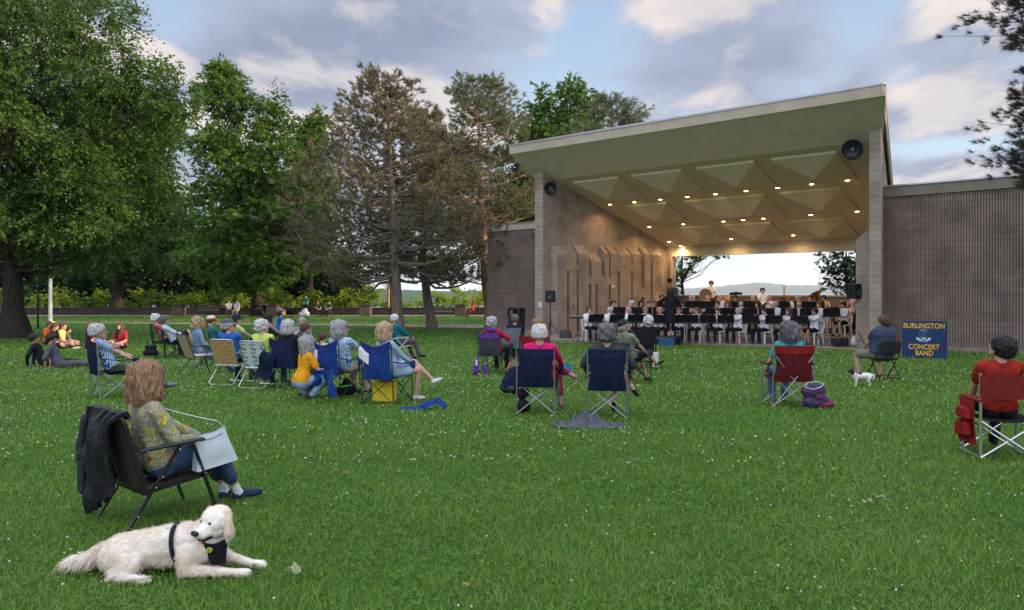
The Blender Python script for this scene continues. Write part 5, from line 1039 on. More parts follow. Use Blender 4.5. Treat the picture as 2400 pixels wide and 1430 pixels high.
def golden_dog():
    o = at(385, 1338); t = thing('dog', 'cream golden retriever lying on the grass in a black harness, mouth open', 'dog', o, 0)
    F_, DK, NS, TG, EA = 0, 1, 2, 3, 4
    body = [((-.27, .0, .12), .112, (-.05, 0, .150), .122, 0), ((-.05, 0, .150), .122, (.15, 0, .165), .130, 0), ((.13, .01, .17), .135, (.25, 0, .16), .115, 0), ((.0, .0, .17), .115, (.12, .0, .19), .112, 0), ((.20, 0, .20), .105, (.305, -.02, .275), .080, 0), ((.26, -.05, .15), .085, (.31, -.04, .20), .075, 0),
            ((-.27, -.09, .12), .090, (-.14, -.15, .085), .062, 0), ((-.14, -.15, .075), .055, (-.22, -.20, .045), .034, 0), ((-.22, -.20, .040), .032, (-.03, -.225, .024), .022, 0), ((-.03, -.225, .024), .022, (.0, -.228, .020), .024, 0), ((-.27, .08, .10), .085, (-.15, .12, .06), .05, 0),
            ((-.35, .0, .14), .050, (-.44, -.03, .085), .046, 0), ((-.44, -.03, .085), .046, (-.54, -.04, .062), .044, 0), ((-.54, -.04, .062), .044, (-.605, -.04, .058), .022, 0),
            ((.18, -.105, .135), .065, (.20, -.14, .055), .045, 0), ((.20, -.14, .050), .040, (.47, -.12, .032), .026, 0), ((.47, -.12, .030), .026, (.555, -.115, .026), .030, 0), ((.26, .07, .14), .06, (.38, .06, .07), .038, 0), ((.38, .06, .07), .036, (.53, .04, .036), .026, 0), ((.53, .04, .034), .026, (.605, .03, .028), .030, 0)]
    co, fs, mi = fuse(body, .010, 3)
    # head, in its own frame (+Y muzzle)
    hp = mirror([((0, -.02, .02), .066, (0, .02, .022), .060, 0), ((.026, .0, .022), .054, (.024, .03, .01), .046, 0), ((0, .05, -.004), .040, (0, .112, -.014), .031, 0), ((.017, .06, -.018), .028, (.016, .108, -.024), .0215, 0), ((.030, .02, -.028), .036, (.026, .04, -.03), .03, 0), ((0, .03, -.056), .024, (0, .088, -.080), .013, 0), ((.009, .045, -.060), .017, (.008, .085, -.079), .011, 0), ((.03, .042, .040), .016, (.014, .048, .044), .014, 0),
                 ((.056, -.014, .054), .020, (.084, -.004, .022), .019, 4), ((.084, -.004, .020), .020, (.094, .012, -.040), .021, 4), ((.094, .012, -.035), .021, (.088, .022, -.066), .011, 4), ((0, -.03, -.03), .055, (0, -.04, -.07), .055, 0)])
    hc, hf, hm = fuse(hp, .0062, 1)
    ex = [((s * .030, .063, .026), .0105, (s * .030, .065, .026), .0105, DK) for s in (-1, 1)] + [((-.010, .140, -.004), .014, (.010, .140, -.004), .014, NS), ((0, .138, -.015), .009, (0, .136, -.018), .007, NS)] + [((s * .017, .045, -.046), .018, (s * .013, .104, -.052), .011, DK) for s in (-1, 1)] + [((0, .05, -.058), .014, (0, .098, -.071), .009, TG), ((0, .045, -.044), .022, (0, .098, -.050), .012, DK)]
    ev, ef = caps_geo(ex, 10); em = np.array([m for *_, m in ex for _ in range(70)] + [0] * 0); keep = [i for i, f in enumerate(ef) if len(f) == 4]; lab = np.repeat([m for *_, m in ex], 72)[keep]; ef = np.array([ef[i] for i in keep])
    Mh = Matrix.Translation((.345, -.045, .318)) @ Matrix.Rotation(R(180 - 30), 4, 'Z') @ Matrix.Rotation(R(-9), 4, 'X') @ Matrix.Rotation(R(-4), 4, 'Y') @ Matrix.Diagonal((1.18, 1.18, 1.18, 1))
    tf = lambda A: np.array([tuple(Mh @ Vector(p)) for p in (A.tolist() if hasattr(A, 'tolist') else A)])
    hc = tf(hc); ev = tf([tuple(v) for v in ev]); V = np.concatenate([co, hc, ev]); Fq = np.concatenate([fs, hf + len(co), ef + len(co) + len(hc)]); MI = np.concatenate([mi, hm, lab])
    rng = np.random.default_rng(4); C1 = furmat('cream_fur', (.80, .74, .65), (.70, .56, .41)); C2 = furmat('ear_fur', (.66, .52, .36), (.50, .35, .21))
    mats = [C1, M('mouth_dark', (.02, .012, .012), .4, .1), M('nose_black', (.012, .011, .011), .3, .1), M('tongue', (.45, .14, .13), .4, .1), C2]
    rr = np.random.default_rng(9)
    P, Q = fur(co, fs, np.ones(len(fs), bool), 15000, rr, lambda c: np.where(c[:, 0] < -.36, .075, np.where((c[:, 2] < .12) & (c[:, 0] < .2), .050, np.where(c[:, 0] > .40, .014, .032))), lambda c: np.stack([np.where(c[:, 0] > .33, .5, -.8), -.1 + 0 * c[:, 0], np.where(c[:, 2] < .2, -.75, -.25)], 1), w=.0016)
    okp = P.reshape(-1, 5, 3)[:, :, 2].min(1) > -.002; nP = len(okp); sel = np.nonzero(okp)[0]; P = P.reshape(-1, 5, 3)[sel].reshape(-1, 3); b = np.arange(len(sel))[:, None] * 5; Q = np.concatenate([b + np.array([0, 1, 2, 3]), b + np.array([3, 2, 4, 4])])
    hz = hc; hmask = (np.linalg.norm(hc[hf].mean(1) - tf([(0, .13, -.015)])[0], axis=1) > .10); P2, Q2 = fur(hc, hf, hmask, 4200, rr, lambda c: np.where(c[:, 2] < .25, .034, .010), lambda c: np.stack([.15 * np.sign(c[:, 0] - .34), .6 + 0 * c[:, 0], -.7 + 0 * c[:, 0]], 1), w=.0013, lift=.25)
    tri_fix = lambda Q_: np.where(Q_[:, 3:4] == Q_[:, 2:3], Q_, Q_)
    allV = np.concatenate([V, P, P2]); n0 = len(V); n1 = n0 + len(P)
    Q = np.concatenate([np.stack([Q[:, 0], Q[:, 1], Q[:, 2]], 1), np.stack([Q[:, 0], Q[:, 2], Q[:, 3]], 1)]); Q = Q[(Q[:, 0] != Q[:, 1]) & (Q[:, 1] != Q[:, 2]) & (Q[:, 0] != Q[:, 2])]
    Q2 = np.concatenate([np.stack([Q2[:, 0], Q2[:, 1], Q2[:, 2]], 1), np.stack([Q2[:, 0], Q2[:, 2], Q2[:, 3]], 1)]); Q2 = Q2[(Q2[:, 0] != Q2[:, 1]) & (Q2[:, 1] != Q2[:, 2]) & (Q2[:, 0] != Q2[:, 2])]
    F3 = np.concatenate([Fq[:, [0, 1, 2]], Fq[:, [0, 2, 3]], Q + n0, Q2 + n1]); MI3 = np.concatenate([MI, MI, np.zeros(len(Q), int), np.zeros(len(Q2), int)])
    link_mesh('body', np_mesh('body', allV, F3, mats, True, MI3), t)
    # harness: girth strap, chest panel, badge
    mb = MB(); g = []
    for k in range(25):
        a = 2 * math.pi * k / 24; row = []
        for j in range(3): x = .095 + .014 * j + .045 * math.sin(a) * -.6; r = .143; row.append((x, math.cos(a) * (r + .002), .168 + math.sin(a) * (r - .012) ))
        g.append(row)
    mb.sheet(g, 0, .004); mb.build('harness_strap', BLK, t, True)
    mb = MB(); cc = Vector((.345, -.05, .165)); g = []
    for i in range(9):
        row = []
        for j in range(7):
            u = -1 + 2 * i / 8; v = j / 6; wd = .092 * (1 - .48 * v) ; row.append((cc.x + u * wd + .02 * v, cc.y - .072 * math.sqrt(max(0, 1 - .75 * u * u)) - .02 + .028 * v, cc.z + .045 - .135 * v + .035 * u * u * (1 - v)))
        g.append(row)
    mb.sheet(g, 0, .006); mb.build('harness_vest', BLK, t, True)
    bd = MB(); c = Vector((.338, -.153, .178)); pts = [(c.x + .020 * math.cos(q * math.pi / 3), c.y + .004 * math.cos(q * math.pi / 3), c.z + .018 * math.sin(q * math.pi / 3)) for q in range(6)]; bd.prism(pts, (0, .006, 0)); pts = [(c.x + .011 * math.cos(q * 2.09), c.y - .003, c.z + .010 * math.sin(q * 2.09)) for q in range(3)]; bd.prism(pts, (0, .004, 0), 1); bd.build('badge', [M('badge_green', (.25, .45, .04), .5, .1), M('badge_red', (.55, .08, .03), .5, .1)], t)
golden_dog()

def small_dog():
    o = at(2018, 906); t = thing('dog', 'small white dog with a dark head and back patch standing beside the folding chair', 'dog', o, 0); k = 1 / 127
    W, D = 0, 1
    pr = [((-.10, 0, .20), .066, (.14, 0, .20), .062, W), ((-.10, 0, .19), .062, (-.12, 0, .23), .05, W), ((-.06, 0, .215), .058, (-.015, 0, .215), .058, D), ((-.12, 0, .22), .045, (-.175, 0, .285), .036, D), ((-.175, 0, .29), .043, (-.19, 0, .30), .040, D), ((-.20, 0, .285), .026, (-.262, 0, .272), .015, D), ((-.265, 0, .270), .016, (-.268, 0, .270), .012, W), ((-.165, -.030, .325), .014, (-.155, -.042, .350), .006, D), ((-.165, .030, .325), .014, (-.155, .042, .350), .006, D)]
    for s, a in ((-1, .0), (1, .02)):
        pr += [((-.10 + a, s * .035, .17), .030, (-.11 + a, s * .035, .08), .016, W), ((-.11 + a, s * .035, .08), .015, (-.10 + a, s * .035, .018), .013, W), ((-.10 + a, s * .035, .014), .015, (-.125 + a, s * .035, .012), .012, W), ((.14 + a, s * .035, .17), .042, (.115 + a, s * .035, .105), .024, W), ((.115 + a, s * .035, .105), .020, (.165 + a, s * .035, .065), .013, W), ((.165 + a, s * .035, .065), .013, (.15 + a, s * .035, .015), .012, W), ((.15 + a, s * .035, .013), .014, (.13 + a, s * .035, .012), .011, W)]
    pr += [((.18, 0, .22), .020, (.235, 0, .215), .019, W), ((.235, 0, .215), .019, (.245, 0, .165), .017, W), ((.245, 0, .165), .016, (.215, 0, .12), .010, W)]
    co, fs, mi = fuse(pr, .009, 2); link_mesh('body', np_mesh('body', co, fs, [M('white_fur', (.62, .61, .58), .8, .1, 30, .4, 90), M('black_fur', (.018, .015, .014), .7, .2)], True, mi), t)
    mb = MB(); g = [[(-.125 + .03 * math.sin(a) * .6 + .008 * j, math.cos(a) * .058, .222 + math.sin(a) * .060) for j in range(3)] for a in [2 * math.pi * q / 16 for q in range(17)]]; mb.sheet(g, 0, .003); mb.build('collar', M('pink_collar', (.45, .12, .14), .6), t, True)
small_dog()

def stroller(px, py, face, label):
    t = thing('stroller', label, 'stroller', at(px, py), -R(face), 'strollers on the lawn')
    for x, y, r in ((-.24, -.28, .15), (.24, -.28, .15), (-.16, .38, .11), (.16, .38, .11)):
        mb = MB(); mb.tube([(x, y + r * math.cos(a), r + r * .93 * math.sin(a)) for a in [k * math.pi / 8 for k in range(16)]], .018, 6, closed=True); mb.tube([(x - .02, y, r), (x + .02, y, r)], .025, 8); mb.build('wheel', BLACKM, t, True)
    mb = MB()
    for s in (-1, 1): mb.tube([(s * .24, -.28, .16), (s * .24, .05, .55), (s * .22, -.25, .95), (s * .2, -.35, 1.02)], .012, 6); mb.tube([(s * .24, .05, .55), (s * .16, .38, .12)], .012, 6)
    mb.tube([(-.2, -.35, 1.02), (.2, -.35, 1.02)], .016, 6); mb.build('frame', BLACKM, t, True)
    mb = MB(); mb.sheet([[(x * .21, -.12 + .5 * v, .85 - .75 * v + .55 * v * v) for v in [k / 6 for k in range(7)]] for x in (-1, -.5, 0, .5, 1)], 0, .03); mb.build('seat', BLK, t, True)
    mb = MB(); mb.sheet([[(x * .23, -.13 + .32 * math.sin(a) , .78 + .30 * math.cos(a) - .04 * x * x) for a in [-.5 + k * .28 for k in range(8)]] for x in (-1, -.6, 0, .6, 1)], 0, .01); mb.build('canopy', DGREY, t, True)
    soft('basket', [((-.15, -.1, .24), .09, (.15, -.1, .24), .09), ((-.12, .1, .24), .08, (.12, .1, .24), .08)], BLK, t, .025)
stroller(612, 764, 60, 'black stroller parked in front of the maple trunk')
stroller(677, 762, -40, 'black stroller just right of the crouching man in blue')

# lamp post, dark posts, benches, planters, bins
def lamppost():
    t = thing('lamp_post', 'pale fluted lamp post on a square base at the left of the lawn', 'lamp post', at(118, 758)); mb = MB(); n = 24; rows = []
    for z, r in ((.10, .15), (.18, .125), (.30, .115), (1.2, .105), (2.6, .095), (2.75, .11), (2.8, .11)): rows.append([(math.cos(2 * math.pi * k / n) * r * (1 if k % 2 else .86), math.sin(2 * math.pi * k / n) * r * (1 if k % 2 else .86), z) for k in range(n + 1)])
    mb.sheet(rows); LM = M('pale_lamp_paint', (.44, .47, .48), .5, .12); mb.build('shaft', LM, t); mb = MB(); mb.box((0, 0, .04), (.42, .42, .08), bev=.01); mb.box((0, 0, .10), (.34, .34, .05), bev=.01); mb.build('base', LM, t)
    mb = MB(); mb.lathe([(.10, 2.8), (.05, 3.2), (.045, 5.6), (.09, 5.65)], seg=12); mb.build('upper_post', M('dark_lamp_paint', (.05, .055, .055), .5), t, True); mb = MB(); mb.lathe([(.09, 5.65), (.20, 5.8), (.19, 6.2), (.05, 6.35), (.0, 6.4)], seg=14); mb.build('lamp_head', M('lamp_glass', (.5, .5, .48), .3), t, True)
lamppost()
def post(px, py, h, r, label): t = thing('post', label, 'post', at(px, py)); mb = MB(); mb.lathe([(r * 2.4, 0), (r * 2.2, .05), (r * 1.1, .12), (r, .4), (r * .85, h), (r * .85, h + .02), (0.0, h + .05)], seg=10); mb.build('shaft', M('dark_post', (.022, .02, .018), .6), t, True); mb = MB(); mb.lathe([(r * 1.6, h), (r * 1.6, h + .05), (r * .3, h + .12), (0, h + .13)], seg=10); mb.build('finial', M('dark_post'), t, True)
post(89, 771, 3.2, .055, 'slim dark post standing left of the pale lamp post'); post(916, 756, 3.6, .07, 'slim black post standing left of the first pine trunk')
def bench(px, py, face, label):
    t = thing('park_bench', label, 'bench', at(px, py), -R(face), 'park benches along the bluff wall'); W_ = M('bench_wood', (.06, .05, .045), .7, .2, 20)
    mb = MB()
    for k in range(4): mb.box((0, -.18 + .12 * k, .45), (1.8, .09, .035))
    mb.build('seat', M('bench_pale', (.20, .21, .22), .6), t); mb = MB()
    for k in range(3): mb.box((0, -.27 - .03 * k, .58 + .13 * k), (1.8, .03, .09))
    mb.build('backrest', W_, t)
    for s in (-1, 1): mb = MB(); mb.tube([(s * .78, .2, 0), (s * .78, .2, .44), (s * .78, -.24, .44), (s * .78, -.34, .92)], .03, 6); mb.tube([(s * .78, -.24, .44), (s * .78, -.30, 0)], .03, 6); mb.tube([(s * .78, .2, .44), (s * .78, .2, .64), (s * .78, -.28, .66)], .025, 6); mb.build('leg', BLACKM, t)
bench(486, 739.5, 180, 'dark park bench with a pale seat left of the couple on the bluff wall'); bench(1033, 743, 180, 'dark park bench with a pale seat just right of the crooked pine trunk')
def planter(px, py, label, mat, w=.9, h=.95, lid=True):
    t = thing('litter_bin', label, 'litter bin', at(px, py), 0, 'stone litter bins by the bluff wall'); mb = MB(); mb.box((0, 0, h * .42), (w, w, h * .84), bev=.03); mb.build('stone_body', mat, t, False, True)
    mb = MB(); mb.box((0, 0, h * .90), (w * 1.12, w * 1.12, h * .09), bev=.02); mb.box((0, 0, h * .99), (w * .7, w * .7, h * .1), bev=.02); mb.build('lid', M('dark_cap'), t)
SB = block_material('bin_stone', (.16, .12, .09), (.06, .05, .04), .25, .12, .02, .5, .6)
for px, lb in ((8, 'left of the huge oak trunk'), (420, 'right of the grey oak trunk'), (640, 'right of the maple trunk'), (857, 'catching orange light left of the low-branched tree'), (1080, 'left of the person in orange')): planter(px, 741, 'squat stone litter bin ' + lb, SB)
# bandshell side things: black bin, lantern jar
def wheelie():
    t = thing('trash_bin', 'tall black plastic trash bin with a domed top against the left wing wall', 'trash bin', at(1211, 795), R(-38)); mb = MB(); mb.box((0, 0, .50), (.50, .50, 1.0), None, 0, 1.12, .05); mb.build('bin_body', BLACKP, t, True)
    mb = MB(); mb.tube([(-.27, -.22, .98), (-.27, -.22, 1.22), (-.22, -.22, 1.30), (.22, -.22, 1.30), (.27, -.22, 1.22), (.27, -.22, .98)], .055, 8); mb.box((0, .22, 1.14), (.58, .10, .34), bev=.04); mb.box((0, 0, 1.29), (.6, .55, .10), bev=.045); mb.box((0, -.22, 1.12), (.05, .08, .3)); mb.build('bin_lid', BLACKP, t, True)
wheelie()
t = thing('lantern', 'small pale wire lantern with a cream lid at the foot of the left pilaster', 'lantern', at(1253, 796)); mb = MB()
for k in range(8): a = k * math.pi / 4; mb.tube([(.12 * math.cos(a), .12 * math.sin(a), .0), (.12 * math.cos(a), .12 * math.sin(a), .36)], .01, 5)
for z in (.02, .18, .35): mb.tube([(.12 * math.cos(a), .12 * math.sin(a), z) for a in [k * math.pi / 6 for k in range(12)]], .01, 5, closed=True)
mb.build('wire_cage', M('wire_pale', (.30, .29, .26), .5), t, True); mb = MB(); mb.lathe([(.13, .36), (.14, .38), (.13, .44), (0, .45)], seg=14); mb.build('lid', M('cream_lid', (.55, .50, .38), .6), t, True); mb = MB(); mb.lathe([(.09, .02), (.09, .30), (0, .31)], seg=12); mb.build('jar', M('jar_grey', (.20, .19, .17), .4), t, True)

# the blue sign
def fontobj(txt, size, mat, parent, loc, name, sx=1.0, ext=.004):
    cu = bpy.data.curves.new(name, 'FONT'); cu.body = txt; cu.size = size; cu.align_x = 'CENTER'; cu.extrude = ext; cu.offset = size * .022; cu.space_character = 1.02; tmp = bpy.data.objects.new(name, cu); COL.objects.link(tmp); dg = bpy.context.evaluated_depsgraph_get(); me = bpy.data.meshes.new_from_object(tmp.evaluated_get(dg)); bpy.data.objects.remove(tmp); me.materials.clear(); me.materials.append(mat)
    ob = link_mesh(name, me, parent); ob.location = loc; ob.rotation_euler = (R(90), 0, 0); ob.scale = (sx, 1, 1); return ob
def sign():
    p0, p1 = at(2114, 838), at(2220, 842); c = (p0 + p1) / 2; d = p1 - p0; W = d.length; t = thing('band_sign', 'square navy sign board with gold lettering and a white lyre emblem on the grass', 'sign', c, math.atan2(d.y, d.x)); H = W * .925
    NB = M('sign_blue', (.012, .035, .11), .5, .12, 3); GO = M('sign_gold', (.72, .40, .03), .5, .05); WH = M('sign_white', (.52, .62, .70), .5, .05)
    mb = MB(); mb.box((0, 0, H / 2), (W, .03, H), bev=.004); mb.build('board', NB, t)
    for s in (-1, 1): mb = MB(); mb.bar((s * W * .35, .03, .0), (s * W * .35, .30, .0 + .02), .04, .04); mb.bar((s * W * .35, .30, 0.0), (s * W * .35, .03, H * .7), .03, .04); mb.build('prop_leg', M('wood_prop', (.25, .18, .10), .8), t)
    fs = .228 * W / 1.3
    fontobj('BURLINGTON', fs, GO, t, (-.01, -.018, H * .805), 'lettering', .82); fontobj('CONCERT', fs, GO, t, (-.01, -.018, H * .245), 'lettering', .82); fontobj('BAND', fs, GO, t, (-.0, -.018, H * .078), 'lettering', .82)
    mb = MB(); cx, cz = -.015 * W, H * .66; y = -.019; r = .008 * W
    for s in (-1, 1): mb.tube([(cx + s * a * W, y, cz + b * W) for a, b in ((.0, -.095), (.05, -.088), (.085, -.06), (.098, -.02), (.092, .02), (.075, .05), (.065, .075), (.075, .098), (.092, .100), (.096, .088))], r, 6, flat=.3)
    for k in range(-2, 3): mb.tube([(cx + k * .022 * W, y, cz - .065 * W), (cx + k * .022 * W, y, cz + (.112 - .012 * abs(k)) * W)], r * .55, 5, flat=.3); mb.ell((cx + k * .022 * W, y, cz + (.115 - .012 * abs(k)) * W), (r, r * .4, r), seg=8, rings=5)
    mb.box((cx, y, cz + .068 * W), (.13 * W, .006, .010 * W)); mb.prism([(cx - .055 * W, y, cz - .125 * W), (cx + .055 * W, y, cz - .125 * W), (cx, y, cz - .078 * W)], (0, .004, 0)); mb.build('lyre_emblem', WH, t, True)
    mb = MB(); zb = cz - .165 * W
    mb.prism([(cx - .09 * W, y - .001, zb - .032 * W), (cx + .09 * W, y - .001, zb - .032 * W), (cx + .085 * W, y - .001, zb + .036 * W), (cx - .085 * W, y - .001, zb + .036 * W)], (0, .004, 0))
    for s in (-1, 1): mb.prism([(cx + s * .092 * W, y + .0005, zb - .012 * W), (cx + s * .145 * W, y + .0005, zb + .005 * W), (cx + s * .165 * W, y + .0005, zb + .075 * W), (cx + s * .092 * W, y + .0005, zb + .058 * W)], (0, .003, 0))
    mb.build('ribbon', WH, t); fontobj('1851', .068 * W, NB, t, (cx, -.0235, zb - .022 * W), 'lettering', 1.15, .001)
sign()
# ================================================================== THE AUDIENCE
C = cloth
GRN = 'folding camp chairs on the lawn'
def loc2(px, py): p = at(px, py); return (p.x, p.y, p.z)
LF = lambda *a: tuple(a)
# ---- foreground: the woman in the floral sweater, her chair, jacket and bag
FL = (-2.78, 6.33, 0.0); FA = 43
fg_chair(FL, FA)
FLOR = C('floral_sweater', (.3, .3, .2), kind='floral')
figure('woman with honey-brown bob in a colourful floral sweater and rolled jeans in the nearest chair', FL, FA, seat=.31, lean=14, hunch=.18, head=(-14, 2), hands=((-.02, .36, .56), (.10, .26, .575)), elbow=((-1, -.2, -.4), (.8, -.5, -.6)), feet=((-.06, .60, .03), (.06, .66, .03)), knees=(.05, .1), legs='capri', sleeve='long', shirt=FLOR, pants=C('dark_denim', (.035, .065, .13), kind='denim'),
       shoe=C('navy_shoe', (.02, .03, .06)), sock=WHITEC, hair=('bob', 'honey'), hairhi=8.0, hi=True, vox=.0115, hk=('relax', 'relax'), female=True, S=1.0, hs=1.14)
t = thing('handbag', 'pale grey leather handbag with a long strap on the lap of the woman in floral', 'handbag', FL, -R(FA)); PG = M('pale_leather', (.42, .47, .48), .42, .06, 12, .12, 120, spec=.45)
mb = MB(); g = []
for s in (0, 1):
    pass
TL, TR, BR_, BL = Vector((.215, .22, .60)), Vector((.20, .45, .66)), Vector((.25, .53, .40)), Vector((.26, .19, .355))
def bl(u, v, off): p = TL.lerp(TR, u).lerp(BL.lerp(BR_, u), v); return p + Vector((off * (1 + .8 * math.sin(math.pi * u) * math.sin(math.pi * min(1, v + .15))), 0, 0)) + Vector((0, 0, .008 * math.sin(u * 7) * (1 - v)))
for side_ in (1, -1): mb.sheet([[bl(i / 10, j / 10, side_ * (.012 + .035 * (j / 10))) for j in range(11)] for i in range(11)], 0, .004 * side_)
for a in (0, 1): mb.sheet([[bl(a, j / 8, -(.012 + .035 * j / 8)), bl(a, j / 8, (.012 + .035 * j / 8))] for j in range(9)], 0, .004)
mb.sheet([[bl(i / 8, 1, -.047), bl(i / 8, 1, .047)] for i in range(9)], 0, .004); mb.build('bag_body', PG, t, True)
mb = MB(); mb.tube([bl(.12, .13, .022), bl(.5, .14, .028), bl(.88, .13, .022)], .003, 6); mb.build('zip', M('zip_dark', (.12, .13, .13), .4), t)
mb = MB(); pts = [(.02, -.03, .86), (.07, .05, .835), (.12, .16, .79), (.17, .28, .75), (.20, .40, .715), (.205, .455, .66)]
mb.tube(pts, .013, 8, flat=.25); mb.tube([(.0, -.12, .86), (.02, -.03, .86)], .013, 8, flat=.25); mb.tube([(.20, .46, .66), (.21, .47, .60), (.23, .50, .50)], .010, 8, flat=.3); mb.build('shoulder_strap', PG, t, True)
JG = []
for i in range(13):
    u = -1 + 2 * i / 12; row = [(u * .25, -.30, .83), (u * .27, -.345, .875), (u * .285, -.385, .87)]
    for j in range(1, 11): row.append((u * (.295 - .012 * j) - .10 - .006 * j + .05 * math.sin(j * .9) * (u < -.5), -.40 - .035 * math.sin(j * .45 + u) - .02 * math.cos(u * 5), .86 - .073 * j * (1 - .12 * u) + .02 * math.sin(u * 9) * (j == 10)))
    JG.append(row)
JM = M('jacket_nylon', (.012, .012, .018), .5, .2, 12, .5, 22, spec=.35)
jk = drape('hanging_jacket', 'black padded jacket draped over the back of the nearest folding chair', 'jacket', FL, FA, JG, JM, .03, .016)
soft('sleeve', [((-.35, -.39, .78), .035, (-.38, -.41, .55), .045), ((-.38, -.41, .55), .045, (-.33, -.42, .22), .038)], JM, jk, .014, .007)
NTR = C('navy_trim', (.010, .017, .046)); BTR = C('blue_trim', (.016, .030, .17))
def sit(px, py, face, chair, clabel, plabel, d=(0, 0), **k):
    L_ = loc2(px, py); chair(clabel, L_, face); k.setdefault('seat', .40); return figure(plabel, (L_[0] + d[0], L_[1] + d[1], L_[2]), face + k.pop('pf', 0), **k)
Q = lambda fab, tube=BLACKM, **k: (lambda lb, L_, f: quad_chair(lb, L_, f, fab, tube, **k))
Wb = lambda a, b, **k: (lambda lb, L_, f: web_chair(lb, L_, f, a, b, **k))
Sl = lambda fab, **k: (lambda lb, L_, f: sling_chair(lb, L_, f, fab, **k))
SKN = .04
WS = lambda n, c, **k: C(n, c, **k)
# left cluster
sit(262, 930, 48, Q(NAVY, STEEL, back=.93), 'navy camp chair with grey legs under the man in the striped shirt', 'grey-haired man in glasses and a blue striped shirt leaning back with arms folded', pf=16, lean=24, head=(-2, 6), hands=((.10, .26, .66), (-.08, .28, .68)), feet=((-.10, .92, .04), (.08, .98, .07)), shirt=C('stripe_shirt', (.04, .12, .27), kind='stripe'), pants=C('olive', (.055, .055, .045)), shoe=C('grey_sneaker', (.16, .17, .19)), hair=('short', 'silver'), glasses=True, hs=1.1)
sit(383, 836, 62, Q(GREENC, back=.95), 'dark green camp chair with a white-haired man in a plaid collar', 'white-haired man in a pink plaid shirt in the rear green chair', lean=22, shirt=C('pink_plaid', (.50, .16, .15), kind='denim'), pants=DGREY, hair=('messy', 'white'), hs=1.1)
sit(409, 839, 68, Q(GREENC, back=.82), 'dark green camp chair holding the reclining woman with raised knees', 'dark-haired woman in a pale blouse reclining with her bare knees up', lean=34, shirt=WS('pale_blouse', (.45, .50, .56)), pants=BLK, legs='shorts', sleeve='long', hair=('curly', 'dgrey'), feet=((-.05, .50, .30), (.1, .52, .28)), knees=(.0, .1), female=True)
sit(466, 878, 44, Sl(TAN, cushion=C('white_cushion', (.50, .50, .55)), handle=True), 'black framed sling chair with a tan back and white cushion', 'blond curly-haired woman in a light denim jacket, jeans and sandals', pf=14, lean=6, hunch=.1, head=(6, 3), shirt=C('denim_jacket', (.13, .22, .32), kind='denim'), sleeve='long', pants=DENIM, hair=('curlybob', 'blond'), feet=((-.05, .70, .03), (.12, .78, .04)), shoe=C('sandal', (.10, .07, .06)), female=True, legs='long', hands=((-.1, .3, .56), (.1, .28, .57)))
sit(503, 858, 55, Q(REDD, back=.88), 'dark maroon camp chair behind the blond woman in denim', 'woman in a white mesh cap with orange brim and a teal hoodie', lean=10, head=(12, 5), shirt=C('teal_hoodie', (.03, .13, .15)), sleeve='long', hair=('pony', 'auburn'), cap=(C('mesh_cap', (.55, .50, .42)), C('orange_brim', (.65, .13, .03))), female=True)
sit(556, 850, 58, Q(BLK, back=.85), 'black camp chair behind the man in the blue fleece', 'man in a dark cap and pale yellow shirt with arms resting forward', lean=8, hunch=.15, head=(8, 8), shirt=WS('pale_yellow', (.60, .55, .24)), hair=('short', 'dark'), cap=(C('navy_cap', (.015, .018, .03)), C('navy_cap')), hands=((-.05, .52, .60), (.12, .50, .58)), pants=DGREY, hs=1.08)
sit(545, 898, 14, Wb(TANW, TANW, strips=False), 'webbed lawn chair with tan webbing and silver legs', 'man in a washed grey cap and bright blue fleece pullover', lean=14, head=(55, 6), shirt=C('blue_fleece', (.02, .10, .36)), sleeve='long', pants=C('charcoal', (.02, .02, .025)), hair=('short', 'grey'), cap=(C('grey_cap', (.07, .085, .09)), C('grey_cap')), feet=((-.14, .40, .04), (.14, .46, .04)), glasses=True, hs=1.1)
sit(616, 906, 14, Wb(GRNW, WHTW), 'webbed lawn chair with green and white woven webbing', 'white-haired woman in a bright yellow-green jacket', lean=12, d=(.05, .0), head=(48, 4), shirt=C('lime_jacket', (.52, .62, .13)), sleeve='long', pants=C('indigo', (.02, .035, .09)), hair=('curly', 'white'), female=True, feet=((-.1, .40, .04), (.12, .46, .04)))
sit(684, 910, 24, Q(DBLUE, BLACKM, back=.92, ears=.05), 'dark navy camp chair hung with a dark jacket behind the crouching woman', 'woman with straight silver hair in the dark navy chair', lean=12, shirt=BLK, sleeve='long', hair=('bob', 'silver'), pants=BLK, female=True, head=(5, 0))
drape('hanging_jacket', 'dark blue jacket hanging off the left side of the navy chair', 'jacket', loc2(684, 910), 24, [[(-.36 + .30 * i / 6 - .03 * j, -.36 - .03 * math.sin(j), .72 - .065 * j - .02 * i) for j in range(8)] for i in range(7)], NAVY, .02, .015)
figure('woman with long grey hair crouching in a mustard yellow T-shirt and light jeans', loc2(703, 935), 55, seat=.17, lean=-20, hunch=-.25, head=(-6, 14), hands=((-.02, .52, .52), (.14, .46, .50)), feet=((-.12, .10, .02), (.12, .16, .02)), knees=(.15, .2), shirt=C('mustard', (.62, .27, .012)), pants=LDENIM, shoe=C('dark_sandal', (.05, .045, .035)), hair=('long', 'grey'), hairhi=2, vox=.015, hi=True, female=True, hs=1.1)
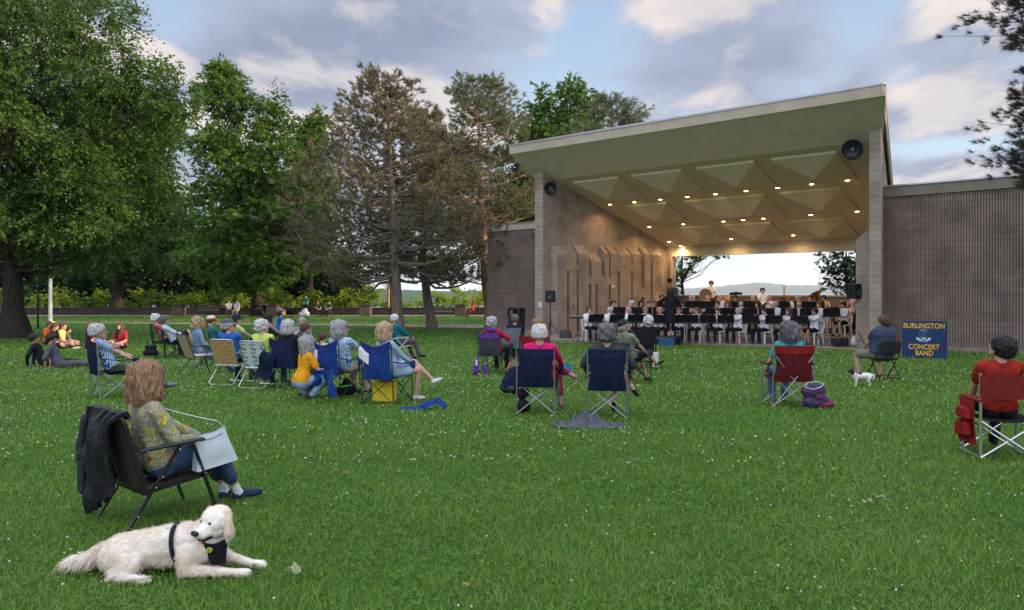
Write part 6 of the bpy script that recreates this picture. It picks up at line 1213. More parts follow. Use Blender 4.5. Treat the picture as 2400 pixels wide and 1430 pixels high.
sit(785, 930, 22, Q(BLUEC, BLACKM, back=.93, ears=.10, trim=BTR), 'bright blue camp chair with pointed ears, left one of the blue pair', 'grey-haired woman in a pale blue top clapping her hands', lean=8, d=(.12, .03), head=(46, 4), hands=((.14, .44, .74), (.20, .44, .72)), palm=((1, .1, .2), (-1, .1, -.1)), hk=('flat', 'flat'), shirt=C('sky_stripe', (.10, .22, .33), kind='stripe'), pants=C('khaki', (.36, .29, .21)), hair=('bob', 'grey'), female=True, hi=True, glasses=True, shoe=BLK, sock=WHITEC, hs=1.12, feet=((-.05, .45, .03), (.16, .50, .03)))
sit(905, 944, 22, Q(BLUEC, BLACKM, back=.95, ears=.10, trim=BTR), 'bright blue camp chair with pointed ears, right one of the blue pair', 'blond woman in a pale blue dress with legs crossed and white sneakers', lean=14, d=(.08, .03), pf=28, head=(0, 2), shirt=C('pale_blue', (.30, .42, .52)), pants=C('pale_blue'), sleeve='long', legs='dress', hair=('bob', 'blond'), shoe=C('white_sneaker', (.55, .55, .57)), feet=((.20, .66, .28), (.05, .42, .03)), female=True, hs=1.1)
def towel(px, py, rz, label, z=.86): L_ = Vector(loc2(px, py)); return drape('white_towel', label, 'towel', L_, rz, [[(-.27 + .17 * i / 5, -.335 - (.0 if j < 1 else .03) + .05 * (j == 0), z + .07 - .05 * j - .02 * i) for j in range(5)] for i in range(6)], WHITEC, .008, .008, 'white towels on the blue chairs')
towel(785, 930, 22, 'white towel over the corner of the left bright blue chair'); towel(905, 944, 22, 'white towel over the corner of the right bright blue chair')
L_ = Vector(loc2(795, 938)); t = thing('chair_bag', 'blue carry bag with a dark opening hanging behind the left blue chair', 'bag', L_, -R(33)); [ (lambda mb_: (mb_.sheet([[(x0 + (.17 - .05 * j / 9) * (u - .5) * 1.3 + dx * j / 9, -.34 - .03 * math.sin(j * .8 + u * 5) - .045 * math.sin(math.pi * u), .52 - ln_ * j / 9 + .015 * math.sin(u * 8)) for j in range(10)] for u in [k / 8 for k in range(9)]], 0, .014), mb_.build('bag_body', BLUEC, t, True)))(MB()) for x0, dx, ln_ in ((-.10, -.06, .26), (.08, .12, .40)) ]
L_ = Vector(loc2(812, 928)); t = thing('backpack', 'black backpack with green trim under the left blue chair', 'backpack', L_); soft('bag_body', [((-.08, 0, .10), .10, (.08, .0, .12), .10), ((0, .02, .12), .10, (0, .02, .24), .07)], BLK, t, .02, .006); soft('trim', [((-.12, -.10, .16), .018, (.10, -.11, .19), .018)], C('green_trim', (.05, .5, .06)), t, .012)
L_ = Vector(loc2(903, 942)); t = thing('tote_bag', 'bright yellow tote bag standing under the right blue chair', 'tote bag', L_, -.3); mb = MB(); mb.box((0, -.02, .17), (.36, .16, .34), None, 0, 1.05, .02); mb.build('bag_body', YEL, t, True)
mb = MB(); mb.tube([(-.1, -.1, .33), (-.08, -.1, .42), (.08, -.1, .42), (.1, -.1, .33)], .010, 6, flat=.4); mb.build('handle', YEL, t, True)
L_ = Vector(loc2(990, 960)); t = thing('chair_bag', 'empty blue chair sleeve lying crumpled on the grass', 'bag', L_); crumple('bag_body', [(-.34, -.04, 0), (-.05, 0, .0), (.14, .06, .07), (.25, .08, .10), (.36, .0, .01)], .17, .075, BLUEC, t, 3)
L_ = Vector(loc2(862, 922)); t = thing('steel_flask', 'steel flask with a loop handle in the armrest between the blue chairs', 'flask', L_ + Vector((0, 0, .60)), 0); mb = MB(); mb.lathe([(.035, 0), (.037, .02), (.037, .16), (.026, .19), (.024, .21), (0, .215)], seg=14); mb.build('flask_body', M('steel_shiny', (.6, .6, .62), .25, .05, 5, metal=.9), t, True); mb = MB(); mb.tube([(-.02, 0, .20), (-.02, 0, .25), (.02, 0, .25), (.02, 0, .20)], .005, 6); mb.build('loop', BLACKP, t, True)
sit(930, 846, 52, Wb(PATW, PATW, strips=False, tube=CREAM), 'lawn chair with floral cushion back and cream frame, standing alone', 'older woman with short pale hair in a teal jacket, sitting apart by the pines', lean=8, head=(-4, 2), shirt=C('teal_jacket', (.015, .14, .17)), sleeve='long', pants=C('grey_slacks', (.09, .08, .10)), hair=('short', 'white'), glasses=True, female=True, hands=((-.1, .45, .62), (.12, .42, .63)), feet=((-.1, .55, .03), (.2, .60, .10)), shoe=BLK)
# behind the cluster
sit(640, 838, 70, Q(GREENC, back=.62, seat=.36), 'low green camp chair with the dark-haired woman in a turquoise scarf', 'dark-haired woman in a turquoise scarf and black top resting her hands on her knees', lean=12, shirt=BLK, sleeve='none', skin='tan', hair=('long', 'dark'), pants=C('green_wrap', (.03, .12, .08)), female=True, hands=((-.08, .42, .52), (.10, .42, .53)))
soft_t = thing('scarf', 'turquoise scarf round the shoulders of the dark-haired woman', 'scarf', loc2(640, 838), -R(70)); soft('scarf_cloth', [((-.16, -.14, .93), .06, (.16, -.14, .93), .06), ((-.12, -.10, .97), .05, (.12, -.1, .97), .05), ((-.10, -.20, .85), .05, (.05, -.2, .75), .05)], C('turquoise', (.05, .30, .28)), soft_t, .02, .006)
figure('man in a grey cap and royal blue T-shirt bending over beside the black stroller', loc2(648, 826), 70, seat=.52, lean=-22, hunch=-.3, head=(0, 28), hands=((-.05, .50, .62), (.12, .48, .60)), feet=((-.1, .05, .02), (.15, .35, .02)), shirt=C('royal_blue', (.012, .085, .30)), pants=BLK, skin='tan', hair=('crew', 'dark'), cap=(C('slate_cap', (.10, .11, .14)), C('slate_cap')), hs=1.05)
figure('smiling woman facing the camera with her chin on her hand', loc2(708, 842), 165, seat=.30, lean=2, hands=((-.1, .25, .45), (.05, .17, .86)), elbow=((-1, 0, -.3), (.4, .6, -.9)), shirt=C('sage_top', (.14, .22, .18)), pants=BLK, hair=('pony', 'grey'), female=True, feet=((-.15, .4, .03), (.15, .42, .03)))
figure('brown-haired man in a dark jacket sitting with his grey knee raised', loc2(722, 868), 55, seat=.24, lean=8, head=(15, 0), shirt=C('dark_jacket', (.02, .025, .05)), sleeve='long', pants=C('grey_jeans', (.12, .13, .16)), hair=('short', 'brown'), feet=((-.05, .42, .03), (.16, .45, .03)), knees=(.0, .05), hands=((-.0, .38, .52), (.12, .38, .50)), skin='fair')
figure('girl with a brown ponytail in a pale green hooded top', loc2(757, 872), 30, seat=.10, lean=5, S=.92, shirt=C('pale_mint', (.42, .56, .30)), sleeve='long', pants=C('pink_red', (.5, .05, .09)), hair=('pony', 'brown'), female=True, feet=((-.2, .45, .03), (.2, .42, .03)), knees=(.6, .6))
# picnickers on the grass at the far left
XL = dict(feet=((.12, .34, .02), (-.12, .36, .02)), knees=(1.6, 1.6), knee_pole=((-1.2, .3, .35), (1.2, .3, .35)))
figure('dark-haired man in black leaning back on his arms on the grass', loc2(104, 858), 74, seat=.0, lean=26, hands=((-.2, -.30, .02), (.2, -.32, .02)), elbow=((-1, -.5, .2), (1, -.5, .2)), feet=((-.08, .95, .03), (.1, .93, .03)), knees=(.05, .05), shirt=BLK, sleeve='long', pants=BLK, skin='tan', hair=('crew', 'dark'))
figure('dark-haired woman in a loose grey jumpsuit leaning back on her arms on the grass', loc2(140, 863), 74, seat=.0, lean=22, hands=((-.15, -.24, .02), (.2, -.26, .02)), elbow=((-1, -.5, .2), (1, -.5, .2)), feet=((-.08, .92, .03), (.1, .90, .03)), knees=(.05, .05), shirt=C('grey_linen', (.085, .08, .095)), sleeve='half', pants=C('grey_linen'), skin='tan', hair=('bun', 'dark'), female=True)
for px, py, fc, hr, sh, lb, kw in ((112, 808, 100, ('short', 'auburn'), ('orange_top', (.55, .10, .02)), 'red-haired person in an orange top, furthest left of the group on the grass', {}),
                                   (124, 818, 85, ('pony', 'brown'), ('black_tee', (.012, .012, .014)), 'brown-haired young woman in a black T-shirt sitting on the grass', dict(female=True)),
                                   (143, 815, 80, ('short', 'brown'), ('straw_tee', (.60, .45, .16)), 'brown-haired young man in a pale yellow T-shirt sitting on the grass', {}),
                                   (156, 814, 70, ('short', 'black'), ('slate_tee', (.10, .11, .13)), 'small dark-haired child in grey beside the young man in yellow', dict(S=.8)),
                                   (207, 818, 60, ('long', 'auburn'), ('maroon_top', (.05, .012, .014)), 'long-haired woman in maroon sitting on the grass behind the striped-shirt man', dict(female=True)),
                                   (226, 812, 110, ('short', 'dark'), ('crimson_top', (.30, .02, .03)), 'person in a crimson top half hidden behind the long-haired woman in maroon', {}),
                                   (285, 818, 190, ('long', 'brown'), ('cherry_tee', (.42, .02, .03)), 'brown-haired woman in a cherry red T-shirt sitting cross-legged facing the camera', dict(female=True, head=(0, 22)))):
    figure(lb, loc2(px, py), fc, seat=.0, lean=-4, shirt=C(*sh), pants=C('short_black', (.015, .015, .02)), legs='shorts', hair=hr, hands=((-.1, .30, .22), (.12, .32, .2)), **{**XL, **kw})
mb = MB(); mb.lathe([(.0, .035), (.09, .035), (.125, .025), (.135, .008), (.13, .0)], seg=20); o = mb.build('frisbee', M('frisbee_white', (.62, .60, .35), .4, .05), None, True); o.location = at(180, 818) + Vector((0, 0, .03)); o.rotation_euler = (R(8), 0, 0); tag(o, 'pale yellow frisbee lying on the grass between the seated groups', 'frisbee')
L_ = Vector(loc2(388, 838)); t = thing('tote_bag', 'black bag with two handles hanging behind the rear green chair', 'bag', L_ + Vector((-.30, -.28, .04))); soft('bag_body', [((-.13, 0, .12), .09, (.13, 0, .12), .09), ((-.12, 0, .28), .06, (.12, 0, .28), .06)], BLK, t, .02, .005); mb = MB(); mb.tube([(-.1, 0, .3), (-.08, 0, .52), (.06, 0, .52), (.1, 0, .3)], .012, 6); mb.build('handle', BLACKP, t, True)
# middle group
sit(1158, 874, 22, Q(DGREY, BLACKM, back=.90, trim=PURP), 'purple topped camp chair with a pale emblem', 'curly silver-haired woman in a red jacket with a purple scarf', lean=12, head=(25, 0), shirt=C('red_jacket', (.35, .012, .05)), sleeve='long', pants=BLK, hair=('curly', 'silver'), female=True, hands=((-.1, .35, .55), (.20, .25, .82)), elbow=((-1, -.3, -.5), (1, .1, -.8)))
t = thing('scarf', 'purple scarf round the neck of the curly-haired woman in red', 'scarf', loc2(1158, 874), -R(22)); soft('scarf_cloth', [((-.09, -.16, .98), .05, (.09, -.16, .98), .05), ((-.1, -.1, .95), .05, (.1, -.1, .95), .05)], PURP, t, .018, .006)
t = thing('chair_bag', 'purple and white sleeve bag hanging at the back left of the purple chair', 'bag', loc2(1130, 880), 0); soft('bag_body', [((-.12, -.05, .36), .035, (-.14, -.05, .10), .065), ((-.10, -.05, .1), .06, (-.15, -.05, .06), .055), ((.04, -.05, .22), .04, (.10, -.05, .05), .05)], PURP, t, .012, .010, 3, 1); soft('pocket', [((-.12, -.10, .33), .028, (-.12, -.12, .24), .035)], C('lilac', (.35, .36, .5)), t, .014)
sit(1203, 848, 10, Q(GREYC, BLACKM, back=.92), 'plain grey camp chair beside the purple one', 'man with a cropped dark grey head in a navy shirt beyond the purple chair', lean=8, shirt=NAVY, hair=('crew', 'dgrey'), pants=BLK, head=(10, 0), skin='tan', d=(.06, 0))
sit(1258, 900, 15, Q(REDC, BLACKM, back=.94, ears=.02), 'bright red camp chair behind the white-haired man in pink', 'light brown-haired woman in a dusty brown top in the red chair', lean=6, head=(20, 4), shirt=C('dusty_brown', (.20, .10, .07)), sleeve='long', hair=('curlybob', 'lbrown'), female=True, pants=BLK, d=(.05, .05))
sit(1260, 966, 8, Q(NAVY, STEEL, back=.93, w=.53, trim=NTR), 'navy camp chair with steel legs, left one of the front pair', 'white-haired person in a magenta top seated in the left navy chair', lean=10, d=(.04, .04), head=(8, 4), shirt=C('magenta', (.58, .015, .14)), sleeve='long', pants=C('plum', (.30, .02, .05)), legs='capri', hair=('short', 'white'), hs=1.08, hands=((-.1, .36, .60), (.30, .38, .62)), elbow=((-1, -.3, -.6), (1, -.2, -.7)), feet=((.45, .55, .42), (.26, .42, .03)), shoe=C('pink_sandal', (.35, .10, .22)))
sit(1424, 976, 8, Q(NAVY, STEEL, back=.95, w=.53, trim=NTR), 'navy camp chair with steel legs, right one of the front pair', 'man with bushy grey hair, dark polo shirt and crossed legs in the right navy chair', lean=10, d=(.0, .04), head=(5, 2), shirt=C('dark_polo', (.04, .04, .045)), sleeve='half', pants=C('khaki_drab', (.12, .11, .085)), legs='shorts', hair=('messy', 'dgrey'), hs=1.15, fat=1.12, hands=((-.30, .22, .56), (.34, .18, .56)), elbow=((-1, -.6, -.4), (1, -.6, -.4)), feet=((.40, .38, .24), (.08, .42, .03)), shoe=C('black_sneaker', (.02, .02, .025)), sock=BLK)
t = thing('magazine', 'folded white and blue magazine held above the left navy chair armrest', 'magazine', loc2(1318, 955)); mb = MB(); mb.sheet([[(-.02 + .16 * u, .1, .50 + .13 * v - .06 * u * (1 - v) + .03 * u) for v in (0, .5, 1)] for u in (0, .5, 1)], 0, .006); mb.build('blue_page', C('magazine_blue', (.02, .22, .5)), t); mb = MB(); mb.sheet([[(-.10 + .10 * u, .09, .49 + .10 * v) for v in (0, .5, 1)] for u in (0, .5, 1)], 0, .006); mb.build('white_page', WHITEC, t)
t = thing('backpack', 'dark navy backpack hanging on the left side of the left navy chair', 'backpack', loc2(1196, 930)); soft('bag_body', [((-.02, 0, .26), .13, (.04, .02, .40), .10), ((-.05, -.02, .17), .12, (.04, .0, .20), .12), ((.08, .05, .14), .10, (.12, .05, .40), .09)], NAVY, t, .013, .012, 2, 1); soft('side_pocket', [((-.10, -.08, .16), .055, (.02, -.10, .15), .06)], DGREY, t, .012, .004)
t = thing('backpack', 'black backpack on the grass under the left navy chair', 'backpack', loc2(1226, 968)); soft('bag_body', [((-.03, 0, .10), .09, (.03, 0, .10), .09), ((-.02, 0, .28), .08, (.03, 0, .30), .075)], BLK, t, .018, .008)
t = thing('chair_bag', 'grey fabric chair sleeve with a crumpled grey pile lying on the grass', 'bag', loc2(1380, 1003)); SG = C('slate_grey', (.085, .09, .11)); crumple('sleeve_cloth', [(-.47, 0, .03), (-.2, .02, 0), (.15, 0, 0), (.46, .01, .02)], .17, .085, SG, t, 5, 44); crumple('crumpled_pile', [(-.20, .09, .04), (-.02, .10, .06), (.20, .10, .02)], .24, .14, SG, t, 8)
sit(1474, 898, 48, Q(DGREY, BLACKM, back=.80), 'dark camp chair with the reading man in a sage shirt', 'man in a dark cap and sage green shirt reading with one leg crossed', lean=14, hunch=-.1, head=(12, 26), shirt=C('sage', (.17, .20, .13)), pants=BLK, legs='shorts', hair=('crew', 'grey'), cap=(C('black_cap', (.02, .022, .02)), C('black_cap')), hands=((-.02, .46, .50), (.18, .46, .48)), feet=((.02, .50, .03), (.05, .80, .30)), shoe=C('black_shoe', (.015, .015, .018)), hs=1.1)
sit(1508, 862, 5, Q(BLK, BLACKM, back=1.0, w=.56), 'tall backed black camp chair in front of the blue podium', 'white-haired person mostly hidden by the tall black chair', lean=8, shirt=BLK, hair=('curly', 'white'), pants=BLK, d=(.12, 0), head=(0, 0))
t = thing('tote_bag', 'white tote bag with long handles hanging on the right of the tall black chair', 'tote bag', loc2(1537, 868)); mb = MB(); mb.box((0, 0, .25), (.14, .08, .36), None, 0, .9, .02); mb.build('bag_body', C('canvas_white', (.50, .50, .44)), t, True); mb = MB(); mb.tube([(-.04, -.03, .42), (-.03, -.03, .60), (.03, -.03, .60), (.05, -.03, .42)], .010, 6, flat=.4); mb.build('handle', C('lime_strap', (.5, .55, .15)), t, True)
t = thing('tote_bag', 'orange strapped grey bag on the grass between the purple and red chairs', 'tote bag', loc2(1200, 882)); soft('bag_body', [((0, 0, .12), .09, (.05, 0, .30), .06), ((.06, 0, .1), .08, (.1, 0, .25), .06)], C('taupe', (.16, .14, .12)), t, .02, .008); mb = MB(); mb.tube([(-.12, -.05, .02), (-.08, -.06, .22), (-.02, -.06, .33)], .014, 6); mb.build('strap', C('orange_strap', (.7, .22, .02)), t, True)
# right group
sit(1848, 950, 3, Q(REDD, STEEL, back=.93, w=.60, xback=True, trim=REDC), 'red camp chair with steel cross bars on its back', 'woman with long curly grey hair and a teal top in the red camp chair', lean=12, d=(0, .05), shirt=C('teal_top', (.05, .30, .30)), pants=DENIM, hair=('curlybob', 'dgrey'), female=True, hs=1.15, hands=((-.25, .22, .55), (.2, .25, .55)), feet=((-.12, .42, .03), (.08, .46, .03)), shoe=C('tan_shoe', (.2, .16, .12)))
t = thing('chair_bag', 'red and navy plaid bag leaning against the red camp chair', 'bag', loc2(1915, 958), 0); PL, nt, b = newmat('plaid_cloth'); tc = nnode(nt, 'ShaderNodeTexCoord'); mp = nnode(nt, 'ShaderNodeMapping', {0: tc.outputs['Object'], 'Rotation': (0, .35, 0)})
ck = nnode(nt, 'ShaderNodeTexBrick', {'Vector': mp.outputs[0], 'Scale': 1.0, 'Color1': (.40, .012, .03, 1), 'Color2': (.02, .02, .07, 1), 'Mortar': (.02, .02, .07, 1), 'Brick Width': .30, 'Row Height': .075, 'Mortar Size': .022}); mp2 = nnode(nt, 'ShaderNodeMapping', {0: mp.outputs[0], 'Rotation': (R(90), 0, 0)}); nt.links.new(mp2.outputs[0], ck.inputs['Vector']); nt.links.new(ck.outputs[0], b.inputs['Base Color']); b.inputs['Roughness'].default_value = .8
soft('bag_body', [((-.13, 0, .10), .09, (.16, -.02, .07), .065), ((-.15, .0, .26), .09, (.03, .0, .28), .10), ((.0, 0, .2), .10, (.2, -.02, .06), .05)], PL, t, .014, .006); mb = MB(); mb.tube([(-.20, -.06, .33), (-.1, -.11, .30), (.02, -.11, .34), (.09, -.04, .38), (.0, .06, .40), (-.14, .06, .38)], .008, 6, closed=True); mb.build('rim', C('white_rim', (.5, .5, .5)), t, True)
def metal_chair(label, L_, face):
    t = thing('folding_chair', label, 'folding chair', L_, -R(face)); br_ = M('brown_steel', (.035, .018, .014), .4, .1, metal=.3); h = .22
    for s in (-1, 1): mb = MB(); mb.tube([(s * h, -.30, 0), (s * h, .02, .40), (s * h, -.0, .45)], .012, 8); mb.build('leg', br_, t, True)
    mb = MB()
    mb.tube([(-h - .02, .24, 0), (-h - .02, -.20, .52), (-h - .02, -.28, .76), (-h + .04, -.295, .82), (h - .04, -.295, .82), (h + .02, -.28, .76), (h + .02, -.20, .52), (h + .02, .24, 0)], .012, 8)
    mb.tube([(-h, -.25, .06), (h, -.25, .06)], .010, 6); mb.tube([(-h, -.22, .12), (h, -.22, .12)], .010, 6); mb.build('main_frame', br_, t, True)
    mb = MB(); mb.box((0, .02, .445), (.42, .42, .05), bev=.02); mb.build('seat', BLACKP, t, True); mb = MB(); mb.sheet([[(x * .21, -.262 - .03 * (1 - x * x) - .035 * v, .56 + .24 * v - .02 * x ** 4 * v) for v in [k / 5 for k in range(6)]] for x in [-1 + k / 4 for k in range(9)]], 0, -.022); mb.build('backrest', BLACKP, t, True)
sit(2068, 890, -6, metal_chair, 'black padded folding chair with a brown steel frame', 'heavyset man in a navy T-shirt and khaki shorts on the folding chair', seat=.45, lean=4, hunch=-.12, head=(-25, 2), fat=1.62, shirt=C('navy_tee', (.045, .06, .10)), pants=C('khaki_shorts', (.17, .15, .10)), legs='shorts', skin='fair', hair=('crew', 'brown'), hands=((-.18, .42, .60), (.1, .4, .6)), elbow=((-1, -.1, -.5), (1, -.2, -.5)), feet=((-.32, .34, .03), (.16, .36, .03)), knees=(.5, .2), hs=1.12)
def director_chair(label, L_, face):
    t = thing('director_chair', label, 'camp chair', L_, -R(face)); h = .27; OL = M('olive_alu', (.26, .28, .24), .4, .1, metal=.5)
    for s in (-1, 1):
        mb = MB(); mb.tube([(s * h, -.25, .02), (s * h, -.25, .90)], .015, 8); mb.build('leg', OL, t, True); mb = MB(); mb.tube([(s * h, .24, .02), (s * h, .24, .60)], .015, 8); mb.build('leg', OL, t, True)
        mb = MB(); mb.tube([(s * h, -.30, .02), (s * h, .32, .02)], .014, 8); mb.build('foot_bar', ALU, t, True); mb = MB(); mb.box((s * h, .0, .615), (.065, .54, .03), bev=.01); mb.build('armrest', REDC, t, True)
    mb = MB(); mb.tube([(-h, -.27, .03), (h, -.27, .40)], .012, 8); mb.tube([(h, -.285, .03), (-h, -.285, .40)], .012, 8); mb.build('cross_brace', ALU, t, True); mb = MB(); mb.tube([(-h, .26, .03), (h, .26, .40)], .012, 8); mb.tube([(h, .275, .03), (-h, .275, .40)], .012, 8); mb.build('cross_brace', ALU, t, True)
    mb = MB(); mb.sheet([[(x * h * 1.06, -.275 - .03 * (1 - x * x), .64 + .24 * v) for v in [k / 5 for k in range(6)]] for x in [-1 + k / 5 for k in range(11)]], 0, -.012); mb.build('backrest', cloth('brick_canvas', (.14, .016, .012)), t, True)
    mb = MB(); mb.sheet([[(x * h, -.24 + .48 * v, .42 - .03 * (1 - x * x)) for v in [k / 5 for k in range(6)]] for x in [-1 + k / 5 for k in range(11)]], 0, .012); mb.build('seat', BLK, t, True)
    PR = cloth('pouch_red', (.21, .011, .012)); mb = MB()
    mb.sheet([[(-h - .035 - .012 * math.sin(u * 9 + v * 5), -.20 + .42 * u, .60 - .46 * v) for v in [k / 8 for k in range(9)]] for u in [k / 8 for k in range(9)]], 0, .01); mb.build('side_panel', PR, t, True)
    for y, z, a, b_ in ((.0, .46, .34, .13), (-.07, .29, .17, .15), (.12, .28, .15, .17)): mb = MB(); mb.box((-h - .075, y, z), (.07, a, b_), rot3(x=y * 60), 0, .86, .018); mb.build('side_pouch', PR, t, True)
sit(2341, 1069, 10, director_chair, 'red director style camp chair with side pouches at the right edge', 'dark-haired young man in a red T-shirt reading at the right edge', seat=.41, lean=0, hunch=-.2, head=(-30, 26), shirt=C('red_tee', (.27, .022, .014)), pants=BLK, hair=('short', 'black'), hairhi=2.5, glasses=True, hi=True, vox=.013, hands=((-.14, .34, .55), (.10, .34, .56)), elbow=((-1, -.2, -.3), (1, -.2, -.3)), hs=1.04, shoe=C('black_sneaker'))
# people far away by the bluff wall
for px, py, fc, seat, sh, pn, lb, kw in ((537, 744, 170, .50, (.45, .46, .48), (.05, .05, .06), 'person in a pale top sitting on the bluff wall, left of the pair', {}), (556, 744, 185, .50, (.30, .33, .38), (.3, .25, .2), 'person in grey-blue sitting on the bluff wall, right of the pair', {}),
                                       (718, 742, 200, .86, (.02, .20, .16), (.02, .02, .03), 'person in teal standing by the bluff wall', dict(lean=0, feet=((-.1, 0, .02), (.1, .05, .02)), hands=((-.1, .3, 1.1), (.1, .3, 1.1)))),
                                       (745, 744, 150, .42, (.02, .02, .025), (.02, .02, .025), 'person in black sitting by the bluff wall, left of the dark pair', {}), (772, 744, 200, .42, (.03, .035, .05), (.02, .02, .025), 'person in dark blue sitting by the bluff wall, right of the dark pair', {}), (1108, 745, 240, .50, (.60, .05, .02), (.10, .03, .02), 'person in bright orange-red near the wing wall end', dict(hair=('long', 'auburn')))):
    kk = dict(lean=6, hair=('short', 'dark'), hands=((-.1, .35, seat + .25), (.1, .35, seat + .25)), feet=((-.12, .45, .03), (.12, .45, .03)), vox=.035); kk.update(kw)
    figure(lb, loc2(px, py), fc, seat=seat, shirt=C('far_%d' % px, sh), pants=C('farp_%d' % px, pn), **kk)
t = thing('bag', 'white bag on the ground below the person in teal', 'bag', loc2(713, 745)); soft('bag_body', [((-.2, 0, .25), .22, (.2, 0, .3), .22), ((0, 0, .5), .2, (.1, 0, .6), .15)], C('far_bag', (.4, .4, .42)), t, .04)
# ================================================================== THE BAND
F1, F2, F3, F4 = BZ + .06, BZ + .28, BZ + .50, BZ + .72      # slab, platform and two risers
mb = MB(); mb.prism([(a, w, BZ + .281) for a, w in ((2.6, 4.2), (11.3, 4.4), (11.2, 10.2), (2.4, 10.2))], (0, 0, .22)); mb.build('stage_riser', CONC, shell)
mb = MB(); mb.prism([(a, w, BZ + .502) for a, w in ((3.0, 7.3), (10.6, 7.3), (10.6, 10.15), (3.0, 10.15))], (0, 0, .22)); mb.build('stage_riser', CONC, shell)
BRASS = M('brass', (.55, .33, .07), .22, .15, 10, metal=.95); SILV = M('silver_plate', (.62, .62, .62), .2, .1, 10, metal=.95); EBON = M('ebony', (.012, .01, .01), .3, .1); DMAT = M('desk_black', (.010, .010, .012), .55, .15, 10)
def white_chair():
    t = thing('plastic_chair', 'x', 'plastic chair'); W_ = M('white_plastic', (.58, .59, .58), .45, .05, 4); sz = .42
    mb = MB(); mb.box((0, 0, sz), (.44, .43, .035), bev=.015); mb.build('seat', W_, t, True)
    for x, y in ((-1, -1), (1, -1), (-1, 1), (1, 1)): mb = MB(); mb.tube([(x * .19, y * .18, sz - .01), (x * .23, y * .23, 0)], [.032, .022], 6); mb.build('leg', W_, t, True)
    mb = MB(); mb.tube([(-.20, -.20, sz), (-.22, -.27, .68), (-.17, -.30, .82), (0, -.31, .85), (.17, -.30, .82), (.22, -.27, .68), (.20, -.20, sz)], .020, 6)
    for k in range(-2, 3): mb.bar((k * .07, -.22, sz), (k * .075, -.305, .84 - .01 * abs(k)), .035, .010)
    mb.build('backrest', W_, t, True); return t
def music_stand():
    t = thing('music_stand', 'x', 'music stand'); a = R(24)
    mb = MB(); mb.box((0, 0, .90), (.60, .012, .33), Matrix.Rotation(-a, 3, 'X'), bev=.004); mb.bar((-.30, .10, .76), (.30, .10, .76), .012, .06); mb.build('desk', DMAT, t)
    mb = MB(); mb.tube([(0, .0, .84), (0, 0, .12)], .013, 6); mb.lathe([(.03, .87), (.03, .79)], seg=8); mb.build('pole', DMAT, t, True)
    for k in range(3): q = 2.094 * k; mb = MB(); mb.tube([(0, 0, .18), (.16 * math.cos(q), .16 * math.sin(q), .06), (.27 * math.cos(q), .27 * math.sin(q), .01)], .010, 5); mb.build('leg', DMAT, t, True)
    return t
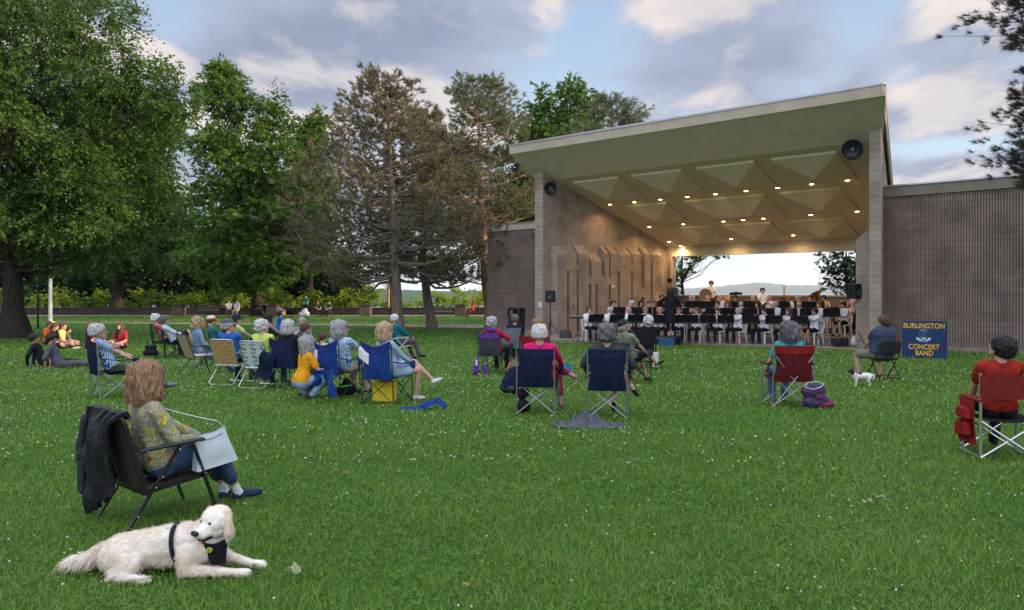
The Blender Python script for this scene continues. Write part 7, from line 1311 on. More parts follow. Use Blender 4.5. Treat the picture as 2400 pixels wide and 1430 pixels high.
def inst(kind):
    t = thing(kind, 'x', kind.replace('_', ' ')); mb = MB()
    if kind == 'clarinet': mb.tube([(0, .12, 1.02), (0, .145, .97), (0, .36, .66), (0, .385, .62)], [.006, .013, .015, .032], 8); mb.build('tube', EBON, t, True); mb = MB(); [mb.ell((.0, .165 + .033 * k, .955 - .047 * k), .017, seg=8, rings=4) for k in range(6)]; mb.build('keywork', SILV, t, True)
    elif kind == 'recorder': mb.tube([(0, .12, 1.0), (0, .20, .86), (0, .26, .72)], [.010, .014, .016], 8); mb.build('tube', M('pear_wood', (.42, .26, .12), .5), t, True)
    elif kind == 'flute': mb.tube([(-.06, .13, 1.01), (.60, .17, .97)], .011, 8); mb.build('tube', SILV, t, True); mb = MB(); [mb.ell((.12 + .05 * k, .14 + .003 * k, 1.015 - .003 * k), .010, seg=6, rings=4) for k in range(8)]; mb.build('keywork', SILV, t, True)
    elif kind == 'trumpet':
        mb.tube([(0, .13, 1.00), (0, .42, .98), (0, .50, .98), (0, .54, 1.0), (0, .50, 1.05), (0, .2, 1.05), (0, .17, 1.0), (0, .22, .96), (0, .42, .94), (0, .53, .94), (0, .60, .94), (0, .64, .94)], [.008] * 9 + [.012, .028, .062], 8, cap=False); mb.build('tubing', BRASS, t, True); mb = MB()
        for k in range(3): mb.tube([(0, .28 + .035 * k, .90), (0, .28 + .035 * k, 1.09)], .013, 7)
        mb.build('valve', BRASS, t, True)
    elif kind == 'trombone': mb.tube([(0, .13, 1.0), (0, .95, .86), (.03, 1.0, .85), (.06, .95, .86), (.06, .13, 1.02)], .009, 6); mb.tube([(-.05, .0, 1.08), (-.05, .3, 1.04), (-.05, .5, 1.02), (-.05, .6, 1.0), (-.05, .64, .99)], [.010, .012, .022, .055, .095], 10, cap=False); mb.tube([(-.05, 0, 1.08), (-.05, -.15, 1.12), (-.02, -.15, 1.08), (0, .1, 1.0)], .010, 6); mb.build('tubing', BRASS, t, True)
    elif kind == 'saxophone': mb.tube([(0, .13, 1.0), (0, .19, 1.0), (.05, .20, .92), (.12, .22, .55), (.14, .26, .47), (.15, .33, .46), (.14, .38, .53), (.13, .41, .66), (.125, .44, .70)], [.008, .011, .016, .032, .038, .04, .045, .058, .085], 10, cap=False); mb.build('horn_body', BRASS, t, True); mb = MB(); [mb.ell((.085 + .008 * k, .19, .86 - .05 * k), .020, seg=7, rings=4) for k in range(6)]; mb.build('keywork', BRASS, t, True)
    else:
        k = 1.35 if kind == 'tuba' else 1.0; P = lambda x, y, z: (x * k - .05, y + .20, .50 + z * k)
        mb.tube([P(.0, .0, .0), P(.14, 0, .04), P(.17, 0, .18), P(.16, 0, .40), P(.17, .0, .56), P(.19, .0, .63), P(.21, .0, .67)], [.07 * k, .072 * k, .06 * k, .065 * k, .09 * k, .14 * k, .20 * k], 14, cap=False); mb.tube([P(.0, 0, .0), P(-.10, 0, .06), P(-.13, 0, .2), P(-.10, 0, .40), P(-.04, 0, .44), P(.0, 0, .38), P(.0, 0, .15)], [.07 * k, .06 * k, .05 * k, .035 * k, .028 * k, .02 * k, .015 * k], 10); mb.tube([P(.0, -.05, .36), P(-.03, -.14, .42), P(.0, -.20, .46)], .011, 6); mb.build('tubing', BRASS, t, True); mb = MB()
        for q in range(3): mb.tube([P(.045 + .04 * q, -.05, .12), P(.045 + .04 * q, -.05, .36)], .018, 8)
        mb.build('valve', BRASS, t, True)
    return t
POSE = dict(clarinet=dict(hands=((-.02, .27, .84), (.02, .33, .74)), hk=('play', 'play')), recorder=dict(hands=((-.02, .20, .88), (.02, .26, .78)), hk=('play', 'play')), flute=dict(hands=((.16, .20, .99), (.38, .20, .96)), elbow=((-.2, .6, -.8), (1, -.3, -.5)), hk=('play', 'play')), trumpet=dict(hands=((-.03, .32, .96), (.03, .34, .98)), elbow=((-1, 0, -.6), (1, 0, -.6)), hk=('grip', 'grip')),
            trombone=dict(hands=((-.03, .20, 1.0), (.05, .50, .93)), hk=('grip', 'grip')), saxophone=dict(hands=((.04, .22, .80), (.12, .24, .62)), hk=('play', 'play')), euphonium=dict(hands=((-.10, .20, .62), (.02, .14, .74)), hk=('grip', 'play')), tuba=dict(hands=((-.18, .22, .66), (.02, .16, .78)), hk=('grip', 'play')), rest=dict())
CHAIR0, STAND0, INST0 = white_chair(), music_stand(), {}; used_ = set()
def place(proto, key, loc, rz, label, group):
    o = proto if key not in used_ else copy_tree(proto); used_.add(key); o.location = loc; o.rotation_euler = (0, 0, rz); o['label'] = label; o['group'] = group; return o
SH = C('white_shirt', (.64, .65, .68)); PSH = C('pinkish_shirt', (.62, .53, .53)); BSH = C('bluish_shirt', (.42, .48, .56)); PT = C('band_black', (.010, .010, .013)); CDX, CDY = 5.75, 28.9
# row, px, depth, floor, instrument, hair, short description, extra
BAND = [
 (1, 1381, 31.0, F1, 'clarinet', ('short', 'brown'), 'bearded brown-haired man', {}), (1, 1431, 30.9, F1, 'clarinet', ('short', 'silver'), 'grey-haired man in glasses', dict(glasses=True)), (1, 1475, 30.8, F1, 'clarinet', ('bald', 'silver'), 'bald tanned man', dict(skin='tan')), (1, 1513, 30.7, F1, 'clarinet', ('pony', 'lbrown'), 'young woman with hair tied back', dict(female=True)),
 (1, 1546, 30.2, F1, 'recorder', ('curly', 'blond'), 'blond curly-haired woman', dict(female=True)), (1, 1591, 30.3, F1, 'flute', ('pony', 'auburn'), 'red-haired woman beside the conductor', dict(female=True)), (1, 1632, 30.1, F1, 'flute', ('messy', 'brown'), 'brown-haired man looking down', dict()), (1, 1682, 29.9, F1, 'flute', ('pony', 'brown'), 'woman in profile with a loose ponytail', dict(female=True)),
 (1, 1729, 29.7, F1, 'flute', ('messy', 'grey'), 'short grey-haired woman', dict(female=True)), (1, 1791, 29.4, F1, 'flute', ('bun', 'dark'), 'woman with a dark bun', dict(female=True)), (1, 1847, 29.2, F1, 'flute', ('long', 'brown'), 'long brown-haired woman', dict(female=True)), (1, 1908, 28.9, F1, 'flute', ('short', 'black'), 'black-haired young man in shorts', dict(skin='tan', legs='shorts')),
 (2, 1439, 33.4, F2, 'clarinet', ('short', 'dark'), 'dark-bearded man', {}), (2, 1481, 33.2, F2, 'clarinet', ('bob', 'white'), 'white-haired woman in glasses', dict(female=True, glasses=True)), (2, 1503, 33.6, F2, 'clarinet', ('long', 'dark'), 'dark-haired woman half hidden', dict(female=True)), (2, 1523, 33.0, F2, 'clarinet', ('pony', 'brown'), 'brown-haired woman left of the conductor', dict(female=True)), (2, 1534, 33.4, F2, 'rest', ('long', 'auburn'), 'auburn-haired woman left of the conductor', dict(female=True)),
 (2, 1597, 32.2, F2, 'trumpet', ('short', 'dark'), 'dark-haired young man just right of the conductor', {}), (2, 1681, 32.0, F2, 'clarinet', ('short', 'dark'), 'dark-haired man above the ponytailed woman', {}), (2, 1705, 31.8, F2, 'clarinet', ('long', 'auburn'), 'long auburn-haired woman', dict(female=True)), (2, 1736, 31.6, F2, 'clarinet', ('bald', 'silver'), 'large bald man', dict(fat=1.2)), (2, 1774, 31.5, F2, 'clarinet', ('long', 'black'), 'long black-haired woman', dict(female=True)),
 (2, 1817, 31.2, F2, 'saxophone', ('short', 'grey'), 'grey-haired man with a neck strap', {}), (2, 1872, 31.0, F2, 'saxophone', ('bald', 'silver'), 'bald man in a bluish shirt', dict(shirt=BSH)), (2, 1920, 30.6, F2, 'saxophone', ('messy', 'brown'), 'brown-haired man behind the black-haired flutist', {}), (2, 1976, 30.3, F2, 'saxophone', ('pony', 'dark'), 'long-haired man in shorts with black braces', dict(legs='shorts')),
 (3, 1551, 35.8, F3, 'trumpet', ('short', 'dark'), 'man in a patterned shirt behind the conductor', dict(shirt=cloth('patterned_shirt', (.35, .33, .28), kind='denim'))), (3, 1585, 35.6, F3, 'trumpet', ('short', 'dark'), 'dark-haired man in glasses', dict(glasses=True)), (3, 1622, 35.4, F3, 'rest', ('long', 'silver'), 'silver-haired woman', dict(female=True)), (3, 1658, 35.0, F3, 'trumpet', ('bald', 'silver'), 'bald man in a pink shirt', dict(shirt=PSH)), (3, 1690, 35.2, F3, 'rest', ('short', 'grey'), 'grey-haired man in front of the bass drum', {}), (3, 1723, 34.8, F3, 'rest', ('bun', 'dark'), 'dark-haired woman right of the bass drum', dict(female=True, skin='tan')),
 (3, 1765, 34.4, F3, 'trombone', ('bald', 'grey'), 'bald man in a pale pink shirt with a trombone', dict(shirt=PSH)), (3, 1802, 34.2, F3, 'trumpet', ('crew', 'blond'), 'cropped blond man', {}), (3, 1846, 33.8, F3, 'euphonium', ('short', 'lbrown'), 'man hugging a euphonium', {}), (3, 1870, 34.4, F3, 'trumpet', ('short', 'grey'), 'grey-haired man in glasses at the back', dict(glasses=True)), (3, 1900, 33.6, F3, 'trombone', ('short', 'brown'), 'brown-haired man left of the tuba', {}), (3, 1929, 33.3, F3, 'tuba', ('short', 'dark'), 'man behind the big tuba', {}), (3, 1974, 32.9, F2, 'trombone', ('short', 'grey'), 'grey-haired man right of the tuba', {}), (3, 1989, 32.4, F2, 'trombone', ('bald', 'blond'), 'bald man at the right end', dict(skin='tan'))]
for row, px, Y, fl, kind, hr, ds, kw in BAND:
    x = (px - CX) / F * Y; dirn = math.degrees(math.atan2(CDX - x, CDY - Y)) % 360; dirn = dirn if abs(dirn - 180) < 110 else 180; fb = 180 + (dirn - 180) * (.72 if px > 1570 else .30); fs = 180 + (dirn - 180) * .30
    kk = dict(shirt=SH, pants=PT, skin='fair', sleeve='short'); kk.update(POSE[kind]); kk.update(kw); ot = kk.get('skin'); yaw = 0
    art = ds.split()[0]; an = 'an ' if art[0] in 'aeiou' else 'a '
    lab = ds + (' playing the ' + kind if kind != 'rest' else ' sitting in the band') + ', ' + ('front row', 'second row', 'back rows')[row - 1]
    figure(lab, (x, Y, fl), fb, seat=.43, lean=2 + (px % 5), head=(yaw, 2 + px % 4), vox=.026, group='band musicians in white shirts', feet=((-.12, .38, .03), (.13, .42, .03)), hair=hr, **kk)
    u = Vector((math.sin(R(fs)), math.cos(R(fs)))); uf = Vector((math.sin(R(fb)), math.cos(R(fb)))); sp_ = Vector((x, Y)) + uf * .70
    short = ds if len(ds.split()) <= 7 else ' '.join(ds.split()[:6])
    place(CHAIR0, 'ch', (x, Y, fl), -R(fb), 'white plastic chair under the ' + short + (' in front' if row == 1 else ' in row ' + 'x two three'.split()[row - 1]), 'white plastic chairs of the band')
    if px not in (1534, 1802, 1690): place(STAND0, 'st', (sp_.x, sp_.y, fl if not (row == 1 and px > 1570) else fl), -R(fs) , 'black music stand in front of the ' + short, 'black music stands of the band')
    if kind != 'rest':
        if kind not in INST0: INST0[kind] = inst(kind)
        place(INST0[kind], kind, (x, Y, fl), -R(fb), kind + ' played by the ' + short, 'wind instruments of the band')
# standing players
STD = dict(seat=.86, lean=0, vox=.026, pants=PT, hands=((-.15, .35, 1.0), (.15, .35, 1.0)), feet=((-.12, .0, .02), (.12, .05, .02)), group='band musicians in white shirts')
figure('dark-haired young percussionist in white standing tallest at the back', (467 / F * 39.0, 39.0, F4), 200, shirt=SH, hair=('short', 'black'), **STD)
figure('dark-haired player at the back behind the low rail, right of centre', (587 / F * 37.2, 37.2, F3 - .12), 190, shirt=SH, hair=('short', 'black'), **STD)
figure('person in a rose shirt and black trousers standing beside the right pilaster', (808 / F * 31.8, 31.8, F2 - .05), 200, shirt=C('rose_shirt', (.52, .34, .36)), hair=('short', 'grey'), **STD)
figure('conductor in a black dress with long dark hair standing on the blue podium', (372 / F * 29.3, 29.3, BZ + .30), 8, seat=.88, lean=-2, vox=.02, shirt=PT, pants=PT, sleeve='long', legs='capri', hair=('long', 'dark'), female=True, hands=((-.28, .34, 1.25), (.40, .30, 1.05)), elbow=((-1, 0, -.5), (1, 0, -.5)), feet=((-.07, 0, .03), (.08, .03, .03)), shoe=C('nude_sandal', (.40, .24, .17)), hs=1.05)
cs = thing('skirt', 'black knee length skirt of the conductor', 'skirt', (372 / F * 29.3, 29.3, BZ + .30), -R(8)); mb = MB(); mb.lathe([(.14, 1.02), (.19, .86), (.215, .66), (.225, .50), (.215, .50), (.18, .8)], seg=20, sc=(1, .85)); mb.build('skirt_cloth', PT, cs, True)
# drums and percussion
def drum(px, Y, z, r, d, face, label, head, shellm): t = thing('drum', label, 'drum', ((px - CX) / F * Y, Y, z), -R(face)); mb = MB(); mb.lathe([(r, -d / 2), (r * 1.01, 0), (r, d / 2)], (0, 0, 0), (0, 1, 0), 26); mb.build('shell', shellm, t, True); mb = MB(); [mb.lathe([(r * .9, s * d / 2 - .005), (r * 1.06, s * d / 2 - .02), (r * 1.06, s * d / 2 + .02), (r * .95, s * d / 2 + .02)], (0, 0, 0), (0, 1, 0), 26) for s in (-1,)]; mb.build('hoop', M('hoop_wood', (.38, .25, .12), .4), t, True); mb = MB(); mb.lathe([(r * 1.06, d / 2 - .02), (r * 1.06, d / 2 + .02), (r * .95, d / 2 + .02)], (0, 0, 0), (0, 1, 0), 26); mb.build('hoop', M('hoop_wood'), t, True) if False else mb.build('hoop', MATS['hoop_wood'], t, True); mb = MB(); mb.lathe([(.001, -d / 2 - .012), (r * .95, -d / 2 - .012)], (0, 0, 0), (0, 1, 0), 26); mb.build('drum_head', head, t); mb = MB(); mb.lathe([(r * .95, d / 2 + .012), (.001, d / 2 + .012)], (0, 0, 0), (0, 1, 0), 26); mb.build('drum_head', head, t); return t
drum(1697, 36.6, F4 + .62, .40, .45, 110, 'wooden bass drum with a pale head behind the grey-haired man', M('drum_skin', (.45, .43, .38), .5), M('drum_wood', (.20, .07, .03), .35)); drum(1654, 38.2, F4 + 1.08, .28, .22, 15, 'round drum with a tan head raised high left of the standing percussionist', M('drum_skin_tan', (.26, .19, .11), .5), EBON)
# stage equipment
def tripod_speaker(px, py, up, ht, w_, h_, spread, face, label):
    b = at(px, py, up); b.z += up; t = thing('speaker_stand', 'tripod stand carrying the ' + label, 'speaker stand', b, -R(face)); mb = MB(); mb.tube([(0, 0, .10), (0, 0, ht)], .020, 8); mb.lathe([(.035, .55), (.035, .72)], seg=10); mb.build('pole', BLACKM, t, True)
    for k in range(3): q = 2.094 * k + .4; mb = MB(); mb.tube([(0, 0, .60), (spread * math.cos(q), spread * math.sin(q), .012)], .015, 6); mb.tube([(0, 0, .16), (spread * .55 * math.cos(q), spread * .55 * math.sin(q), .28)], .010, 6); mb.build('leg', BLACKM, t, True)
    s = thing('loudspeaker', label, 'loudspeaker', b + Vector((0, 0, ht)), -R(face)); mb = MB(); mb.box((0, 0, h_ / 2), (w_, w_ * .85, h_), None, 0, 1, .02); mb.build('cabinet', BLACKP, s, True); mb = MB(); mb.box((0, -w_ * .43, h_ / 2), (w_ * .86, .012, h_ * .88)); mb.build('grille', DMAT, s); mb = MB(); mb.lathe([(w_ * .28, 0), (w_ * .24, .008), (.001, .03)], (0, -w_ * .44, h_ * .36), (0, -1, 0), 18); mb.build('driver', M('cone_grey', (.035, .035, .04), .5), s, True)
tripod_speaker(1290, 792, .06, 1.50, .40, .50, .58, 12, 'black loudspeaker by the left pilaster'); tripod_speaker(2007, 812, .06, 1.62, .47, .52, .60, -15, 'black loudspeaker by the right pilaster')
b = at(1325, 796, .06); t = thing('stage_monitor', 'black wedge shaped stage monitor on the slab by the relief wall', 'loudspeaker', b + Vector((0, 0, .06)), -.3); mb = MB(); mb.prism([(-.22, -.2, 0), (-.22, .2, 0), (-.22, .14, .30), (-.22, .02, .38)], (.44, 0, 0)); mb.build('cabinet', BLACKP, t); mb = MB(); mb.prism([(-.19, -.196, .05), (-.19, .005, .35), (-.19, -.004, .36), (-.19, -.205, .06)], (.38, 0, 0)); mb.build('grille', DMAT, t)
b = at(1355, 803); t = thing('keyboard', 'electronic keyboard on a single pole stand left of the front row', 'keyboard', b, -R(8)); mb = MB(); mb.box((0, 0, .99), (.62, .30, .07), None, 0, 1, .01); mb.build('keyboard_body', BLACKP, t); mb = MB(); mb.box((0, .06, 1.028), (.58, .16, .012)); mb.build('keys', C('key_white', (.5, .5, .48)), t); mb = MB(); mb.tube([(0, 0, .95), (0, 0, .3)], .022, 8); mb.build('pole', BLACKM, t, True)
for k in range(3): q = 2.094 * k + .5; mb = MB(); mb.tube([(0, 0, .36), (.34 * math.cos(q), .34 * math.sin(q), .012)], .014, 6); mb.build('leg', BLACKM, t, True)
b = at(1342, 799, .06); t = thing('microphone_stand', 'thin microphone stand left of the keyboard', 'microphone stand', b + Vector((0, 0, .06))); mb = MB(); mb.tube([(0, 0, 0), (0, 0, 1.35)], .011, 6); mb.lathe([(.13, 0), (.13, .02), (.02, .03)], seg=12); mb.build('pole', M('stand_grey', (.16, .15, .14), .4), t, True); mb = MB(); mb.tube([(-.02, 0, 1.28), (.04, 0, 1.36), (.07, 0, 1.42)], [.014, .02, .026], 8); mb.build('microphone', BLACKP, t, True)
b = at(1502, 835); t = thing('microphone_stand', 'pale tall microphone stand rising behind the tall black chair', 'microphone stand', at(1529, 806), 0); mb = MB(); mb.tube([(0, 0, 0), (0, 0, 1.62)], .013, 6); mb.lathe([(.14, 0), (.14, .02), (.02, .03)], seg=12); mb.build('pole', M('stand_pale', (.30, .31, .28), .4), t, True)
p = bp(3.0, 6.4, 2.30); t = thing('floodlight', 'small black floodlight fixed to the relief wall above the clarinets', 'floodlight', p, -R(42)); mb = MB(); mb.lathe([(.05, -.08), (.09, .0), (.13, .12), (.11, .12), (.06, .02)], (0, 0, .0), (0, -1, -.3), 16); mb.build('lamp_housing', BLACKP, t, True); mb = MB(); mb.tube([(0, .0, 0), (0, .05, -.3), (0, .05, -.5)], .015, 6); mb.build('bracket', BLACKM, t, True)
# podium
pp = at(1581, 812); t = thing('podium', 'low blue and black podium box under the conductor', 'podium', pp, 0); u1 = Vector((-.80, .60)).normalized(); A_ = Vector((0, 0)); B_ = Vector(((1527 - 1581) / F * 29.3, .28)); C2 = Vector((.46, 1.25)); D2 = B_ + C2
mb = MB(); PB = M('podium_blue', (.015, .07, .16), .6, .12); pts = [A_, B_, D2, C2]; n = [(p.x, p.y, 0) for p in pts]; q = [(p.x, p.y, .30) for p in pts]; mb.add(n + q, [(0, 1, 5, 4)], 0); mb.add(n + q, [(1, 2, 6, 5), (2, 3, 7, 6), (3, 0, 4, 7)], 1); mb.add(n + q, [(4, 5, 6, 7)], 2); mb.build('podium_box', [PB, M('podium_black', (.012, .012, .014), .7), M('podium_carpet', (.05, .045, .04), .95)], t)
lt = fontobj('BCB', .13, M('podium_black'), t, (B_.x + .16, B_.y - .105, .17), 'lettering', 1.3, .002); lt.rotation_euler = (R(90), 0, math.atan2(A_.y - B_.y, A_.x - B_.x))
# things on the stage floor and parapet
b = at(1988, 812, .06); t = thing('equipment_case', 'black equipment case under the right speaker stand', 'case', b + Vector((-.25, .1, .06)), .1); mb = MB(); mb.box((0, 0, .15), (.50, .3, .28), bev=.02); mb.build('case_body', BLACKP, t, True); mb = MB(); [mb.box((s * .12, -.153, .2), (.05, .01, .03)) for s in (-1,)]; mb.build('latch', SILV, t); mb = MB(); mb.box((.12, -.153, .2), (.05, .01, .03)); mb.build('latch', SILV, t)
t = thing('plastic_bag', 'white translucent plastic bag beside the equipment case', 'bag', b + Vector((.16, -.05, .06))); soft('bag_body', [((0, 0, .12), .10, (.02, 0, .30), .07), ((.05, 0, .1), .08, (.03, 0, .25), .05)], C('bag_white', (.5, .5, .53)), t, .02, .012)
for px, Y, fl, cl, lb in ((1387, 31.0, F1, (.02, .20, .25), 'teal water bottle under the left-most front chair'), (1596, 29.9, F1, (.02, .13, .14), 'dark teal water bottle right of the podium'), (1733, 29.3, F1, (.55, .28, .28), 'pink water bottle under the grey-haired flutist'), (1918, 28.5, F1, (.20, .38, .28), 'pale green water bottle under the flutist in shorts')):
    t = thing('water_bottle', lb, 'bottle', ((px - CX) / F * Y, Y, fl)); mb = MB(); mb.lathe([(.04, 0), (.042, .02), (.042, .19), (.026, .22)], seg=12); mb.build('bottle_body', C('bottle_%d' % px, cl), t, True); mb = MB(); mb.lathe([(.028, .22), (.028, .27), (0, .275)], seg=12); mb.build('cap', C('cap_%d' % px, (.35, .15, .10)), t, True)
pz = bp(9.4, 10.55, 1.57)
for px, w_, h_, m_, nm, lb in ((1725, .62, .14, BLK, 'folded_coat', 'dark folded coat lying on the parapet behind the band'), ): 
    q = (px - CX) / F; Y = (CB + 10.6) / (q * VB.x + VB.y); t = thing(nm, lb, 'coat', (q * Y, Y, 1.57), -R(42)); soft('cloth_pile', [((-w_ / 2, 0, .06), .07, (0, 0, .08), .08), ((0, 0, .08), .08, (w_ / 2, 0, .07), .06)], m_, t, .03, .012)
q = (1838 - CX) / F; Y = (CB + 10.9) / (q * VB.x + VB.y); t = thing('wooden_post', 'pale wooden post standing behind the parapet', 'post', (q * Y, Y, BZ)); mb = MB(); mb.box((0, 0, 1.1), (.09, .09, 2.25)); mb.build('post_shaft', M('pale_wood', (.50, .42, .28), .7), t)
q = (1577 - CX) / F; Y = 36.8; t = thing('music_stand', 'patterned dark camp seat back raised behind the trumpets', 'music stand', (q * Y, Y, F4), -R(185)); mb = MB(); mb.box((0, 0, 1.25), (.48, .02, .32), bev=.006); mb.build('desk', M('desk_dappled', (.03, .04, .03), .5, .6, 40), t); mb = MB(); mb.tube([(0, .02, 1.1), (0, .02, 0)], .013, 6); mb.build('pole', DMAT, t, True)
bpy.data.scenes.remove(TMPSC)
# ================================================================== GRASS, CLOVER, FALLEN LEAVES
def grass_material():
    m, nt, b = newmat('grass_blades'); at_ = nnode(nt, 'ShaderNodeAttribute', attribute_name='tint', attribute_type='GEOMETRY'); g = nnode(nt, 'ShaderNodeNewGeometry')
    n1 = nnode(nt, 'ShaderNodeTexNoise', {'Vector': g.outputs['Position'], 'Scale': .55, 'Detail': 6.0, 'Roughness': .6})
    f = nnode(nt, 'ShaderNodeMath', {0: at_.outputs['Fac'], 1: n1.outputs[0]}, operation='ADD'); f2 = nnode(nt, 'ShaderNodeMapRange', {0: f.outputs[0], 1: .40, 2: 1.42})
    c = nnode(nt, 'ShaderNodeValToRGB', {0: f2.outputs[0]}); e = c.color_ramp.elements; e[0].color = (.030, .095, .008, 1); e[1].color = (.17, .24, .05, 1); q = c.color_ramp.elements.new(.45); q.color = (.125, .245, .014, 1); q = c.color_ramp.elements.new(.9); q.color = (.20, .32, .045, 1); e = c.color_ramp.elements[-1]; e.color = (.26, .26, .11, 1)
    nt.links.new(c.outputs[0], b.inputs['Base Color']); b.inputs['Roughness'].default_value = .6; b.inputs['Specular IOR Level'].default_value = .25
    tr = nnode(nt, 'ShaderNodeBsdfTranslucent', {0: c.outputs[0]}); ms = nnode(nt, 'ShaderNodeMixShader', {0: .3, 1: b.outputs[0], 2: tr.outputs[0]}); nt.links.new(ms.outputs[0], nt.nodes['Material Output'].inputs[0])
    return m
def gzv(y):
    f = lambda a, b: (lambda t: t * t * (3 - 2 * t))(np.clip((y - a) / (b - a), 0, 1)); return -.15 * f(10, 24) - .12 * f(24, 34)
def in_slab(x, y):
    w = (x - OB.x) * VB.x + (y - OB.y) * VB.y; a = (x - OB.x) * UB.x + (y - OB.y) * UB.y
    edge = np.interp(a, [-4.3, -.05, .1, 1.6, 3.34, 8.74, 13.9, 15.3, 36], [1.0, 1.0, -3.35, -3.5, -2.9, -1.1, -.32, -.42, 1.1]); edge = np.where(a > 15.3, 1.15, edge)
    return (w > edge) & (a > -4.3)
def scatter(rng, y0, y1, dens):
    k = .82; area = 2 * k * (y1 ** 2 - y0 ** 2) / 2 + 1.2 * (y1 - y0); n = int(area * dens)
    y = np.sqrt(rng.uniform(y0 ** 2, y1 ** 2, n)); x = rng.uniform(-1, 1, n) * (k * y + .6)
    keep = ~in_slab(x, y); return x[keep], y[keep]
def patch(x, y, s, seed=0):
    """smooth field for tufts and bare spots"""
    return (np.sin(x * s + 1.3 * np.sin(y * s * .7 + seed)) * np.sin(y * s * 1.1 + 1.7 * np.sin(x * s * .6 + seed * 2)) + .5 * np.sin(x * s * 2.7 + seed) * np.sin(y * s * 3.1 + 2 * seed)) / 1.5
def build_grass():
    rng = np.random.default_rng(2); Vs = []; T = []
    for y0, y1, dens, h, w in ((4.1, 6.5, 3600, .052, .0036), (6.5, 10, 1900, .055, .0050), (10, 17, 620, .058, .0085), (17, 30, 170, .062, .016), (30, 66, 26, .08, .036)):
        x, y = scatter(rng, y0, y1, dens); n = len(x); pf = patch(x, y, 2.3, 1.0)
        hh = h * rng.uniform(.45, 1.25, n) * (1 + .25 * pf); az = rng.uniform(0, 2 * np.pi, n) + 1.2 * patch(x, y, 1.1, 3.0); ln = rng.uniform(.2, 1.9, n) * hh; hh = hh * rng.uniform(.7, 1.1, n)
        p = np.stack([x, y, gzv(y) - .004], 1); d = np.stack([np.cos(az), np.sin(az), 0 * az], 1); s = np.stack([-np.sin(az), np.cos(az), 0 * az], 1) * (w * rng.uniform(.6, 1.3, n))[:, None]
        top = p + d * ln[:, None]; top[:, 2] += hh; mid = p + d * (ln * .35)[:, None]; mid[:, 2] += hh * .62
        Vs.append(np.stack([p - s * .5, p + s * .5, mid + s * .42, mid - s * .42, top], 1)); T.append(np.clip(rng.normal(.42, .27, n) + .12 * patch(x, y, .6, 5.0) + .22 * np.clip(patch(x, y, .38, 9.0) - .25, 0, 1), 0, 1.0))
    V = np.concatenate(Vs); T = np.concatenate(T); n = len(V); b = np.arange(n)[:, None] * 5
    quads = b + np.array([0, 1, 2, 3]); tri = b + np.array([3, 2, 4, 4])     # blade body and tip
    F3 = np.concatenate([b + np.array([0, 1, 2]), b + np.array([0, 2, 3]), b + np.array([3, 2, 4])])
    me = np_mesh('grass', V.reshape(-1, 3), F3, grass_material(), False, None, {'tint': np.concatenate([T, T, T])})
    tag(link_mesh('grass', me), 'short lawn grass', 'grass', kind='stuff')
    # broad clover leaves low in the grass
    Vs = []; T = []
    for y0, y1, dens, r in ((4.1, 7, 330, .0095), (7, 12, 100, .013), (12, 20, 24, .02)):
        x, y = scatter(rng, y0, y1, dens); k = patch(x, y, 1.6, 7) + rng.normal(0, .5, len(x)) > .15; x, y = x[k], y[k]; n = len(x); h = rng.uniform(.02, .05, n)
        for q in range(3):
            a = rng.uniform(0, .5, n) + q * 2.094 + x * 9; c = np.stack([x + np.cos(a) * r, y + np.sin(a) * r, gzv(y) + h], 1); d = np.stack([np.cos(a), np.sin(a), rng.uniform(-.3, .5, n)], 1) * r; s = np.stack([-np.sin(a), np.cos(a), rng.uniform(-.2, .2, n)], 1) * r * .85
            Vs.append(np.stack([c - d, c - s, c + d, c + s], 1)); T.append(rng.uniform(0, .45, n))
    V = np.concatenate(Vs); me = np_mesh('clover_leaves', V.reshape(-1, 3), np.arange(len(V) * 4).reshape(-1, 4), leaf_material('clover_green', (.055, .14, .018), (.12, .25, .04), .3), False, None, {'tint': np.concatenate(T)})
    tag(link_mesh('clover_leaves', me), 'clover leaves in the lawn', 'clover', kind='stuff')
    # white clover heads: little lumpy balls
    Vs = []; Fs = []; off = 0; ico = []
    for i in range(5):
        for q in range(6): ico.append((math.sin(math.pi * (i) / 4) * math.cos(q * 1.047 + i * .5), math.sin(math.pi * i / 4) * math.sin(q * 1.047 + i * .5), math.cos(math.pi * i / 4)))
    ico = np.array(ico); fi = np.array([(i * 6 + q, i * 6 + (q + 1) % 6, (i + 1) * 6 + (q + 1) % 6, (i + 1) * 6 + q) for i in range(4) for q in range(6)])
    for y0, y1, dens in ((4.1, 8, 8), (8, 14, 14), (14, 26, 12)):
        x, y = scatter(rng, y0, y1, dens * 2); pf = patch(x, y, .55, 2.0) + .8 * patch(x, y, 1.9, 4.0); k = rng.uniform(-.9, 1.2, len(x)) < pf; x, y = x[k], y[k]; n = len(x)
        c = np.stack([x, y, gzv(y) + rng.uniform(.03, .065, n)], 1); r = rng.uniform(.004, .0085, n) * (1 + .35 * (y0 > 7) + .25 * (y0 > 13))
        v = ico[None] * r[:, None, None] * (1 + rng.uniform(-.22, .22, (n, 30, 1))) * np.array([1, 1, .85]) + c[:, None]
        Vs.append(v.reshape(-1, 3)); Fs.append((fi[None] + (np.arange(n) * 30)[:, None, None]).reshape(-1, 4) + off); off += n * 30
    me = np_mesh('clover_flowers', np.concatenate(Vs), np.concatenate(Fs), M('clover_white', (.58, .58, .46), .8, .25, 200), False)
    tag(link_mesh('clover_flowers', me), 'white clover flowers dotted over the lawn', 'clover flowers', kind='stuff')
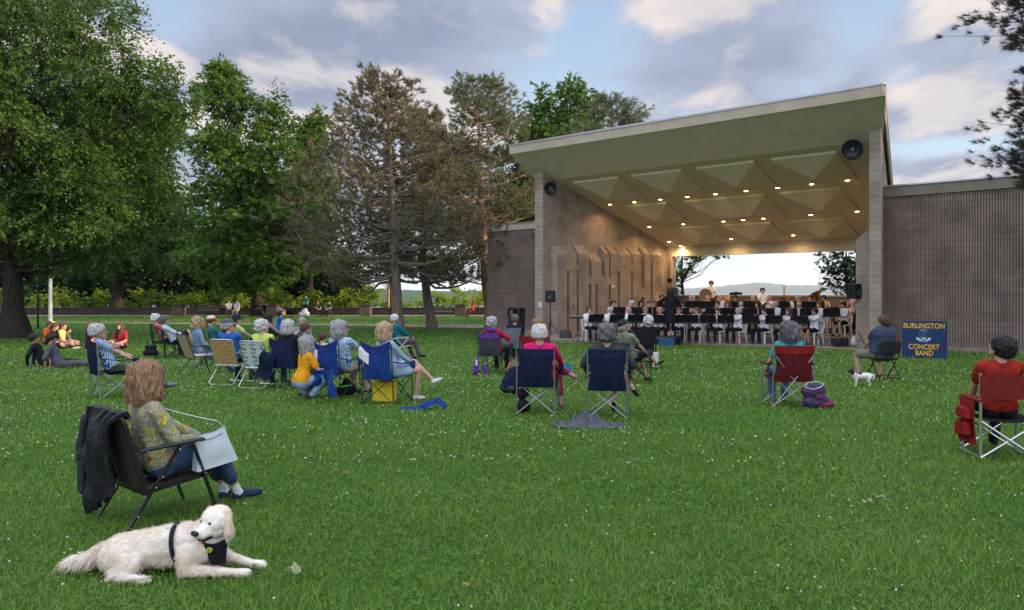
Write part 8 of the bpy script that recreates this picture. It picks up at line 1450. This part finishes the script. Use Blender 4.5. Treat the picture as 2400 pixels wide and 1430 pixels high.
build_grass()
def fallen_leaf(px, py, size, col, label, rz):
    rnd = random.Random(int(px)); p = at(px, py); mb = MB(); n = 14; pts = []
    for k in range(n):
        a = 2 * math.pi * k / n; r = size * (.95 if k % 2 == 0 else .5) * rnd.uniform(.75, 1.1) * (1.15 if k in (0, 3, 4, 10, 11) else 1)
        pts.append((math.cos(a) * r * .5, math.sin(a) * r * .42, .045 + .5 * size * abs(math.cos(a * 1.5)) * .5))
    c = (0, 0, .035)
    mb.add([c] + pts, [(0, k + 1, (k + 1) % n + 1) for k in range(n)]); mb.add([(q[0], q[1], q[2] - .0015) for q in [c] + pts], [(0, (k + 1) % n + 1, k + 1) for k in range(n)])
    mb.tube([(0, 0, .035), (-size * .35, .01, .04), (-size * .75, .03, .05)], .0018, 5)
    o = mb.build('fallen_leaf', M('leaf_' + col[0], col[1], .8, .2, 30), None); o.location = p; o.rotation_euler = (0, 0, rz); tag(o, label, 'fallen leaf', 'fallen leaves on the lawn')
PALEG = ('pale', (.30, .34, .16)); BRN = ('brown', (.26, .15, .07)); TANL = ('tan', (.42, .32, .16))
fallen_leaf(692, 1360, .17, PALEG, 'pale green curled leaf on the grass to the right of the golden dog', 1.9)
fallen_leaf(2033, 1192, .12, PALEG, 'pale green leaf lying left of another pale one at the right of the lawn', .5)
fallen_leaf(2062, 1180, .10, PALEG, 'pale green leaf tilted up, right one of two pale leaves on the right lawn', 2.5)
fallen_leaf(810, 1120, .07, TANL, 'small tan leaf lying in the middle of the open grass', 1.0)
fallen_leaf(1087, 960, .09, BRN, 'brown leaf lying right of the blue chair bag', .2)
fallen_leaf(1547, 1003, .07, BRN, 'dark brown leaf lying right of the grey chair bag', 2.0)
fallen_leaf(1092, 1390, .06, TANL, 'tiny tan leaf near the bottom edge of the lawn', 2.2)
fallen_leaf(1953, 1112, .08, PALEG, 'pale leaf alone on the lawn below the small dog', 1.2)
fallen_leaf(2090, 1016, .06, BRN, 'little brown leaf between the plaid bag and the red director chair', .4)
